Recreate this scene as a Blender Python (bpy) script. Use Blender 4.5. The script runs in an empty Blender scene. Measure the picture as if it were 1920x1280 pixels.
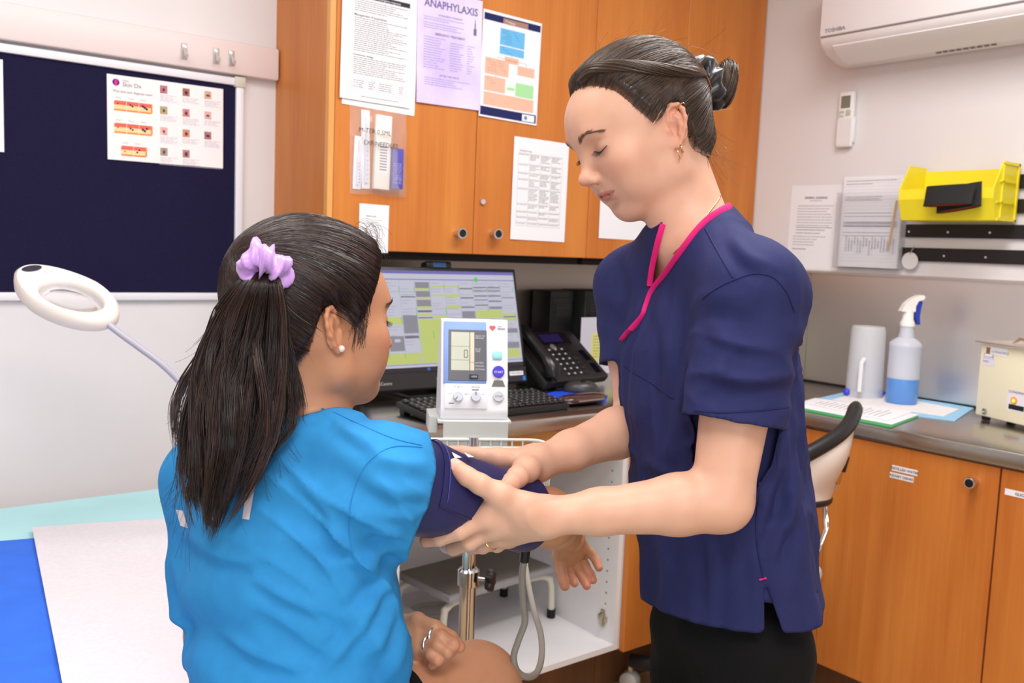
import bpy, bmesh, math, random
import numpy as np
from mathutils import Vector, Matrix, Euler, noise
from mathutils.bvhtree import BVHTree
random.seed(7); np.random.seed(7)
SC = bpy.context.scene
COL = SC.collection
PI = math.pi

# ------------------------------------------------------------------ camera
CAM_H = 1.27
_y, _p, _r = (math.radians(a) for a in (37.756, 5.768, -2.285))
FPX = 1720.9
_f = np.array([math.sin(_y)*math.cos(_p), math.cos(_y)*math.cos(_p), -math.sin(_p)])
_ri = np.array([math.cos(_y), -math.sin(_y), 0.0])
_d = np.cross(_f, _ri)
CM = np.array([math.cos(_r)*_ri + math.sin(_r)*_d, -math.sin(_r)*_ri + math.cos(_r)*_d, _f])   # rows: right, down, forward
C0 = np.array([0.0, 0.0, CAM_H])
cam_data = bpy.data.cameras.new('camera'); cam = bpy.data.objects.new('camera', cam_data); COL.objects.link(cam)
cam_data.sensor_width = 36.0; cam_data.lens = 36.0*FPX/1920.0; cam_data.clip_start = 0.02
cam.matrix_world = Matrix((( CM[0][0], -CM[1][0], -CM[2][0], C0[0]),
                           ( CM[0][1], -CM[1][1], -CM[2][1], C0[1]),
                           ( CM[0][2], -CM[1][2], -CM[2][2], C0[2]), (0, 0, 0, 1)))
cam_data.dof.use_dof = True; cam_data.dof.focus_distance = 1.14; cam_data.dof.aperture_fstop = 9.0
SC.camera = cam
# ------------------------------------------------------------------ world, exposure
SC.view_settings.view_transform = 'Standard'; SC.view_settings.look = 'None'
SC.view_settings.gamma = 1.0; SC.view_settings.use_curve_mapping = False
SC.view_settings.exposure = 0.02
W = bpy.data.worlds.new('world'); SC.world = W; W.use_nodes = True
W.node_tree.nodes['Background'].inputs[0].default_value = (0.75, 0.85, 1.0, 1)
W.node_tree.nodes['Background'].inputs[1].default_value = 1.0
def area_light(name, loc, size, power, color=(1, 1, 1), rot=(0, 0, 0)):
    l = bpy.data.lights.new(name, 'AREA'); l.shape = 'RECTANGLE'; l.size, l.size_y = size
    l.energy = power; l.color = color
    o = bpy.data.objects.new(name, l); o.location = loc; o.rotation_euler = rot; COL.objects.link(o)
    return o
CEIL = 2.55
# three ceiling light panels of the room, and fill from an added window behind
PANELS = ((1.45, 0.85), (0.0, -0.35), (0.1, 1.35))
for _p, _w in zip(PANELS, (26, 24, 13)):
    area_light('ceiling_panel_light', (_p[0], _p[1], CEIL-0.03), (1.15, 0.55), _w, (1.0, 0.975, 0.955))
area_light('added_window_fill', (-0.55, -1.66, 1.45), (1.5, 1.3), 20, (0.95, 0.98, 1.0), (math.radians(-90), 0, PI))

# ------------------------------------------------------------------ pixel -> place helpers (1920x1280 frame of the photograph)
def ray(px, py): return np.array([(px-960)/FPX, (py-640)/FPX, 1.0]) @ CM
def onY(px, py, Y): d = ray(px, py); return Vector(C0 + d*(Y/d[1]))
def onX(px, py, X): d = ray(px, py); return Vector(C0 + d*(X/d[0]))
def onZ(px, py, Z): d = ray(px, py); return Vector(C0 + d*((Z-CAM_H)/d[2]))
def at(px, py, z): return Vector(C0 + ray(px, py)*z)

# ------------------------------------------------------------------ materials
def lin(c):
    return tuple((v/255/12.92 if v/255 <= 0.04045 else ((v/255+0.055)/1.055)**2.4) for v in c)
MATS = {}
def mat(name, rgb, rough=0.5, metal=0.0, spec=0.5, noise_amt=0.0, noise_scale=20.0, bump=0.0, bump_scale=200.0, stretch=(1, 1, 1), alpha=1.0, trans=0.0, sss=0.0, emit=0.0, coat=0.0, sheen=0.0, ior=1.45, rgb2=None):
    if name in MATS: return MATS[name]
    m = bpy.data.materials.new(name); m.use_nodes = True; MATS[name] = m
    nt = m.node_tree; b = nt.nodes['Principled BSDF']; L = nt.links
    c = lin(rgb)
    b.inputs['Base Color'].default_value = (*c, 1); b.inputs['Roughness'].default_value = rough
    b.inputs['Metallic'].default_value = metal; b.inputs['Specular IOR Level'].default_value = spec
    b.inputs['IOR'].default_value = ior; b.inputs['Transmission Weight'].default_value = trans; b.inputs['Alpha'].default_value = alpha
    b.inputs['Coat Weight'].default_value = coat; b.inputs['Sheen Weight'].default_value = sheen
    if sss:
        b.inputs['Subsurface Weight'].default_value = sss; b.inputs['Subsurface Radius'].default_value = (1.0, 0.35, 0.2); b.inputs['Subsurface Scale'].default_value = 0.008
    if emit:
        b.inputs['Emission Color'].default_value = (*c, 1); b.inputs['Emission Strength'].default_value = emit
    if noise_amt or bump:
        tc = nt.nodes.new('ShaderNodeTexCoord'); mp = nt.nodes.new('ShaderNodeMapping'); mp.inputs['Scale'].default_value = stretch
        L.new(tc.outputs['Object'], mp.inputs[0])
    if noise_amt:
        n = nt.nodes.new('ShaderNodeTexNoise'); n.inputs['Scale'].default_value = noise_scale; n.inputs['Detail'].default_value = 5
        L.new(mp.outputs[0], n.inputs['Vector'])
        mx = nt.nodes.new('ShaderNodeMix'); mx.data_type = 'RGBA'
        if rgb2 is None:
            a_ = [max(0, v*(1-noise_amt)) for v in c]; b_ = [min(1, v*(1+noise_amt)) for v in c]
        else: a_, b_ = c, lin(rgb2)
        mx.inputs[6].default_value = (*a_, 1); mx.inputs[7].default_value = (*b_, 1)
        mr = nt.nodes.new('ShaderNodeMapRange'); mr.inputs[1].default_value = 0.3; mr.inputs[2].default_value = 0.7
        L.new(n.outputs['Fac'], mr.inputs[0]); L.new(mr.outputs[0], mx.inputs[0])
        L.new(mx.outputs[2], b.inputs['Base Color'])
    if bump:
        n2 = nt.nodes.new('ShaderNodeTexNoise'); n2.inputs['Scale'].default_value = bump_scale; n2.inputs['Detail'].default_value = 4
        L.new(mp.outputs[0], n2.inputs['Vector'])
        bp = nt.nodes.new('ShaderNodeBump'); bp.inputs['Strength'].default_value = bump; bp.inputs['Distance'].default_value = 0.002
        L.new(n2.outputs['Fac'], bp.inputs['Height']); L.new(bp.outputs[0], b.inputs['Normal'])
    return m

def wood_mat(name, rgb, rgb2, axis='z'):
    """timber-look laminate: fine grain streaks that run along z"""
    if name in MATS: return MATS[name]
    m = bpy.data.materials.new(name); m.use_nodes = True; MATS[name] = m
    nt = m.node_tree; b = nt.nodes['Principled BSDF']; L = nt.links
    tc = nt.nodes.new('ShaderNodeTexCoord')
    geo = nt.nodes.new('ShaderNodeNewGeometry')
    def N(scale, st, det=4):
        mp = nt.nodes.new('ShaderNodeMapping'); mp.inputs['Scale'].default_value = st
        L.new(geo.outputs['Position'], mp.inputs[0])
        n = nt.nodes.new('ShaderNodeTexNoise'); n.inputs['Scale'].default_value = scale; n.inputs['Detail'].default_value = det
        L.new(mp.outputs[0], n.inputs['Vector']); return n
    a = N(9, (1, 1, 0.16)); f = N(120, (1, 1, 0.02)); g = N(26, (1, 1, 0.07))
    ad = nt.nodes.new('ShaderNodeMath'); ad.operation = 'MULTIPLY_ADD'; ad.inputs[1].default_value = 0.45; L.new(f.outputs['Fac'], ad.inputs[0]); L.new(a.outputs['Fac'], ad.inputs[2])
    ad2 = nt.nodes.new('ShaderNodeMath'); ad2.operation = 'MULTIPLY_ADD'; ad2.inputs[1].default_value = 0.5; L.new(g.outputs['Fac'], ad2.inputs[0]); L.new(ad.outputs[0], ad2.inputs[2])
    mr = nt.nodes.new('ShaderNodeMapRange'); mr.inputs[1].default_value = 0.7; mr.inputs[2].default_value = 1.25; L.new(ad2.outputs[0], mr.inputs[0])
    mx = nt.nodes.new('ShaderNodeMix'); mx.data_type = 'RGBA'; mx.inputs[6].default_value = (*lin(rgb), 1); mx.inputs[7].default_value = (*lin(rgb2), 1)
    L.new(mr.outputs[0], mx.inputs[0]); L.new(mx.outputs[2], b.inputs['Base Color'])
    b.inputs['Roughness'].default_value = 0.42; b.inputs['Specular IOR Level'].default_value = 0.4
    return m

def steel_mat(name, rgb, rough=0.28, stretch=(1, 1, 1)):
    if name in MATS: return MATS[name]
    m = bpy.data.materials.new(name); m.use_nodes = True; MATS[name] = m
    nt = m.node_tree; b = nt.nodes['Principled BSDF']; L = nt.links
    b.inputs['Base Color'].default_value = (*lin(rgb), 1); b.inputs['Metallic'].default_value = 1.0
    geo = nt.nodes.new('ShaderNodeNewGeometry'); mp = nt.nodes.new('ShaderNodeMapping'); mp.inputs['Scale'].default_value = stretch
    L.new(geo.outputs['Position'], mp.inputs[0])
    n = nt.nodes.new('ShaderNodeTexNoise'); n.inputs['Scale'].default_value = 350; n.inputs['Detail'].default_value = 3; L.new(mp.outputs[0], n.inputs['Vector'])
    mr = nt.nodes.new('ShaderNodeMapRange'); mr.inputs[3].default_value = rough-0.04; mr.inputs[4].default_value = rough+0.06; L.new(n.outputs['Fac'], mr.inputs[0]); L.new(mr.outputs[0], b.inputs['Roughness'])
    bp = nt.nodes.new('ShaderNodeBump'); bp.inputs['Strength'].default_value = 0.05; bp.inputs['Distance'].default_value = 0.0004
    L.new(n.outputs['Fac'], bp.inputs['Height']); L.new(bp.outputs[0], b.inputs['Normal'])
    return m

# ------------------------------------------------------------------ mesh builder
class MB:
    def __init__(s): s.v = []; s.f = []; s.mi = []; s.cur = 0
    def add(s, vs, fs, xf=None):
        o = len(s.v)
        for p in vs:
            p = Vector(p); s.v.append(tuple(xf @ p) if xf is not None else tuple(p))
        for q in fs: s.f.append(tuple(i+o for i in q)); s.mi.append(s.cur)
        return s
    def slot(s, i): s.cur = i; return s
    def box(s, lo, hi, xf=None, bev=0.0, seg=2):
        lo = Vector(lo); hi = Vector(hi)
        if bev <= 0:
            x0, y0, z0 = lo; x1, y1, z1 = hi
            vs = [(x0,y0,z0),(x1,y0,z0),(x1,y1,z0),(x0,y1,z0),(x0,y0,z1),(x1,y0,z1),(x1,y1,z1),(x0,y1,z1)]
            return s.add(vs, [(0,3,2,1),(4,5,6,7),(0,1,5,4),(1,2,6,5),(2,3,7,6),(3,0,4,7)], xf)
        bm = bmesh.new(); bmesh.ops.create_cube(bm, size=1.0)
        for v in bm.verts: v.co = Vector([lo[i] + (v.co[i]+0.5)*(hi[i]-lo[i]) for i in range(3)])
        bmesh.ops.bevel(bm, geom=list(bm.edges), offset=min(bev, 0.49*min(hi[i]-lo[i] for i in range(3))), segments=seg, affect='EDGES', profile=0.5)
        bm.verts.index_update()
        vs = [v.co.copy() for v in bm.verts]; fs = [[v.index for v in f.verts] for f in bm.faces]; bm.free()
        return s.add(vs, fs, xf)
    def quad(s, a, b, c, d): return s.add([a, b, c, d], [(0, 1, 2, 3)])
    def prism(s, pts, off, xf=None):
        """polygon pts (3-D) extruded by vector off"""
        n = len(pts); off = Vector(off)
        vs = [Vector(p) for p in pts] + [Vector(p)+off for p in pts]
        fs = [tuple(range(n-1, -1, -1)), tuple(range(n, 2*n))] + [(i, (i+1) % n, n+(i+1) % n, n+i) for i in range(n)]
        return s.add(vs, fs, xf)
    def rings(s, rings, closed=True, cap=True, xf=None):
        n = len(rings[0]); vs = [p for r in rings for p in r]; fs = []
        for i in range(len(rings)-1):
            for j in range(n if closed else n-1):
                k = (j+1) % n
                fs.append((i*n+j, i*n+k, (i+1)*n+k, (i+1)*n+j))
        if cap and closed:
            fs.append(tuple(range(n-1, -1, -1))); fs.append(tuple((len(rings)-1)*n+j for j in range(n)))
        return s.add(vs, fs, xf)
    def tube(s, pts, r, n=10, closed=False, cap=True, flat=1.0, up=None):
        P = [Vector(p) for p in pts]; m = len(P)
        R = r if hasattr(r, '__len__') else [r]*m
        T = []
        for i in range(m):
            a = P[(i-1) % m] if (closed or i > 0) else P[i]; b = P[(i+1) % m] if (closed or i < m-1) else P[i]
            t = (b-a); T.append(t.normalized() if t.length > 1e-9 else Vector((0, 0, 1)))
        u = Vector(up) if up is not None else (Vector((0, 0, 1)) if abs(T[0].z) < 0.9 else Vector((1, 0, 0)))
        rs = []
        for i in range(m):
            u = (u - T[i]*u.dot(T[i])); u = u.normalized() if u.length > 1e-6 else T[i].orthogonal().normalized()
            w = T[i].cross(u)
            rs.append([P[i] + (u*math.cos(2*PI*j/n)*R[i]*flat + w*math.sin(2*PI*j/n)*R[i]) for j in range(n)])
        if closed:
            rs.append(rs[0]); return s.rings(rs, cap=False)
        return s.rings(rs, cap=cap)
    def lathe(s, prof, n=24, xf=None):
        """prof: (radius, z) pairs"""
        rs = [[Vector((max(r, 1e-5)*math.cos(2*PI*j/n), max(r, 1e-5)*math.sin(2*PI*j/n), z)) for j in range(n)] for r, z in prof]
        return s.rings(rs, xf=xf)
    def sphere(s, c, r, n=16, m=10, xf=None):
        r = (r, r, r) if not hasattr(r, '__len__') else r
        rs = []
        for i in range(m+1):
            a = -PI/2 + PI*i/m
            ca = max(math.cos(a), 1e-4)
            rs.append([Vector((c[0]+r[0]*ca*math.cos(2*PI*j/n), c[1]+r[1]*ca*math.sin(2*PI*j/n), c[2]+r[2]*math.sin(a))) for j in range(n)])
        return s.rings(rs, xf=xf)
    def mesh(s, name, mats, smooth=False):
        me = bpy.data.meshes.new(name); me.from_pydata(s.v, [], s.f)
        for m in (mats if isinstance(mats, (list, tuple)) else [mats]): me.materials.append(m)
        if any(s.mi): me.polygons.foreach_set('material_index', s.mi)
        if smooth:
            me.polygons.foreach_set('use_smooth', [True]*len(me.polygons))
            if smooth != 'all': me.set_sharp_from_angle(angle=math.radians(40))
        me.update(); return me
    def build(s, name, mats, parent=None, smooth=False, world=True):
        o = bpy.data.objects.new(name, s.mesh(name, mats, smooth)); COL.objects.link(o)
        if parent is not None:
            o.parent = parent
            if world: o.matrix_parent_inverse = base_mw(parent).inverted()
        return o
def base_mw(o):
    m = o.matrix_basis.copy()
    while o.parent is not None:
        m = o.parent.matrix_basis @ o.matrix_parent_inverse @ m if False else (base_mw(o.parent) @ o.matrix_parent_inverse @ o.matrix_basis)
        break
    return m
def thing(name, label, cat, loc=(0, 0, 0), group=None):
    o = bpy.data.objects.new(name, None); COL.objects.link(o); o.location = loc; o.empty_display_size = 0.05
    o['label'] = label; o['category'] = cat
    if group: o['group'] = group
    return o
def tag(o, label, cat, group=None):
    o['label'] = label; o['category'] = cat
    if group: o['group'] = group
    return o
def struct(o): o['kind'] = 'structure'; return o
def frame(o, x, y, z): return Matrix(((x[0], y[0], z[0], o[0]), (x[1], y[1], z[1], o[1]), (x[2], y[2], z[2], o[2]), (0, 0, 0, 1)))
def text_mb(mb, s, size, xf, align='LEFT', sx=1.0, bold=0.0):
    """lettering: adds the filled outlines of a string, baseline along x, to a mesh builder"""
    cu = bpy.data.curves.new('t', 'FONT'); cu.body = s; cu.size = size; cu.align_x = align; cu.resolution_u = 2; cu.offset = bold
    o = bpy.data.objects.new('t', cu); COL.objects.link(o)
    me = o.to_mesh()
    mb.add([Vector((v.co.x*sx, v.co.y, 0)) for v in me.vertices], [tuple(p.vertices) for p in me.polygons], xf)
    o.to_mesh_clear(); bpy.data.objects.remove(o); bpy.data.curves.remove(cu)
# common colours
WHITE = mat('white_plastic', (236, 234, 234), 0.35)
PAPER = mat('paper', (240, 240, 246), 0.75, spec=0.2)
INK = mat('print_black', (60, 60, 66), 0.8, spec=0.1)
GREYINK = mat('print_grey', (112, 112, 124), 0.8, spec=0.1)
BLACK = mat('black_plastic', (22, 22, 24), 0.4)
RUBBER = mat('black_rubber', (18, 18, 19), 0.7)
CHROME = mat('chrome', (215, 215, 218), 0.12, metal=1.0)
STEEL = steel_mat('brushed_steel', (240, 236, 232), 0.36, (1, 1, 0.03))
STEELTOP = steel_mat('worktop_steel', (190, 186, 182), 0.24, (0.05, 1, 1))
WOOD = wood_mat('orange_timber_laminate', (188, 104, 40), (211, 133, 60))
def smooth_path(P, k=8):
    out = []; P = [Vector(p) for p in P]; n = len(P)
    for i in range(n-1):
        p0, p1, p2, p3 = P[max(i-1, 0)], P[i], P[i+1], P[min(i+2, n-1)]
        for j in range(k):
            t = j/k; out.append(0.5*((2*p1)+(p2-p0)*t+(2*p0-5*p1+4*p2-p3)*t*t+(3*p1-p0-3*p2+p3)*t**3))
    out.append(P[-1]); return out
# ================================================================== the room
XW, YW, YC, YD, XB = 2.763, 2.48, 2.15, 1.745, 2.195     # right wall, back wall, wall-cabinet fronts, desk front, bench front
ZT = 0.852                                              # worktop height
X0, Y0 = -1.7, -1.75
WALLM = mat('wall_paint', (228, 224, 226), 0.6, noise_amt=0.02, noise_scale=3)
PANELM = mat('wall_gloss_panel', (226, 222, 226), 0.22, noise_amt=0.02, noise_scale=2)
FLOORM = mat('floor_vinyl', (188, 160, 122), 0.45, noise_amt=0.12, noise_scale=60)
CEILM = mat('ceiling_paint', (236, 234, 230), 0.8, noise_amt=0.02)
struct(MB().box((X0, Y0, -0.05), (XW, YW, 0)).build('floor', FLOORM))
struct(MB().box((X0, Y0, CEIL), (XW, YW, CEIL+0.05)).build('ceiling', CEILM))
struct(MB().box((X0-0.1, YW, 0), (XW+0.1, YW+0.1, CEIL)).build('wall_back', WALLM))
struct(MB().box((XW, Y0, 0), (XW+0.1, YW, CEIL)).build('wall_right', WALLM))
struct(MB().box((X0-0.1, Y0, 0), (X0, YW, CEIL)).build('wall_left', WALLM))
fw = MB()   # wall behind the camera, with an opening for the added window x -1.35..0.25, z 0.8..2.1
fw.box((X0-0.1, Y0-0.1, 0), (XW+0.1, Y0, 0.78)); fw.box((X0-0.1, Y0-0.1, 2.12), (XW+0.1, Y0, CEIL))
fw.box((X0-0.1, Y0-0.1, 0.78), (-1.33, Y0, 2.12)); fw.box((0.23, Y0-0.1, 0.78), (XW+0.1, Y0, 2.12))
struct(fw.build('wall_front', WALLM))
win = struct(MB().box((-1.33, Y0-0.07, 0.78), (-1.28, Y0, 2.12)).box((0.18, Y0-0.07, 0.78), (0.23, Y0, 2.12)).box((-1.28, Y0-0.07, 0.78), (0.18, Y0, 0.83)).box((-1.28, Y0-0.07, 2.07), (0.18, Y0, 2.12)).box((-0.575, Y0-0.07, 0.83), (-0.525, Y0, 2.07)).build('added_window', WHITE))  # unseen window, added as a place for the fill light
GLASS = mat('clear_glass', (255, 255, 255), 0.0, trans=1.0, spec=0.5)
for x in (-1.28, -0.525): MB().box((x, Y0-0.045, 0.83), (x+0.705, Y0-0.041, 2.07)).build('pane', GLASS, win)
# glossy white panel below the pinboard
struct(MB().box((X0, YW-0.006, 0), (1.02, YW, 1.10)).build('trim_2', PANELM))
# bump rail
TRIMM = mat('rail_paint', (232, 218, 218), 0.4)
r = MB(); r.box((X0, YW-0.03, 1.703), (1.052, YW, 1.789), bev=0.006); struct(r.build('trim_1', TRIMM, smooth=True))
# ceiling light fittings (the lamps hang right under them)
EM = mat('light_diffuser', (255, 250, 244), 0.5, emit=2.0)
for i, (x, y) in enumerate(PANELS):
    t = thing('ceiling_light', ['white ceiling light panel nearest the wall cabinets and bench', 'white ceiling light panel above the unseen end of the room', 'white ceiling light panel above the examination bed'][i], 'light', (x, y, CEIL))
    MB().box((x-0.6, y-0.3, CEIL-0.02), (x-0.575, y+0.3, CEIL)).box((x+0.575, y-0.3, CEIL-0.02), (x+0.6, y+0.3, CEIL)).box((x-0.575, y-0.3, CEIL-0.02), (x+0.575, y-0.275, CEIL)).box((x-0.575, y+0.275, CEIL-0.02), (x+0.575, y+0.3, CEIL)).build('frame', WHITE, t)
    MB().box((x-0.575, y-0.275, CEIL-0.012), (x+0.575, y+0.275, CEIL)).build('diffuser', EM, t)

# ------------------------------------------------------------------ pinboard
pb = thing('pinboard', 'navy felt pinboard in a white frame on the back wall', 'pinboard', (-0.2, YW, 1.1))
FELT = mat('navy_felt', (32, 29, 58), 0.95, spec=0.1, noise_amt=0.18, noise_scale=240, bump=0.35, bump_scale=500, stretch=(1, 1, 3))
FRAMEM = mat('frame_white', (232, 232, 240), 0.4)
MB().box((-1.26, YW-0.012, 1.119), (0.936, YW-0.001, 1.676)).build('felt', FELT, pb)
MB().box((0.936, YW-0.02, 1.099), (0.957, YW-0.001, 1.696), bev=0.003).build('frame_bar', FRAMEM, pb, smooth=True)
MB().box((-1.281, YW-0.02, 1.099), (-1.26, YW-0.001, 1.696), bev=0.003).build('frame_bar', FRAMEM, pb, smooth=True)
MB().box((-1.26, YW-0.02, 1.676), (0.936, YW-0.001, 1.696), bev=0.003).build('frame_bar', FRAMEM, pb, smooth=True)
MB().box((-1.26, YW-0.02, 1.099), (0.936, YW-0.001, 1.119), bev=0.003).build('frame_bar', FRAMEM, pb, smooth=True)
CLIP = mat('clip_beige', (205, 203, 190), 0.5)
MB().box((0.930, YW-0.024, 1.672), (0.961, YW-0.0015, 1.70), bev=0.003).build('corner_cap', CLIP, pb, smooth=True)
PIN = mat('felt_speck', (190, 185, 200), 0.7)
# ------------------------------------------------------------------ adhesive hooks on the bump rail
def hook(px, py, label):
    p = onY(px, py, YW-0.03); t = thing('wall_hook', label, 'hook', p, 'adhesive hooks on the bump rail')
    yb = YW-0.03
    MB().box((p.x-0.008, yb-0.003, p.z-0.02), (p.x+0.008, yb, p.z+0.02), bev=0.0028).build('backplate', CLEARP, t, smooth=True)
    pts = [(p.x, yb-0.004, p.z+0.004), (p.x, yb-0.012, p.z-0.006), (p.x, yb-0.014, p.z-0.013), (p.x, yb-0.021, p.z-0.016), (p.x, yb-0.026, p.z-0.009)]
    MB().tube(pts, [0.0035, 0.004, 0.004, 0.0035, 0.0025], 8).build('hook_arm', CLEARP, t, smooth=True)
CLEARP = mat('clear_hook_plastic', (225, 215, 212), 0.15, trans=0.35, coat=0.5)
hook(345, 96, 'clear adhesive hook on the bump rail, leftmost of the three'); hook(405, 105, 'clear adhesive hook on the bump rail, middle of the three'); hook(434, 109, 'clear adhesive hook on the bump rail, nearest the timber cabinet')

# ------------------------------------------------------------------ wall cabinets
KNOBB = mat('knob_black', (16, 17, 20), 0.35)
def knob(pos, normal, parent, s=1.0):
    n = Vector(normal); u = n.orthogonal().normalized(); w = n.cross(u); xf = frame(Vector(pos), u, w, n)
    k = MB().lathe([(0.0, 0), (0.0085*s, 0), (0.0082*s, 0.004*s), (0.0075*s, 0.010*s), (0.0095*s, 0.016*s), (0.0125*s, 0.021*s), (0.0128*s, 0.026*s), (0.0115*s, 0.028*s), (0.0, 0.028*s)], 20, xf).build('knob', CHROME, parent, smooth=True)
    MB().lathe([(0.0, 0.0279*s), (0.0095*s, 0.0279*s), (0.0090*s, 0.0292*s), (0.0, 0.0294*s)], 20, xf).build('knob_cap', KNOBB, k, smooth=True)
    return k
ZB, ZTOP = 1.25, 2.30
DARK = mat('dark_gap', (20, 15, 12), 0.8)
def wall_cabinet(xs, label, left_end):
    t = thing('wall_cabinet', label, 'cabinet', (xs[0], YW, ZB))
    x0, x1 = xs[0], xs[-1]; yf = YC+0.019
    b = MB()
    b.box((x0, yf, ZB), (x0+0.016, YW, ZTOP)); b.box((x1-0.016, yf, ZB), (x1, YW, ZTOP)); b.box((x0+0.016, yf, ZB), (x1-0.016, YW, ZB+0.016)); b.box((x0+0.016, yf, ZTOP-0.016), (x1-0.016, YW, ZTOP)); b.box((x0+0.016, YW-0.006, ZB+0.016), (x1-0.016, YW, ZTOP-0.016))
    b.build('carcass', WOOD, t)
    if left_end: MB().box((x0, YC, ZB), (x0+0.0155, yf, ZTOP)).build('side_edge', EDGEW, t)
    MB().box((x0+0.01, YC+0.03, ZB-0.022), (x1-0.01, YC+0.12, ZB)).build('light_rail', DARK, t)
    ds = []
    for i in range(len(xs)-1):
        a = xs[i]+(0.0175 if (left_end and i == 0) else 0.0008); c = xs[i+1]-0.0015
        ds.append(MB().box((a, YC, ZB), (c, YC+0.018, ZTOP), bev=0.0012, seg=1).build('door', WOOD, t))
    return t, ds
EDGEW = wood_mat('timber_edge_strip', (214, 148, 78), (228, 166, 96))
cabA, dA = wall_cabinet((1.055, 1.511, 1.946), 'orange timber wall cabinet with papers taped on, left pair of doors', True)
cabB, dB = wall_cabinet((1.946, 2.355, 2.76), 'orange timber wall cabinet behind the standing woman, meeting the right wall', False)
p = onY(855, 437, YC); knob((p.x, YC, p.z), (0, -1, 0), dA[0], 1.22); p = onY(922, 438, YC); knob((p.x, YC, p.z), (0, -1, 0), dA[1], 1.22)
p = onY(904, 378, YC)
MB().lathe([(0, 0), (0.009, 0), (0.009, 0.005), (0.0075, 0.007), (0.0, 0.007)], 18, frame(Vector((p.x, YC, p.z)), Vector((1, 0, 0)), Vector((0, 0, 1)), Vector((0, -1, 0)))).box((p.x-0.0008, YC-0.0075, p.z-0.004), (p.x+0.0008, YC-0.0069, p.z+0.004)).build('lock', CHROME, dA[1], smooth=True)
knob((2.32, YC, 1.30), (0, -1, 0), dB[0], 1.22); knob((2.39, YC, 1.30), (0, -1, 0), dB[1], 1.22)

# ------------------------------------------------------------------ base cabinets and worktops
WHITEM = mat('white_melamine', (236, 235, 238), 0.35, noise_amt=0.015)
KICK = wood_mat('kick_board_brown', (96, 64, 42), (122, 84, 56))
ZB0 = 0.16
bc = thing('base_cabinet', 'open white base cabinet without a door under the desk', 'cabinet', (1.05, YD+0.02, 0))
XL, XR_ = 1.05, onY(1161, 1150, YD+0.02).x
yf, yb = YD+0.02, 2.40
MB().box((XL, yf, ZB0), (XL+0.016, yb, 0.81)).build('side_panel', WHITEM, bc)
sp = MB().box((XR_-0.016, yf, ZB0), (XR_, yb, 0.81)).build('side_panel', WHITEM, bc)
MB().box((XL+0.016, yf, ZB0), (XR_-0.016, yb, ZB0+0.016)).build('bottom_panel', WHITEM, bc)
MB().box((XL+0.016, yb, ZB0), (XR_-0.016, yb+0.01, 0.81)).build('back_panel', WHITEM, bc)
MB().box((XL+0.016, yf, 0.75), (XR_-0.016, yf+0.016, 0.81)).build('front_rail', EDGEW, bc)
MB().box((XL, yf+0.09, 0), (XR_, yf+0.105, ZB0)).build('kick_board', KICK, bc)
holes = MB()
for yy in (yf+0.04, yf+0.44):
    for k in range(16):
        z = 0.25+0.032*k
        holes.lathe([(0, 0), (0.0028, 0), (0.0028, 0.0004), (0, 0.0004)], 8, frame(Vector((XR_-0.016, yy, z)), Vector((0, 1, 0)), Vector((0, 0, 1)), Vector((-1, 0, 0))))
h = holes.build('pin_holes', mat('hole_dark', (90, 88, 88), 0.8), sp); h['kind'] = 'stuff'
# hinge plate left on the side panel
p = onX(1131, 1158, XR_-0.016); HB = mat('nickel_hinge', (190, 182, 160), 0.3, metal=0.9)
hp = MB()
xf = frame(Vector((XR_-0.016, p.y, p.z)), Vector((0, -1, 0)), Vector((0, 0, 1)), Vector((-1, 0, 0)))
hp.box((-0.008, -0.026, 0), (0.008, 0.026, 0.004), xf, bev=0.002); hp.box((-0.018, -0.009, 0), (0.018, 0.009, 0.005), xf, bev=0.002); hp.box((-0.006, -0.018, 0.004), (0.006, 0.018, 0.010), xf, bev=0.002)
for z in (-0.02, 0.02): hp.lathe([(0, 0.004), (0.004, 0.004), (0.004, 0.0065), (0, 0.0065)], 10, xf @ Matrix.Translation((0, z, 0)))
hp.build('hinge_plate', HB, bc, smooth=True)
# second base unit, closed timber door
b2 = thing('base_cabinet', 'base cabinet with timber door beside the open white one, under the desk corner', 'cabinet', (1.85, YD+0.02, 0))
MB().box((XR_+0.002, yf, ZB0), (XB+0.02, yb, 0.81)).build('carcass', WHITEM, b2)
MB().box((XR_+0.004, YD, ZB0-0.004), (XB+0.018, YD+0.0185, 0.808), bev=0.0015, seg=1).build('door', WOOD, b2)
MB().box((XR_+0.002, yf+0.09, 0), (XB+0.09, yf+0.105, ZB0)).build('kick_board', KICK, b2)
# right bench: units with doors facing the room
YS = [onX(1877, 873, XB).y, onX(1541, 1034, XB).y]
lab = ['timber base cabinet with one name label, cut by the right edge of the photo', 'wide timber base cabinet under the steel bench with two small labels', 'timber base cabinet under the steel bench behind the office chair']
segs = [(YS[0]-0.44, YS[0]), (YS[0], YS[1]), (YS[1], YD)]
BD = []
for i, (a, c) in enumerate(segs):
    t = thing('base_cabinet', lab[i], 'cabinet', (XB+0.3, (a+c)/2, 0))
    MB().box((XB+0.021, a+0.001, ZB0), (XW-0.01, c-0.001, 0.81)).build('carcass', WHITEM, t)
    BD.append(MB().box((XB+0.001, a+(0.0022 if i != 2 else 0.0006), ZB0), (XB+0.0195, c-(0.0022 if i == 0 else 0.0006), 0.807), bev=0.0015, seg=1).build('door', WOOD, t))
    MB().box((XB+0.092, a, 0), (XB+0.106, c, ZB0)).build('kick_board', KICK, t)
p = onX(1828, 903, XB); knob((XB+0.001, p.y, p.z), (-1, 0, 0), BD[1], 1.08)
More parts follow.
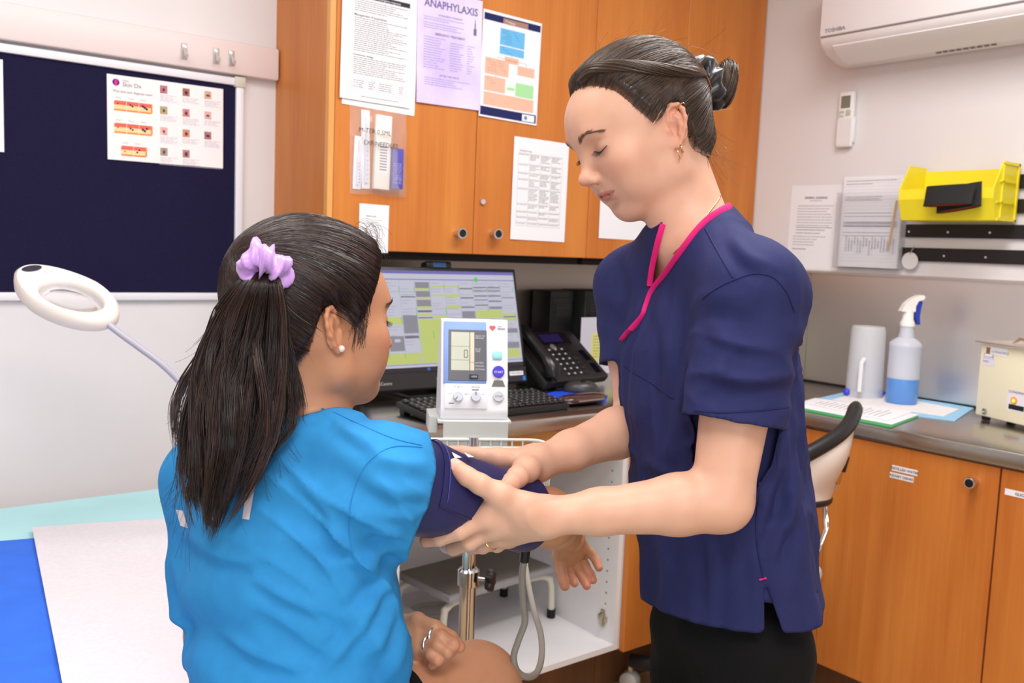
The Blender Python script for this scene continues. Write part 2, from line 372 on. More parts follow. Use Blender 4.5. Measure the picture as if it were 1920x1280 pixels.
# worktops with turned-down front edge
w1 = MB().box((1.03, YD-0.012, ZT-0.038), (XB-0.012, YW-0.002, ZT), bev=0.005).build('desk_worktop', STEELTOP, smooth=True)
tag(w1, 'brushed steel desk worktop under the computer monitor', 'worktop')
w2 = MB().box((XB-0.012, YS[0]-0.46, ZT-0.038), (XW-0.002, YW-0.002, ZT), bev=0.005).build('bench_worktop', STEELTOP, smooth=True)
tag(w2, 'brushed steel bench worktop along the right wall', 'worktop')
# steel splashbacks
zs = 1.228
s1 = MB().box((XW-0.009, YS[0]-0.5, ZT+0.004), (XW-0.001, onX(1521, 520, XW-0.008).y-0.001, zs)).build('splashback', STEEL); tag(s1, 'brushed steel splashback behind the spray bottle on the right wall', 'splashback')
s2 = MB().box((XW-0.008, onX(1521, 520, XW-0.008).y+0.001, ZT+0.004), (XW-0.001, YW-0.01, zs-0.004)).build('splashback', STEEL); tag(s2, 'narrow steel splashback panel in the corner beside the standing woman', 'splashback')
s3 = MB().box((1.03, YW-0.009, ZT+0.004), (XW-0.01, YW-0.001, ZB-0.024)).build('splashback', steel_mat('brushed_steel_shaded', (158, 146, 138), 0.36, (1, 1, 0.03))); tag(s3, 'brushed steel splashback behind the monitor under the wall cabinet', 'splashback')  # same steel, darkened in colour to stand for shade under the cabinet
CAPM = mat('splash_cap', (200, 192, 186), 0.35, metal=0.6)
c = MB().box((XW-0.016, YS[0]-0.5, zs), (XW-0.001, YW-0.34, zs+0.008)).build('splashback_cap', CAPM); c.parent = s1
SEAL = mat('dark_sealant', (18, 18, 20), 0.5)
c = MB().box((XW-0.014, YS[0]-0.46, ZT), (XW-0.0085, YW-0.02, ZT+0.007)).build('sealant_bead', SEAL); c.parent = w2
# ================================================================== papers and posters
class Sheet:
    """flat sheet on a wall plane; u to the right, v down, from the top left corner, in metres"""
    def __init__(s, name, label, cat, tl, w, h, plane, group=None, tilt=0.0, m=None, parent=None, thick=0.0005, off=0.0006, curl=0.0):
        s.w, s.h = w, h
        if plane == 'Y': ex, n = Vector((1, 0, 0)), Vector((0, -1, 0))
        else: ex, n = Vector((0, -1, 0)), Vector((-1, 0, 0))
        ez = Vector((0, 0, 1)); c, sn = math.cos(tilt), math.sin(tilt)
        ex2 = ex*c - ez*sn; ey2 = ez*c + ex*sn
        s.ex, s.ey, s.n, s.o = ex2, ey2, n, Vector(tl) + n*off
        s.curl = curl; s.thick = thick
        mb = MB(); NU, NV = 5, 7
        fr = [[s.P(i*w/NU, j*h/NV, thick) for i in range(NU+1)] for j in range(NV+1)]
        bk = [[s.P(i*w/NU, j*h/NV, 0) for i in range(NU+1)] for j in range(NV+1)]
        vs = [p for r in fr for p in r] + [p for r in bk for p in r]; K = (NU+1)*(NV+1); fs = []
        for j in range(NV):
            for i in range(NU):
                a = j*(NU+1)+i; fs.append((a, a+NU+1, a+NU+2, a+1)); fs.append((K+a, K+a+1, K+a+NU+2, K+a+NU+1))
        ring = [i for i in range(NU+1)] + [j*(NU+1)+NU for j in range(1, NV+1)] + [NV*(NU+1)+i for i in range(NU-1, -1, -1)] + [j*(NU+1) for j in range(NV-1, 0, -1)]
        for q in range(len(ring)):
            a, b = ring[q], ring[(q+1) % len(ring)]; fs.append((a, b, K+b, K+a))
        mb.add(vs, fs)
        s.obj = mb.build(name, m or PAPER, parent, smooth=True)
        if label: tag(s.obj, label, cat, group)
        s.pr = MB(); s.mats = []; s.rng = random.Random(hash(name+str(round(tl[0], 3))) % 1000 if False else int(abs(tl[0]*1000+tl[2]*777)) % 997)
    def P(s, u, v, d=0.0):
        a, b = u/s.w, v/s.h
        bend = s.curl*((2*a-1)**2*0.35 + b*b*0.65) + s.curl*0.25*math.sin(3.1*a+2*b)
        return s.o + s.ex*u - s.ey*v + s.n*(d+max(0, bend))
    def slot(s, m):
        if m not in s.mats: s.mats.append(m)
        s.pr.cur = s.mats.index(m); return s
    def rect(s, m, u, v, w, h, d=0.00025):
        s.slot(m); e = s.thick+d
        nu = max(1, int(w/0.04)); nv = max(1, int(h/0.04))
        for i in range(nu):
            for j in range(nv):
                s.pr.quad(s.P(u+w*i/nu, v+h*j/nv, e), s.P(u+w*i/nu, v+h*(j+1)/nv, e), s.P(u+w*(i+1)/nu, v+h*(j+1)/nv, e), s.P(u+w*(i+1)/nu, v+h*j/nv, e))
        return s
    def lines(s, m, u, v, w, n, pitch, hh=0.0017, ragged=0.4, center=False, gap=0.12):
        for i in range(n):
            L = w*(1-s.rng.random()*ragged) if i % 4 != 0 else w
            x = u + ((w-L)/2 if center else 0); e = x+L
            while x < e-0.002:
                ww = min(e-x, s.rng.uniform(0.004, 0.014)); s.rect(m, x, v+i*pitch, ww, hh); x += ww+0.0016
        return s
    def outline(s, m, u, v, w, h, t=0.0006):
        s.rect(m, u, v, w, t); s.rect(m, u, v+h-t, w, t); s.rect(m, u, v, t, h); s.rect(m, u+w-t, v, t, h); return s
    def text(s, m, txt, u, v, size, align='LEFT', sx=1.0, bold=0.0):
        s.slot(m); t = MB(); text_mb(t, txt, size, Matrix.Identity(4), align, sx, bold)
        s.pr.add([s.P(u+q[0], v-q[1], s.thick+0.0004) for q in t.v], t.f); return s
    def poly(s, m, pts, d=0.0004):
        s.slot(m); s.pr.add([s.P(a, b, s.thick+d) for a, b in pts], [tuple(range(len(pts)-1, -1, -1))]); return s
    def disc(s, m, u, v, r, d=0.0004, n=16, ry=None):
        return s.poly(m, [(u+r*math.cos(2*PI*k/n), v+(ry or r)*math.sin(2*PI*k/n)) for k in range(n)], d)
    def done(s):
        if s.pr.f: s.pr.build('print', s.mats, s.obj)
        return s.obj
def ink(name, rgb): return mat('print_'+name, rgb, 0.75, spec=0.1)
A4W, A4H = 0.21, 0.297
G1 = 'notices taped on the wall cabinet doors'
yq = YC
# 1 - black and white guideline sheet with a second sheet behind it
p = onY(637, 183, yq)
d = Sheet('notice_sheet', 'plain white backing sheet showing below the dense black text notice', 'paper', (p.x+0.014, yq, p.z+A4H-0.008), A4W+0.004, A4H+0.006, 'Y', tilt=0.03, curl=0.001); d.done()
d = Sheet('notice_sheet', 'white notice of dense black text, leftmost on the wall cabinet', 'paper', (p.x, yq, p.z+A4H), A4W-0.004, A4H, 'Y', tilt=0.012, curl=0.002, off=0.004)
d.rect(INK, 0.03, 0.030, 0.165, 0.012); d.text(PAPER, 'Emergency response', 0.1, 0.0395, 0.008)
d.lines(GREYINK, 0.035, 0.048, 0.155, 6, 0.0052); d.text(INK, 'Management of anaphylaxis', 0.034, 0.0885, 0.0085, bold=0.0001)
d.lines(GREYINK, 0.035, 0.0925, 0.155, 17, 0.0050); d.text(INK, 'Intravenous dosage', 0.034, 0.1865, 0.0075, bold=0.0001)
d.lines(GREYINK, 0.035, 0.190, 0.155, 9, 0.0050); d.outline(GREYINK, 0.034, 0.243, 0.158, 0.025)
d.lines(GREYINK, 0.037, 0.247, 0.03, 4, 0.0052, ragged=0.1); d.lines(GREYINK, 0.08, 0.247, 0.02, 4, 0.0052, ragged=0.1); d.lines(GREYINK, 0.11, 0.247, 0.04, 4, 0.0052, ragged=0.1); d.lines(GREYINK, 0.17, 0.247, 0.014, 4, 0.0052, ragged=0.1)
d.outline(GREYINK, 0.031, 0.025, 0.165, 0.250); d.lines(GREYINK, 0.06, 0.285, 0.11, 1, 0.005)
d.done()
# 2 - purple tinted ANAPHYLAXIS sheet
p = onY(776, 191, yq)
LAV = mat('lavender_paper', (238, 234, 250), 0.6, spec=0.3, noise_amt=1.0, noise_scale=5.5, rgb2=(206, 190, 242), stretch=(1, 1, 0.8))
PUR = ink('purple_grey', (120, 108, 160)); PURL = ink('purple_light', (158, 144, 200))
d = Sheet('notice_sheet', 'purple tinted notice headed ANAPHYLAXIS on the wall cabinet', 'paper', (p.x, yq, p.z+A4H), A4W, A4H, 'Y', tilt=-0.012, m=LAV, curl=0.004, off=0.002)
d.text(PUR, 'ANAPHYLAXIS', 0.108, 0.044, 0.028, 'CENTER', sx=0.95, bold=0.0006)
d.text(PUR, 'Anaphylaxis treatment', 0.105, 0.064, 0.0085, 'CENTER'); d.lines(PURL, 0.02, 0.070, 0.13, 2, 0.006); d.lines(PURL, 0.02, 0.085, 0.13, 3, 0.006)
d.rect(PUR, 0.185, 0.064, 0.004, 0.03); d.rect(PUR, 0.182, 0.079, 0.01, 0.018); d.rect(PUR, 0.1855, 0.054, 0.002, 0.012)
d.text(PUR, 'EMERGENCY TREATMENT', 0.105, 0.115, 0.0085, 'CENTER', bold=0.0001)
d.lines(PURL, 0.02, 0.122, 0.07, 13, 0.0066); d.lines(PURL, 0.105, 0.128, 0.045, 12, 0.0066); d.lines(PURL, 0.162, 0.128, 0.026, 12, 0.0066, ragged=0.6)
d.text(PUR, 'AFTER THE EVENT', 0.105, 0.222, 0.008, 'CENTER'); d.lines(PURL, 0.025, 0.228, 0.15, 4, 0.0058)
d.done()
# 3 - coloured flow chart
p = onY(906, 16, yq)
d = Sheet('flow_chart', 'coloured flow chart sheet with blue, salmon and green boxes', 'poster', (p.x, yq, p.z), A4W, A4H-0.004, 'Y', tilt=0.02, curl=0.003)
NV = ink('navy', (42, 48, 96)); BLU = ink('sky_blue', (110, 186, 236)); SAL = ink('salmon', (244, 186, 164)); GRN = ink('light_green', (168, 224, 164)); BRN = ink('tan', (168, 130, 120))
DI = ink('dim_text', (120, 96, 100)); DB = ink('dim_blue_text', (70, 110, 160))
d.rect(NV, 0.004, 0.008, 0.202, 0.019); d.rect(BRN, 0.07, 0.012, 0.09, 0.015, 0.0004); d.text(PAPER, 'Anaphylaxis', 0.105, 0.024, 0.012, 'CENTER')
d.rect(BLU, 0.062, 0.04, 0.088, 0.046); d.rect(BLU, 0.062, 0.089, 0.088, 0.022); d.lines(DB, 0.07, 0.046, 0.07, 7, 0.0055, hh=0.001, center=True); d.lines(DB, 0.07, 0.093, 0.07, 3, 0.0055, hh=0.001, center=True)
d.rect(SAL, 0.082, 0.116, 0.05, 0.017); d.text(DI, 'Possible causes?', 0.107, 0.127, 0.0062, 'CENTER')
d.rect(SAL, 0.014, 0.128, 0.084, 0.045); d.rect(SAL, 0.13, 0.134, 0.062, 0.026); d.lines(DI, 0.022, 0.133, 0.068, 6, 0.0058, hh=0.001, center=True); d.lines(DI, 0.137, 0.14, 0.048, 3, 0.0058, hh=0.001, center=True)
d.rect(SAL, 0.014, 0.178, 0.074, 0.041); d.lines(DI, 0.022, 0.184, 0.058, 5, 0.0058, hh=0.001, center=True); d.rect(GRN, 0.126, 0.182, 0.066, 0.038); d.lines(ink('green_text', (70, 130, 80)), 0.133, 0.189, 0.052, 4, 0.006, hh=0.001, center=True)
d.poly(GRN, [(0.091, 0.203), (0.098, 0.199), (0.118, 0.199), (0.125, 0.203), (0.118, 0.207), (0.098, 0.207)])
d.rect(SAL, 0.014, 0.223, 0.18, 0.036); d.lines(DI, 0.03, 0.229, 0.14, 4, 0.0062, hh=0.001, center=True)
for (u, v, w, h) in ((0.106, 0.086, 0.001, 0.003), (0.106, 0.111, 0.001, 0.005), (0.055, 0.122, 0.027, 0.0008), (0.055, 0.122, 0.0008, 0.006), (0.132, 0.124, 0.03, 0.0008), (0.161, 0.124, 0.0008, 0.010), (0.052, 0.173, 0.001, 0.005), (0.05, 0.219, 0.001, 0.004)): d.rect(DI, u, v, w, h)
d.rect(NV, 0.004, 0.264, 0.202, 0.024); d.rect(PAPER, 0.155, 0.267, 0.045, 0.019, 0.0005); d.disc(ink('teal', (90, 150, 190)), 0.168, 0.2765, 0.006, 0.0007); d.text(NV, 'SAPP', 0.176, 0.28, 0.008); d.lines(PAPER, 0.04, 0.281, 0.03, 1, 0.004)
d.done()
# 4 - table sheet
p = onY(964, 255, yq)
d = Sheet('table_sheet', 'white sheet with a four column table of black text', 'paper', (p.x, yq, p.z), A4W, A4H, 'Y', tilt=0.008, curl=0.002)
d.text(INK, 'Emergency drugs', 0.022, 0.04, 0.0065)
rows = [0.045, 0.075, 0.1, 0.118, 0.145, 0.19, 0.212, 0.228, 0.245, 0.255]
for v in rows: d.rect(GREYINK, 0.018, v, 0.168, 0.0005)
for u in (0.018, 0.06, 0.102, 0.144, 0.186): d.rect(GREYINK, u, 0.045, 0.0005, 0.21)
for k in range(len(rows)-1):
    for q, u in enumerate((0.02, 0.062, 0.104, 0.146)):
        n = max(1, int((rows[k+1]-rows[k]-0.004)/0.0045)); n = n if q else min(n, 1+k % 2)
        d.lines(INK if (k == 0 or q > 1) else GREYINK, u, rows[k]+0.003, 0.036, max(1, n-(k+q) % 2), 0.0045, hh=0.0014, ragged=0.5)
d.done()
# 5 - small sheet above the seated woman
p = onY(673.5, 381, yq)
d = Sheet('note_sheet', 'small white note with faint grey lines above the dark ponytail', 'paper', (p.x, yq, p.z), 0.088, 0.125, 'Y', tilt=0.01, curl=0.003)
d.lines(GREYINK, 0.02, 0.03, 0.03, 1, 0.006, hh=0.002); d.lines(ink('faint', (196, 198, 210)), 0.02, 0.04, 0.05, 13, 0.0058, ragged=0.5); d.done()
# 6 - sheet behind the standing woman's chin
p = onY(1126, 352, yq)
d = Sheet('notice_sheet', 'blank looking white sheet taped beside the chin of the standing woman', 'paper', (p.x, yq, p.z), A4W, 0.157, 'Y', tilt=0.006, curl=0.002); d.done()
# clear bag with its contents
p0 = onY(655, 196, yq); p1 = onY(757, 370, yq); bw = p1.x-p0.x; bh = p0.z-p1.z
PLAST = mat('clear_bag_plastic', (244, 236, 234), 0.12, alpha=0.22, spec=1.0, bump=0.9, bump_scale=45, coat=1.0)
def bag_sheet(depth, seed):
    NU, NV_ = 16, 24; rng = random.Random(seed); g = []
    for j in range(NV_+1):
        row = []
        for i in range(NU+1):
            a, b = i/NU, j/NV_
            bulge = math.sin(PI*a)**0.7*min(1, b*2.2)*(1 if b < 0.97 else 0.4)
            nz = noise.noise(Vector((a*5+seed, b*6, seed)))*0.004
            wob = noise.noise(Vector((a*2, b*5, seed+9)))*0.004
            row.append(Vector((p0.x+bw*a+wob+0.006*b, yq-0.001-depth*bulge-abs(nz)*(depth > 0.002), p0.z-bh*b+noise.noise(Vector((a*4, 3, seed)))*0.004*(b > 0.9))))
        g.append(row)
    return g
b = MB(); g = bag_sheet(0.022, 3); g2 = bag_sheet(0.001, 4); NU = len(g[0])
b.add([p for r in g for p in r], [(j*NU+i, (j+1)*NU+i, (j+1)*NU+i+1, j*NU+i+1) for j in range(len(g)-1) for i in range(NU-1)])
bag = b.build('clear_bag', PLAST, smooth='all'); tag(bag, 'clear plastic bag of syringes and boxes hung on the cabinet door', 'bag')
zb = p1.z+0.012
def packet(x, z, w, h, t, m, name, label, cat, detail, tilt=0.0, y=yq-0.0015):
    xf = Matrix.Translation((x, y, z)) @ Matrix.Rotation(tilt, 4, 'Y')
    o = MB().box((0, -t, 0), (w, 0, h), xf, bev=min(0.002, t*0.4)).build(name, m, smooth=True); tag(o, label, cat)
    detail(o, xf, w, h, t); return o
SYR = mat('syringe_clear', (222, 226, 240), 0.25); WRAP = mat('syringe_wrapper', (238, 240, 248), 0.3)
def syr(o, xf, w, h, t):
    m = MB().tube([xf @ Vector((w*0.5, -t-0.003, h*0.08)), xf @ Vector((w*0.5, -t-0.003, h*0.62))], 0.0045, 10).tube([xf @ Vector((w*0.5, -t-0.003, h*0.62)), xf @ Vector((w*0.5, -t-0.003, h*0.92))], 0.002, 8)
    m.build('syringe', SYR, o, smooth=True)
    k = MB()
    for i in range(7): q = xf @ Vector((w*0.5, -t-0.0077, h*(0.12+0.06*i))); k.box((q.x-0.003, q.y-0.0002, q.z), (q.x+0.003, q.y, q.z+0.0008))
    k.build('scale_marks', ink('navy_marks', (70, 80, 130)), o)
packet(p0.x+0.012, zb, 0.024, 0.135, 0.004, WRAP, 'syringe_packet', 'white wrapped syringe at the left of the clear bag', 'syringe', syr, 0.02)
packet(p0.x+0.038, zb+0.002, 0.024, 0.20, 0.004, WRAP, 'syringe_packet', 'tall wrapped syringe beside the white box in the clear bag', 'syringe', syr, -0.03)
def bx(o, xf, w, h, t):
    k = MB().add([xf @ Vector((w*0.2, -t-0.0003, h*0.22)), xf @ Vector((w*0.85, -t-0.0003, h*0.22)), xf @ Vector((w*0.85, -t-0.0003, h*0.62)), xf @ Vector((w*0.2, -t-0.0003, h*0.62))], [(0, 1, 2, 3)]); k.build('label_patch', PAPER, o)
    k = MB()
    for i in range(9): k.add([xf @ Vector((w*0.28, -t-0.0006, h*(0.26+0.038*i))), xf @ Vector((w*0.75, -t-0.0006, h*(0.26+0.038*i))), xf @ Vector((w*0.75, -t-0.0006, h*(0.275+0.038*i))), xf @ Vector((w*0.28, -t-0.0006, h*(0.275+0.038*i)))], [(0, 1, 2, 3)])
    k.build('print', GREYINK, o)
packet(p0.x+0.068, zb+0.004, 0.046, 0.19, 0.014, mat('carton_cream', (240, 236, 230), 0.6), 'medicine_box', 'cream carton with printed patch inside the clear bag', 'box', bx, 0.02)
def pbx(o, xf, w, h, t):
    k = MB()
    for i in range(3): text_mb(k, 'INJECTION', 0.011, frame(xf @ Vector((w*(0.3+0.25*i), -t-0.0004, h*0.12)), Vector((0, 0, 1)), Vector((-1, 0, 0)), Vector((0, -1, 0))))
    k.build('print', ink('pale_violet', (176, 172, 226)), o)
packet(p0.x+0.120, zb+0.008, 0.034, 0.105, 0.016, mat('carton_violet', (88, 84, 176), 0.5), 'medicine_box', 'violet carton at the right inside the clear bag', 'box', pbx, 0.0)
ss = MB(); rng = random.Random(5)
for (zz, txt) in ((0.115, 'M-TER 0.5ML'), (0.085, '   EXP/NEEDLES')):
    text_mb(ss, txt, 0.017, frame(Vector((p0.x+0.014, yq-0.0262, p1.z+zz+0.04)), Vector((1, 0, -0.02)), Vector((0.1, 0, 1)), Vector((0, -1, 0))), sx=1.0)
ss.build('handwriting', ink('marker', (40, 36, 36)), bag)

# ------------------------------------------------------------------ posters on the pinboard
q = [onY(a, b_, YW-0.013) for a, b_ in ((200, 138), (418, 166), (415, 313), (198, 298))]
d = Sheet('skin_poster', 'white poster with skin photos and skin layer diagrams on the pinboard', 'poster', (q[0].x, YW-0.012, q[0].z), q[1].x-q[0].x, q[0].z-q[3].z, 'Y', tilt=-0.006, thick=0.002, m=mat('poster_gloss', (244, 238, 240), 0.4))
w, h = d.w, d.h
d.disc(ink('logo_blue', (62, 44, 150)), 0.021, 0.018, 0.0085); d.disc(ink('logo_red', (224, 60, 120)), 0.021, 0.018, 0.004, 0.0006, ry=0.0075)
d.text(GREYINK, 'Clinic', 0.036, 0.014, 0.007); d.text(ink('slate', (92, 98, 124)), 'Skin Dx', 0.036, 0.026, 0.0145); d.text(ink('slate', (92, 98, 124)), 'What does your diagnosis mean?', 0.013, 0.042, 0.0088, sx=0.82)
cols = [(178, 112, 126), (160, 108, 98), (206, 166, 142), (178, 160, 126), (206, 130, 136), (222, 176, 172), (232, 176, 170), (206, 138, 116), (170, 112, 124), (160, 142, 124), (176, 122, 130)]
k = 0
for r_ in range(4):
    v = 0.011+0.0525*r_
    d.rect(ink('poster_band', (236, 230, 236)), 0.125, v+0.042, 0.165, 0.0006)
    for c_ in range(3):
        if k >= 11: break
        u = 0.128+0.057*c_
        d.rect(mat('skin_photo_%d' % k, cols[k], 0.6, noise_amt=0.25, noise_scale=120), u, v, 0.0185, 0.02)
        d.disc(ink('lesion_%d' % k, tuple(int(c*0.5) for c in cols[k])), u+0.0095, v+0.011, 0.0032+0.001*(k % 3), ry=0.003+0.001*((k+1) % 3)); k += 1
        d.lines(ink('poster_text', (176, 172, 190)), u, v+0.024, 0.045, 4 if (r_+c_) % 2 else 5, 0.0036, hh=0.0011, ragged=0.4)
RED = ink('skin_red', (226, 110, 92)); TAN = ink('skin_tan', (240, 214, 160)); ORG = ink('skin_orange', (240, 140, 70)); DKB = ink('dark_spot', (60, 40, 70))
for r_, nb in ((0, 3), (1, 3), (2, 2)):
    v = 0.062+0.055*r_; u0 = 0.016+(0.016 if nb == 2 else 0)
    for c_ in range(nb):
        u = u0+0.030*c_
        d.text(GREYINK, 'Normal', u+0.004, v-0.006, 0.0042)
        d.rect(RED, u, v+0.003, 0.029, 0.007); d.rect(TAN, u, v+0.010, 0.029, 0.011); d.rect(ORG, u, v+0.021, 0.029, 0.004)
        d.poly(RED, [(u+0.0, v+0.003), (u+0.029, v+0.003), (u+0.032, v), (u+0.003, v)])
        for z in range(1+c_): d.disc(DKB, u+0.009+0.005*z, v+0.008+0.003*((z+r_) % 3), 0.0018+0.0006*c_)
    d.poly(ORG, [(u0+0.030*nb-0.001, v+0.003), (u0+0.030*nb-0.001, v+0.025), (u0+0.030*nb+0.003, v+0.021), (u0+0.030*nb+0.003, v-0.001)])
d.done().children[0]['kind'] = 'stuff'
q = onY(5, 112, YW-0.013); q2 = onY(5, 285, YW-0.013)
d = Sheet('pinned_sheet', 'white sheet cut off by the left edge of the photo on the pinboard', 'poster', (q.x-0.30, YW-0.012, q.z), 0.30, q.z-q2.z, 'Y', thick=0.002); d.lines(GREYINK, 0.02, 0.02, 0.25, 30, 0.007); d.done()

# ------------------------------------------------------------------ right wall papers
p = onX(1486, 348, XW)
d = Sheet('instruction_sheet', 'white typed instruction sheet on the right wall beside the acrylic holder', 'paper', (XW, p.y, p.z), 0.205, 0.287, 'X', tilt=0.012)
d.text(INK, 'GENERAL CLEANING', 0.10, 0.046, 0.0095, 'CENTER', bold=0.0002); d.lines(GREYINK, 0.078, 0.052, 0.045, 1, 0.005)
d.lines(GREYINK, 0.03, 0.07, 0.14, 8, 0.0095, hh=0.0016, ragged=0.5); d.lines(INK, 0.03, 0.143, 0.14, 2, 0.009, hh=0.002, ragged=0.4); d.lines(INK, 0.03, 0.163, 0.10, 1, 0.009, hh=0.0018); d.lines(GREYINK, 0.02, 0.175, 0.13, 4, 0.0095, hh=0.0016); d.lines(INK, 0.02, 0.218, 0.055, 1, 0.01, hh=0.002)
d.done()
p = onX(1583, 333, XW); pb_ = onX(1575, 501, XW)
hold = thing('brochure_holder', 'clear acrylic wall holder full of printed sheets', 'holder', (XW, p.y-0.1, pb_.z))
ACR = mat('clear_acrylic', (236, 238, 242), 0.05, trans=0.9, alpha=0.35)
zb_, wd = pb_.z, 0.232; yl = onX(1576, 440, XW).y
zt_ = onX(1583, 362, XW).z
MB().box((XW-0.036, yl-wd, zb_), (XW-0.034, yl, zt_)).box((XW-0.034, yl-wd, zb_), (XW, yl, zb_+0.002)).box((XW-0.034, yl-0.002, zb_), (XW, yl, zt_)).box((XW-0.034, yl-wd, zb_), (XW, yl-wd+0.002, zt_)).build('pocket', ACR, hold)
d = Sheet('form_sheet', 'stack of ruled forms standing in the acrylic wall holder', 'paper', (XW, yl-0.010, p.z), A4W, p.z-zb_-0.004, 'X', tilt=0.0, thick=0.006, off=0.012)
FL = ink('form_line', (190, 190, 210)); FT = ink('form_text', (130, 130, 155))
for k in range(26):
    d.rect(FL, 0.004, 0.012+0.0105*k, 0.2, 0.0006)
d.lines(FT, 0.01, 0.014, 0.18, 2, 0.010, ragged=0.6); d.lines(FT, 0.01, 0.066, 0.13, 3, 0.0055, ragged=0.1)
for k in range(9):
    if k % 3: d.lines(FT, 0.01, 0.108+0.0105*k, 0.17, 1, 0.01, ragged=0.5)
for k in range(17): d.rect(FT, 0.024+0.0105*k, 0.195+0.006*(k % 3), 0.003, 0.05-0.008*(k % 4))
d.rect(ink('form_grey', (206, 206, 220)), 0.01, 0.145, 0.19, 0.02); d.done()
pen = MB().tube([Vector((XW-0.040, yl-0.215, zt_-0.03)), Vector((XW-0.040, yl-0.198, zt_-0.19))], [0.0035, 0.003], 6).build('pencil', mat('pencil_tan', (196, 160, 120), 0.5), smooth=True); tag(pen, 'tan pencil leaning in front of the ruled forms', 'pencil')
# ================================================================== on the desk
def emis(name, rgb, k=0.55):
    m = mat('screen_'+name, tuple(c*0.35 for c in rgb), 0.3); b = m.node_tree.nodes['Principled BSDF']; b.inputs['Emission Color'].default_value = (*lin(rgb), 1); b.inputs['Emission Strength'].default_value = k; return m
# ---- all-in-one monitor, leaning back
bl = onY(684, 738, 2.10); br = onY(990, 712, 2.10)
mo = thing('computer_monitor', 'black all-in-one computer monitor showing an appointment calendar', 'monitor', (1.42, 2.1, ZT))
tl_ = math.radians(14.3); mw, mh = br.x-bl.x, 0.341
ex, ey, en = Vector((1, 0, 0)), Vector((0, math.sin(tl_), math.cos(tl_))), Vector((0, -math.cos(tl_), math.sin(tl_)))
MX = frame(Vector((bl.x, 2.10, bl.z)), ex, ey, en)
MB().box((0, 0, -0.035), (mw, mh, 0), MX, bev=0.004).build('case', BLACK, mo, smooth=True)
chin = 0.047
MB().box((0.004, 0.004, 0), (mw-0.004, chin, 0.0025), MX, bev=0.001).build('chin_bar', mat('chin_black', (38, 37, 40), 0.35), mo)
sw, sh = mw-0.022, mh-chin-0.013; SX = MX @ Matrix.Translation((0.011, chin+0.002, 0.0006))
SCOL = {'white': emis('white', (225, 226, 246)), 'pale': emis('pale', (206, 208, 232)), 'grey': emis('grey', (140, 138, 150), 0.8), 'dgrey': emis('dgrey', (118, 114, 126), 0.7), 'yellow': emis('yellow', (222, 236, 138)), 'purple': emis('purple', (132, 124, 206)), 'green': emis('green', (110, 224, 120)), 'dark': emis('dark', (64, 56, 66), 0.3), 'blue': emis('blue', (60, 120, 220)), 'line': emis('line', (170, 172, 200)), 'red': emis('red', (220, 80, 110))}
names = list(SCOL); scr = MB()
def sr(c, x, y, w, h, d=0.0):   # x,y from top left in fractions
    scr.cur = names.index(c); e = 0.0002+d
    a = [(x, y), (x, y+h), (x+w, y+h), (x+w, y)]
    scr.add([SX @ Vector((u*sw, sh-v*sh, e)) for u, v in a], [(0, 1, 2, 3)])
sr('white', 0, 0, 1, 1); sr('purple', 0, 0, 1, 0.032, 1e-4); sr('purple', 0, 0.085, 1, 0.008, 1e-4); sr('purple', 0, 0.925, 1, 0.006, 1e-4); sr('dark', 0, 0.955, 1, 0.045, 1e-4); sr('purple', 0, 0, 0.004, 0.93, 1e-4)
sr('blue', 0.36, 0.965, 0.018, 0.025, 2e-4); sr('blue', 0.02, 0.965, 0.012, 0.02, 2e-4)
g0, g1 = 0.115, 0.92; cw = 0.094; gx = 0.05
rng = random.Random(11)
def cell(c, col, a, b, n=1): sr(c, gx+cw*col+0.004, g0+(g1-g0)*a, cw*n-0.006, (g1-g0)*(b-a), 2e-4)
for col in range(10):
    sr('green', gx+cw*(col+1)-0.006, g0+0.02+0.03*rng.random(), 0.0035, 0.06, 3e-4); sr('green', gx+cw*(col+1)-0.006, g0+0.2+0.3*rng.random(), 0.0035, 0.08, 3e-4); sr('green', gx+cw*(col+1)-0.006, g0+0.5+0.2*rng.random(), 0.0035, 0.05, 3e-4)
    for k in range(28):
        if rng.random() < 0.75: sr('line', gx+cw*col+0.006, g0+(g1-g0)*(k+0.3)/28, cw*rng.uniform(0.4, 0.85), 0.0035, 1.5e-4)
    sr('line', gx+cw*col, g0-0.02, 0.0012, g1-g0+0.02, 1.6e-4)
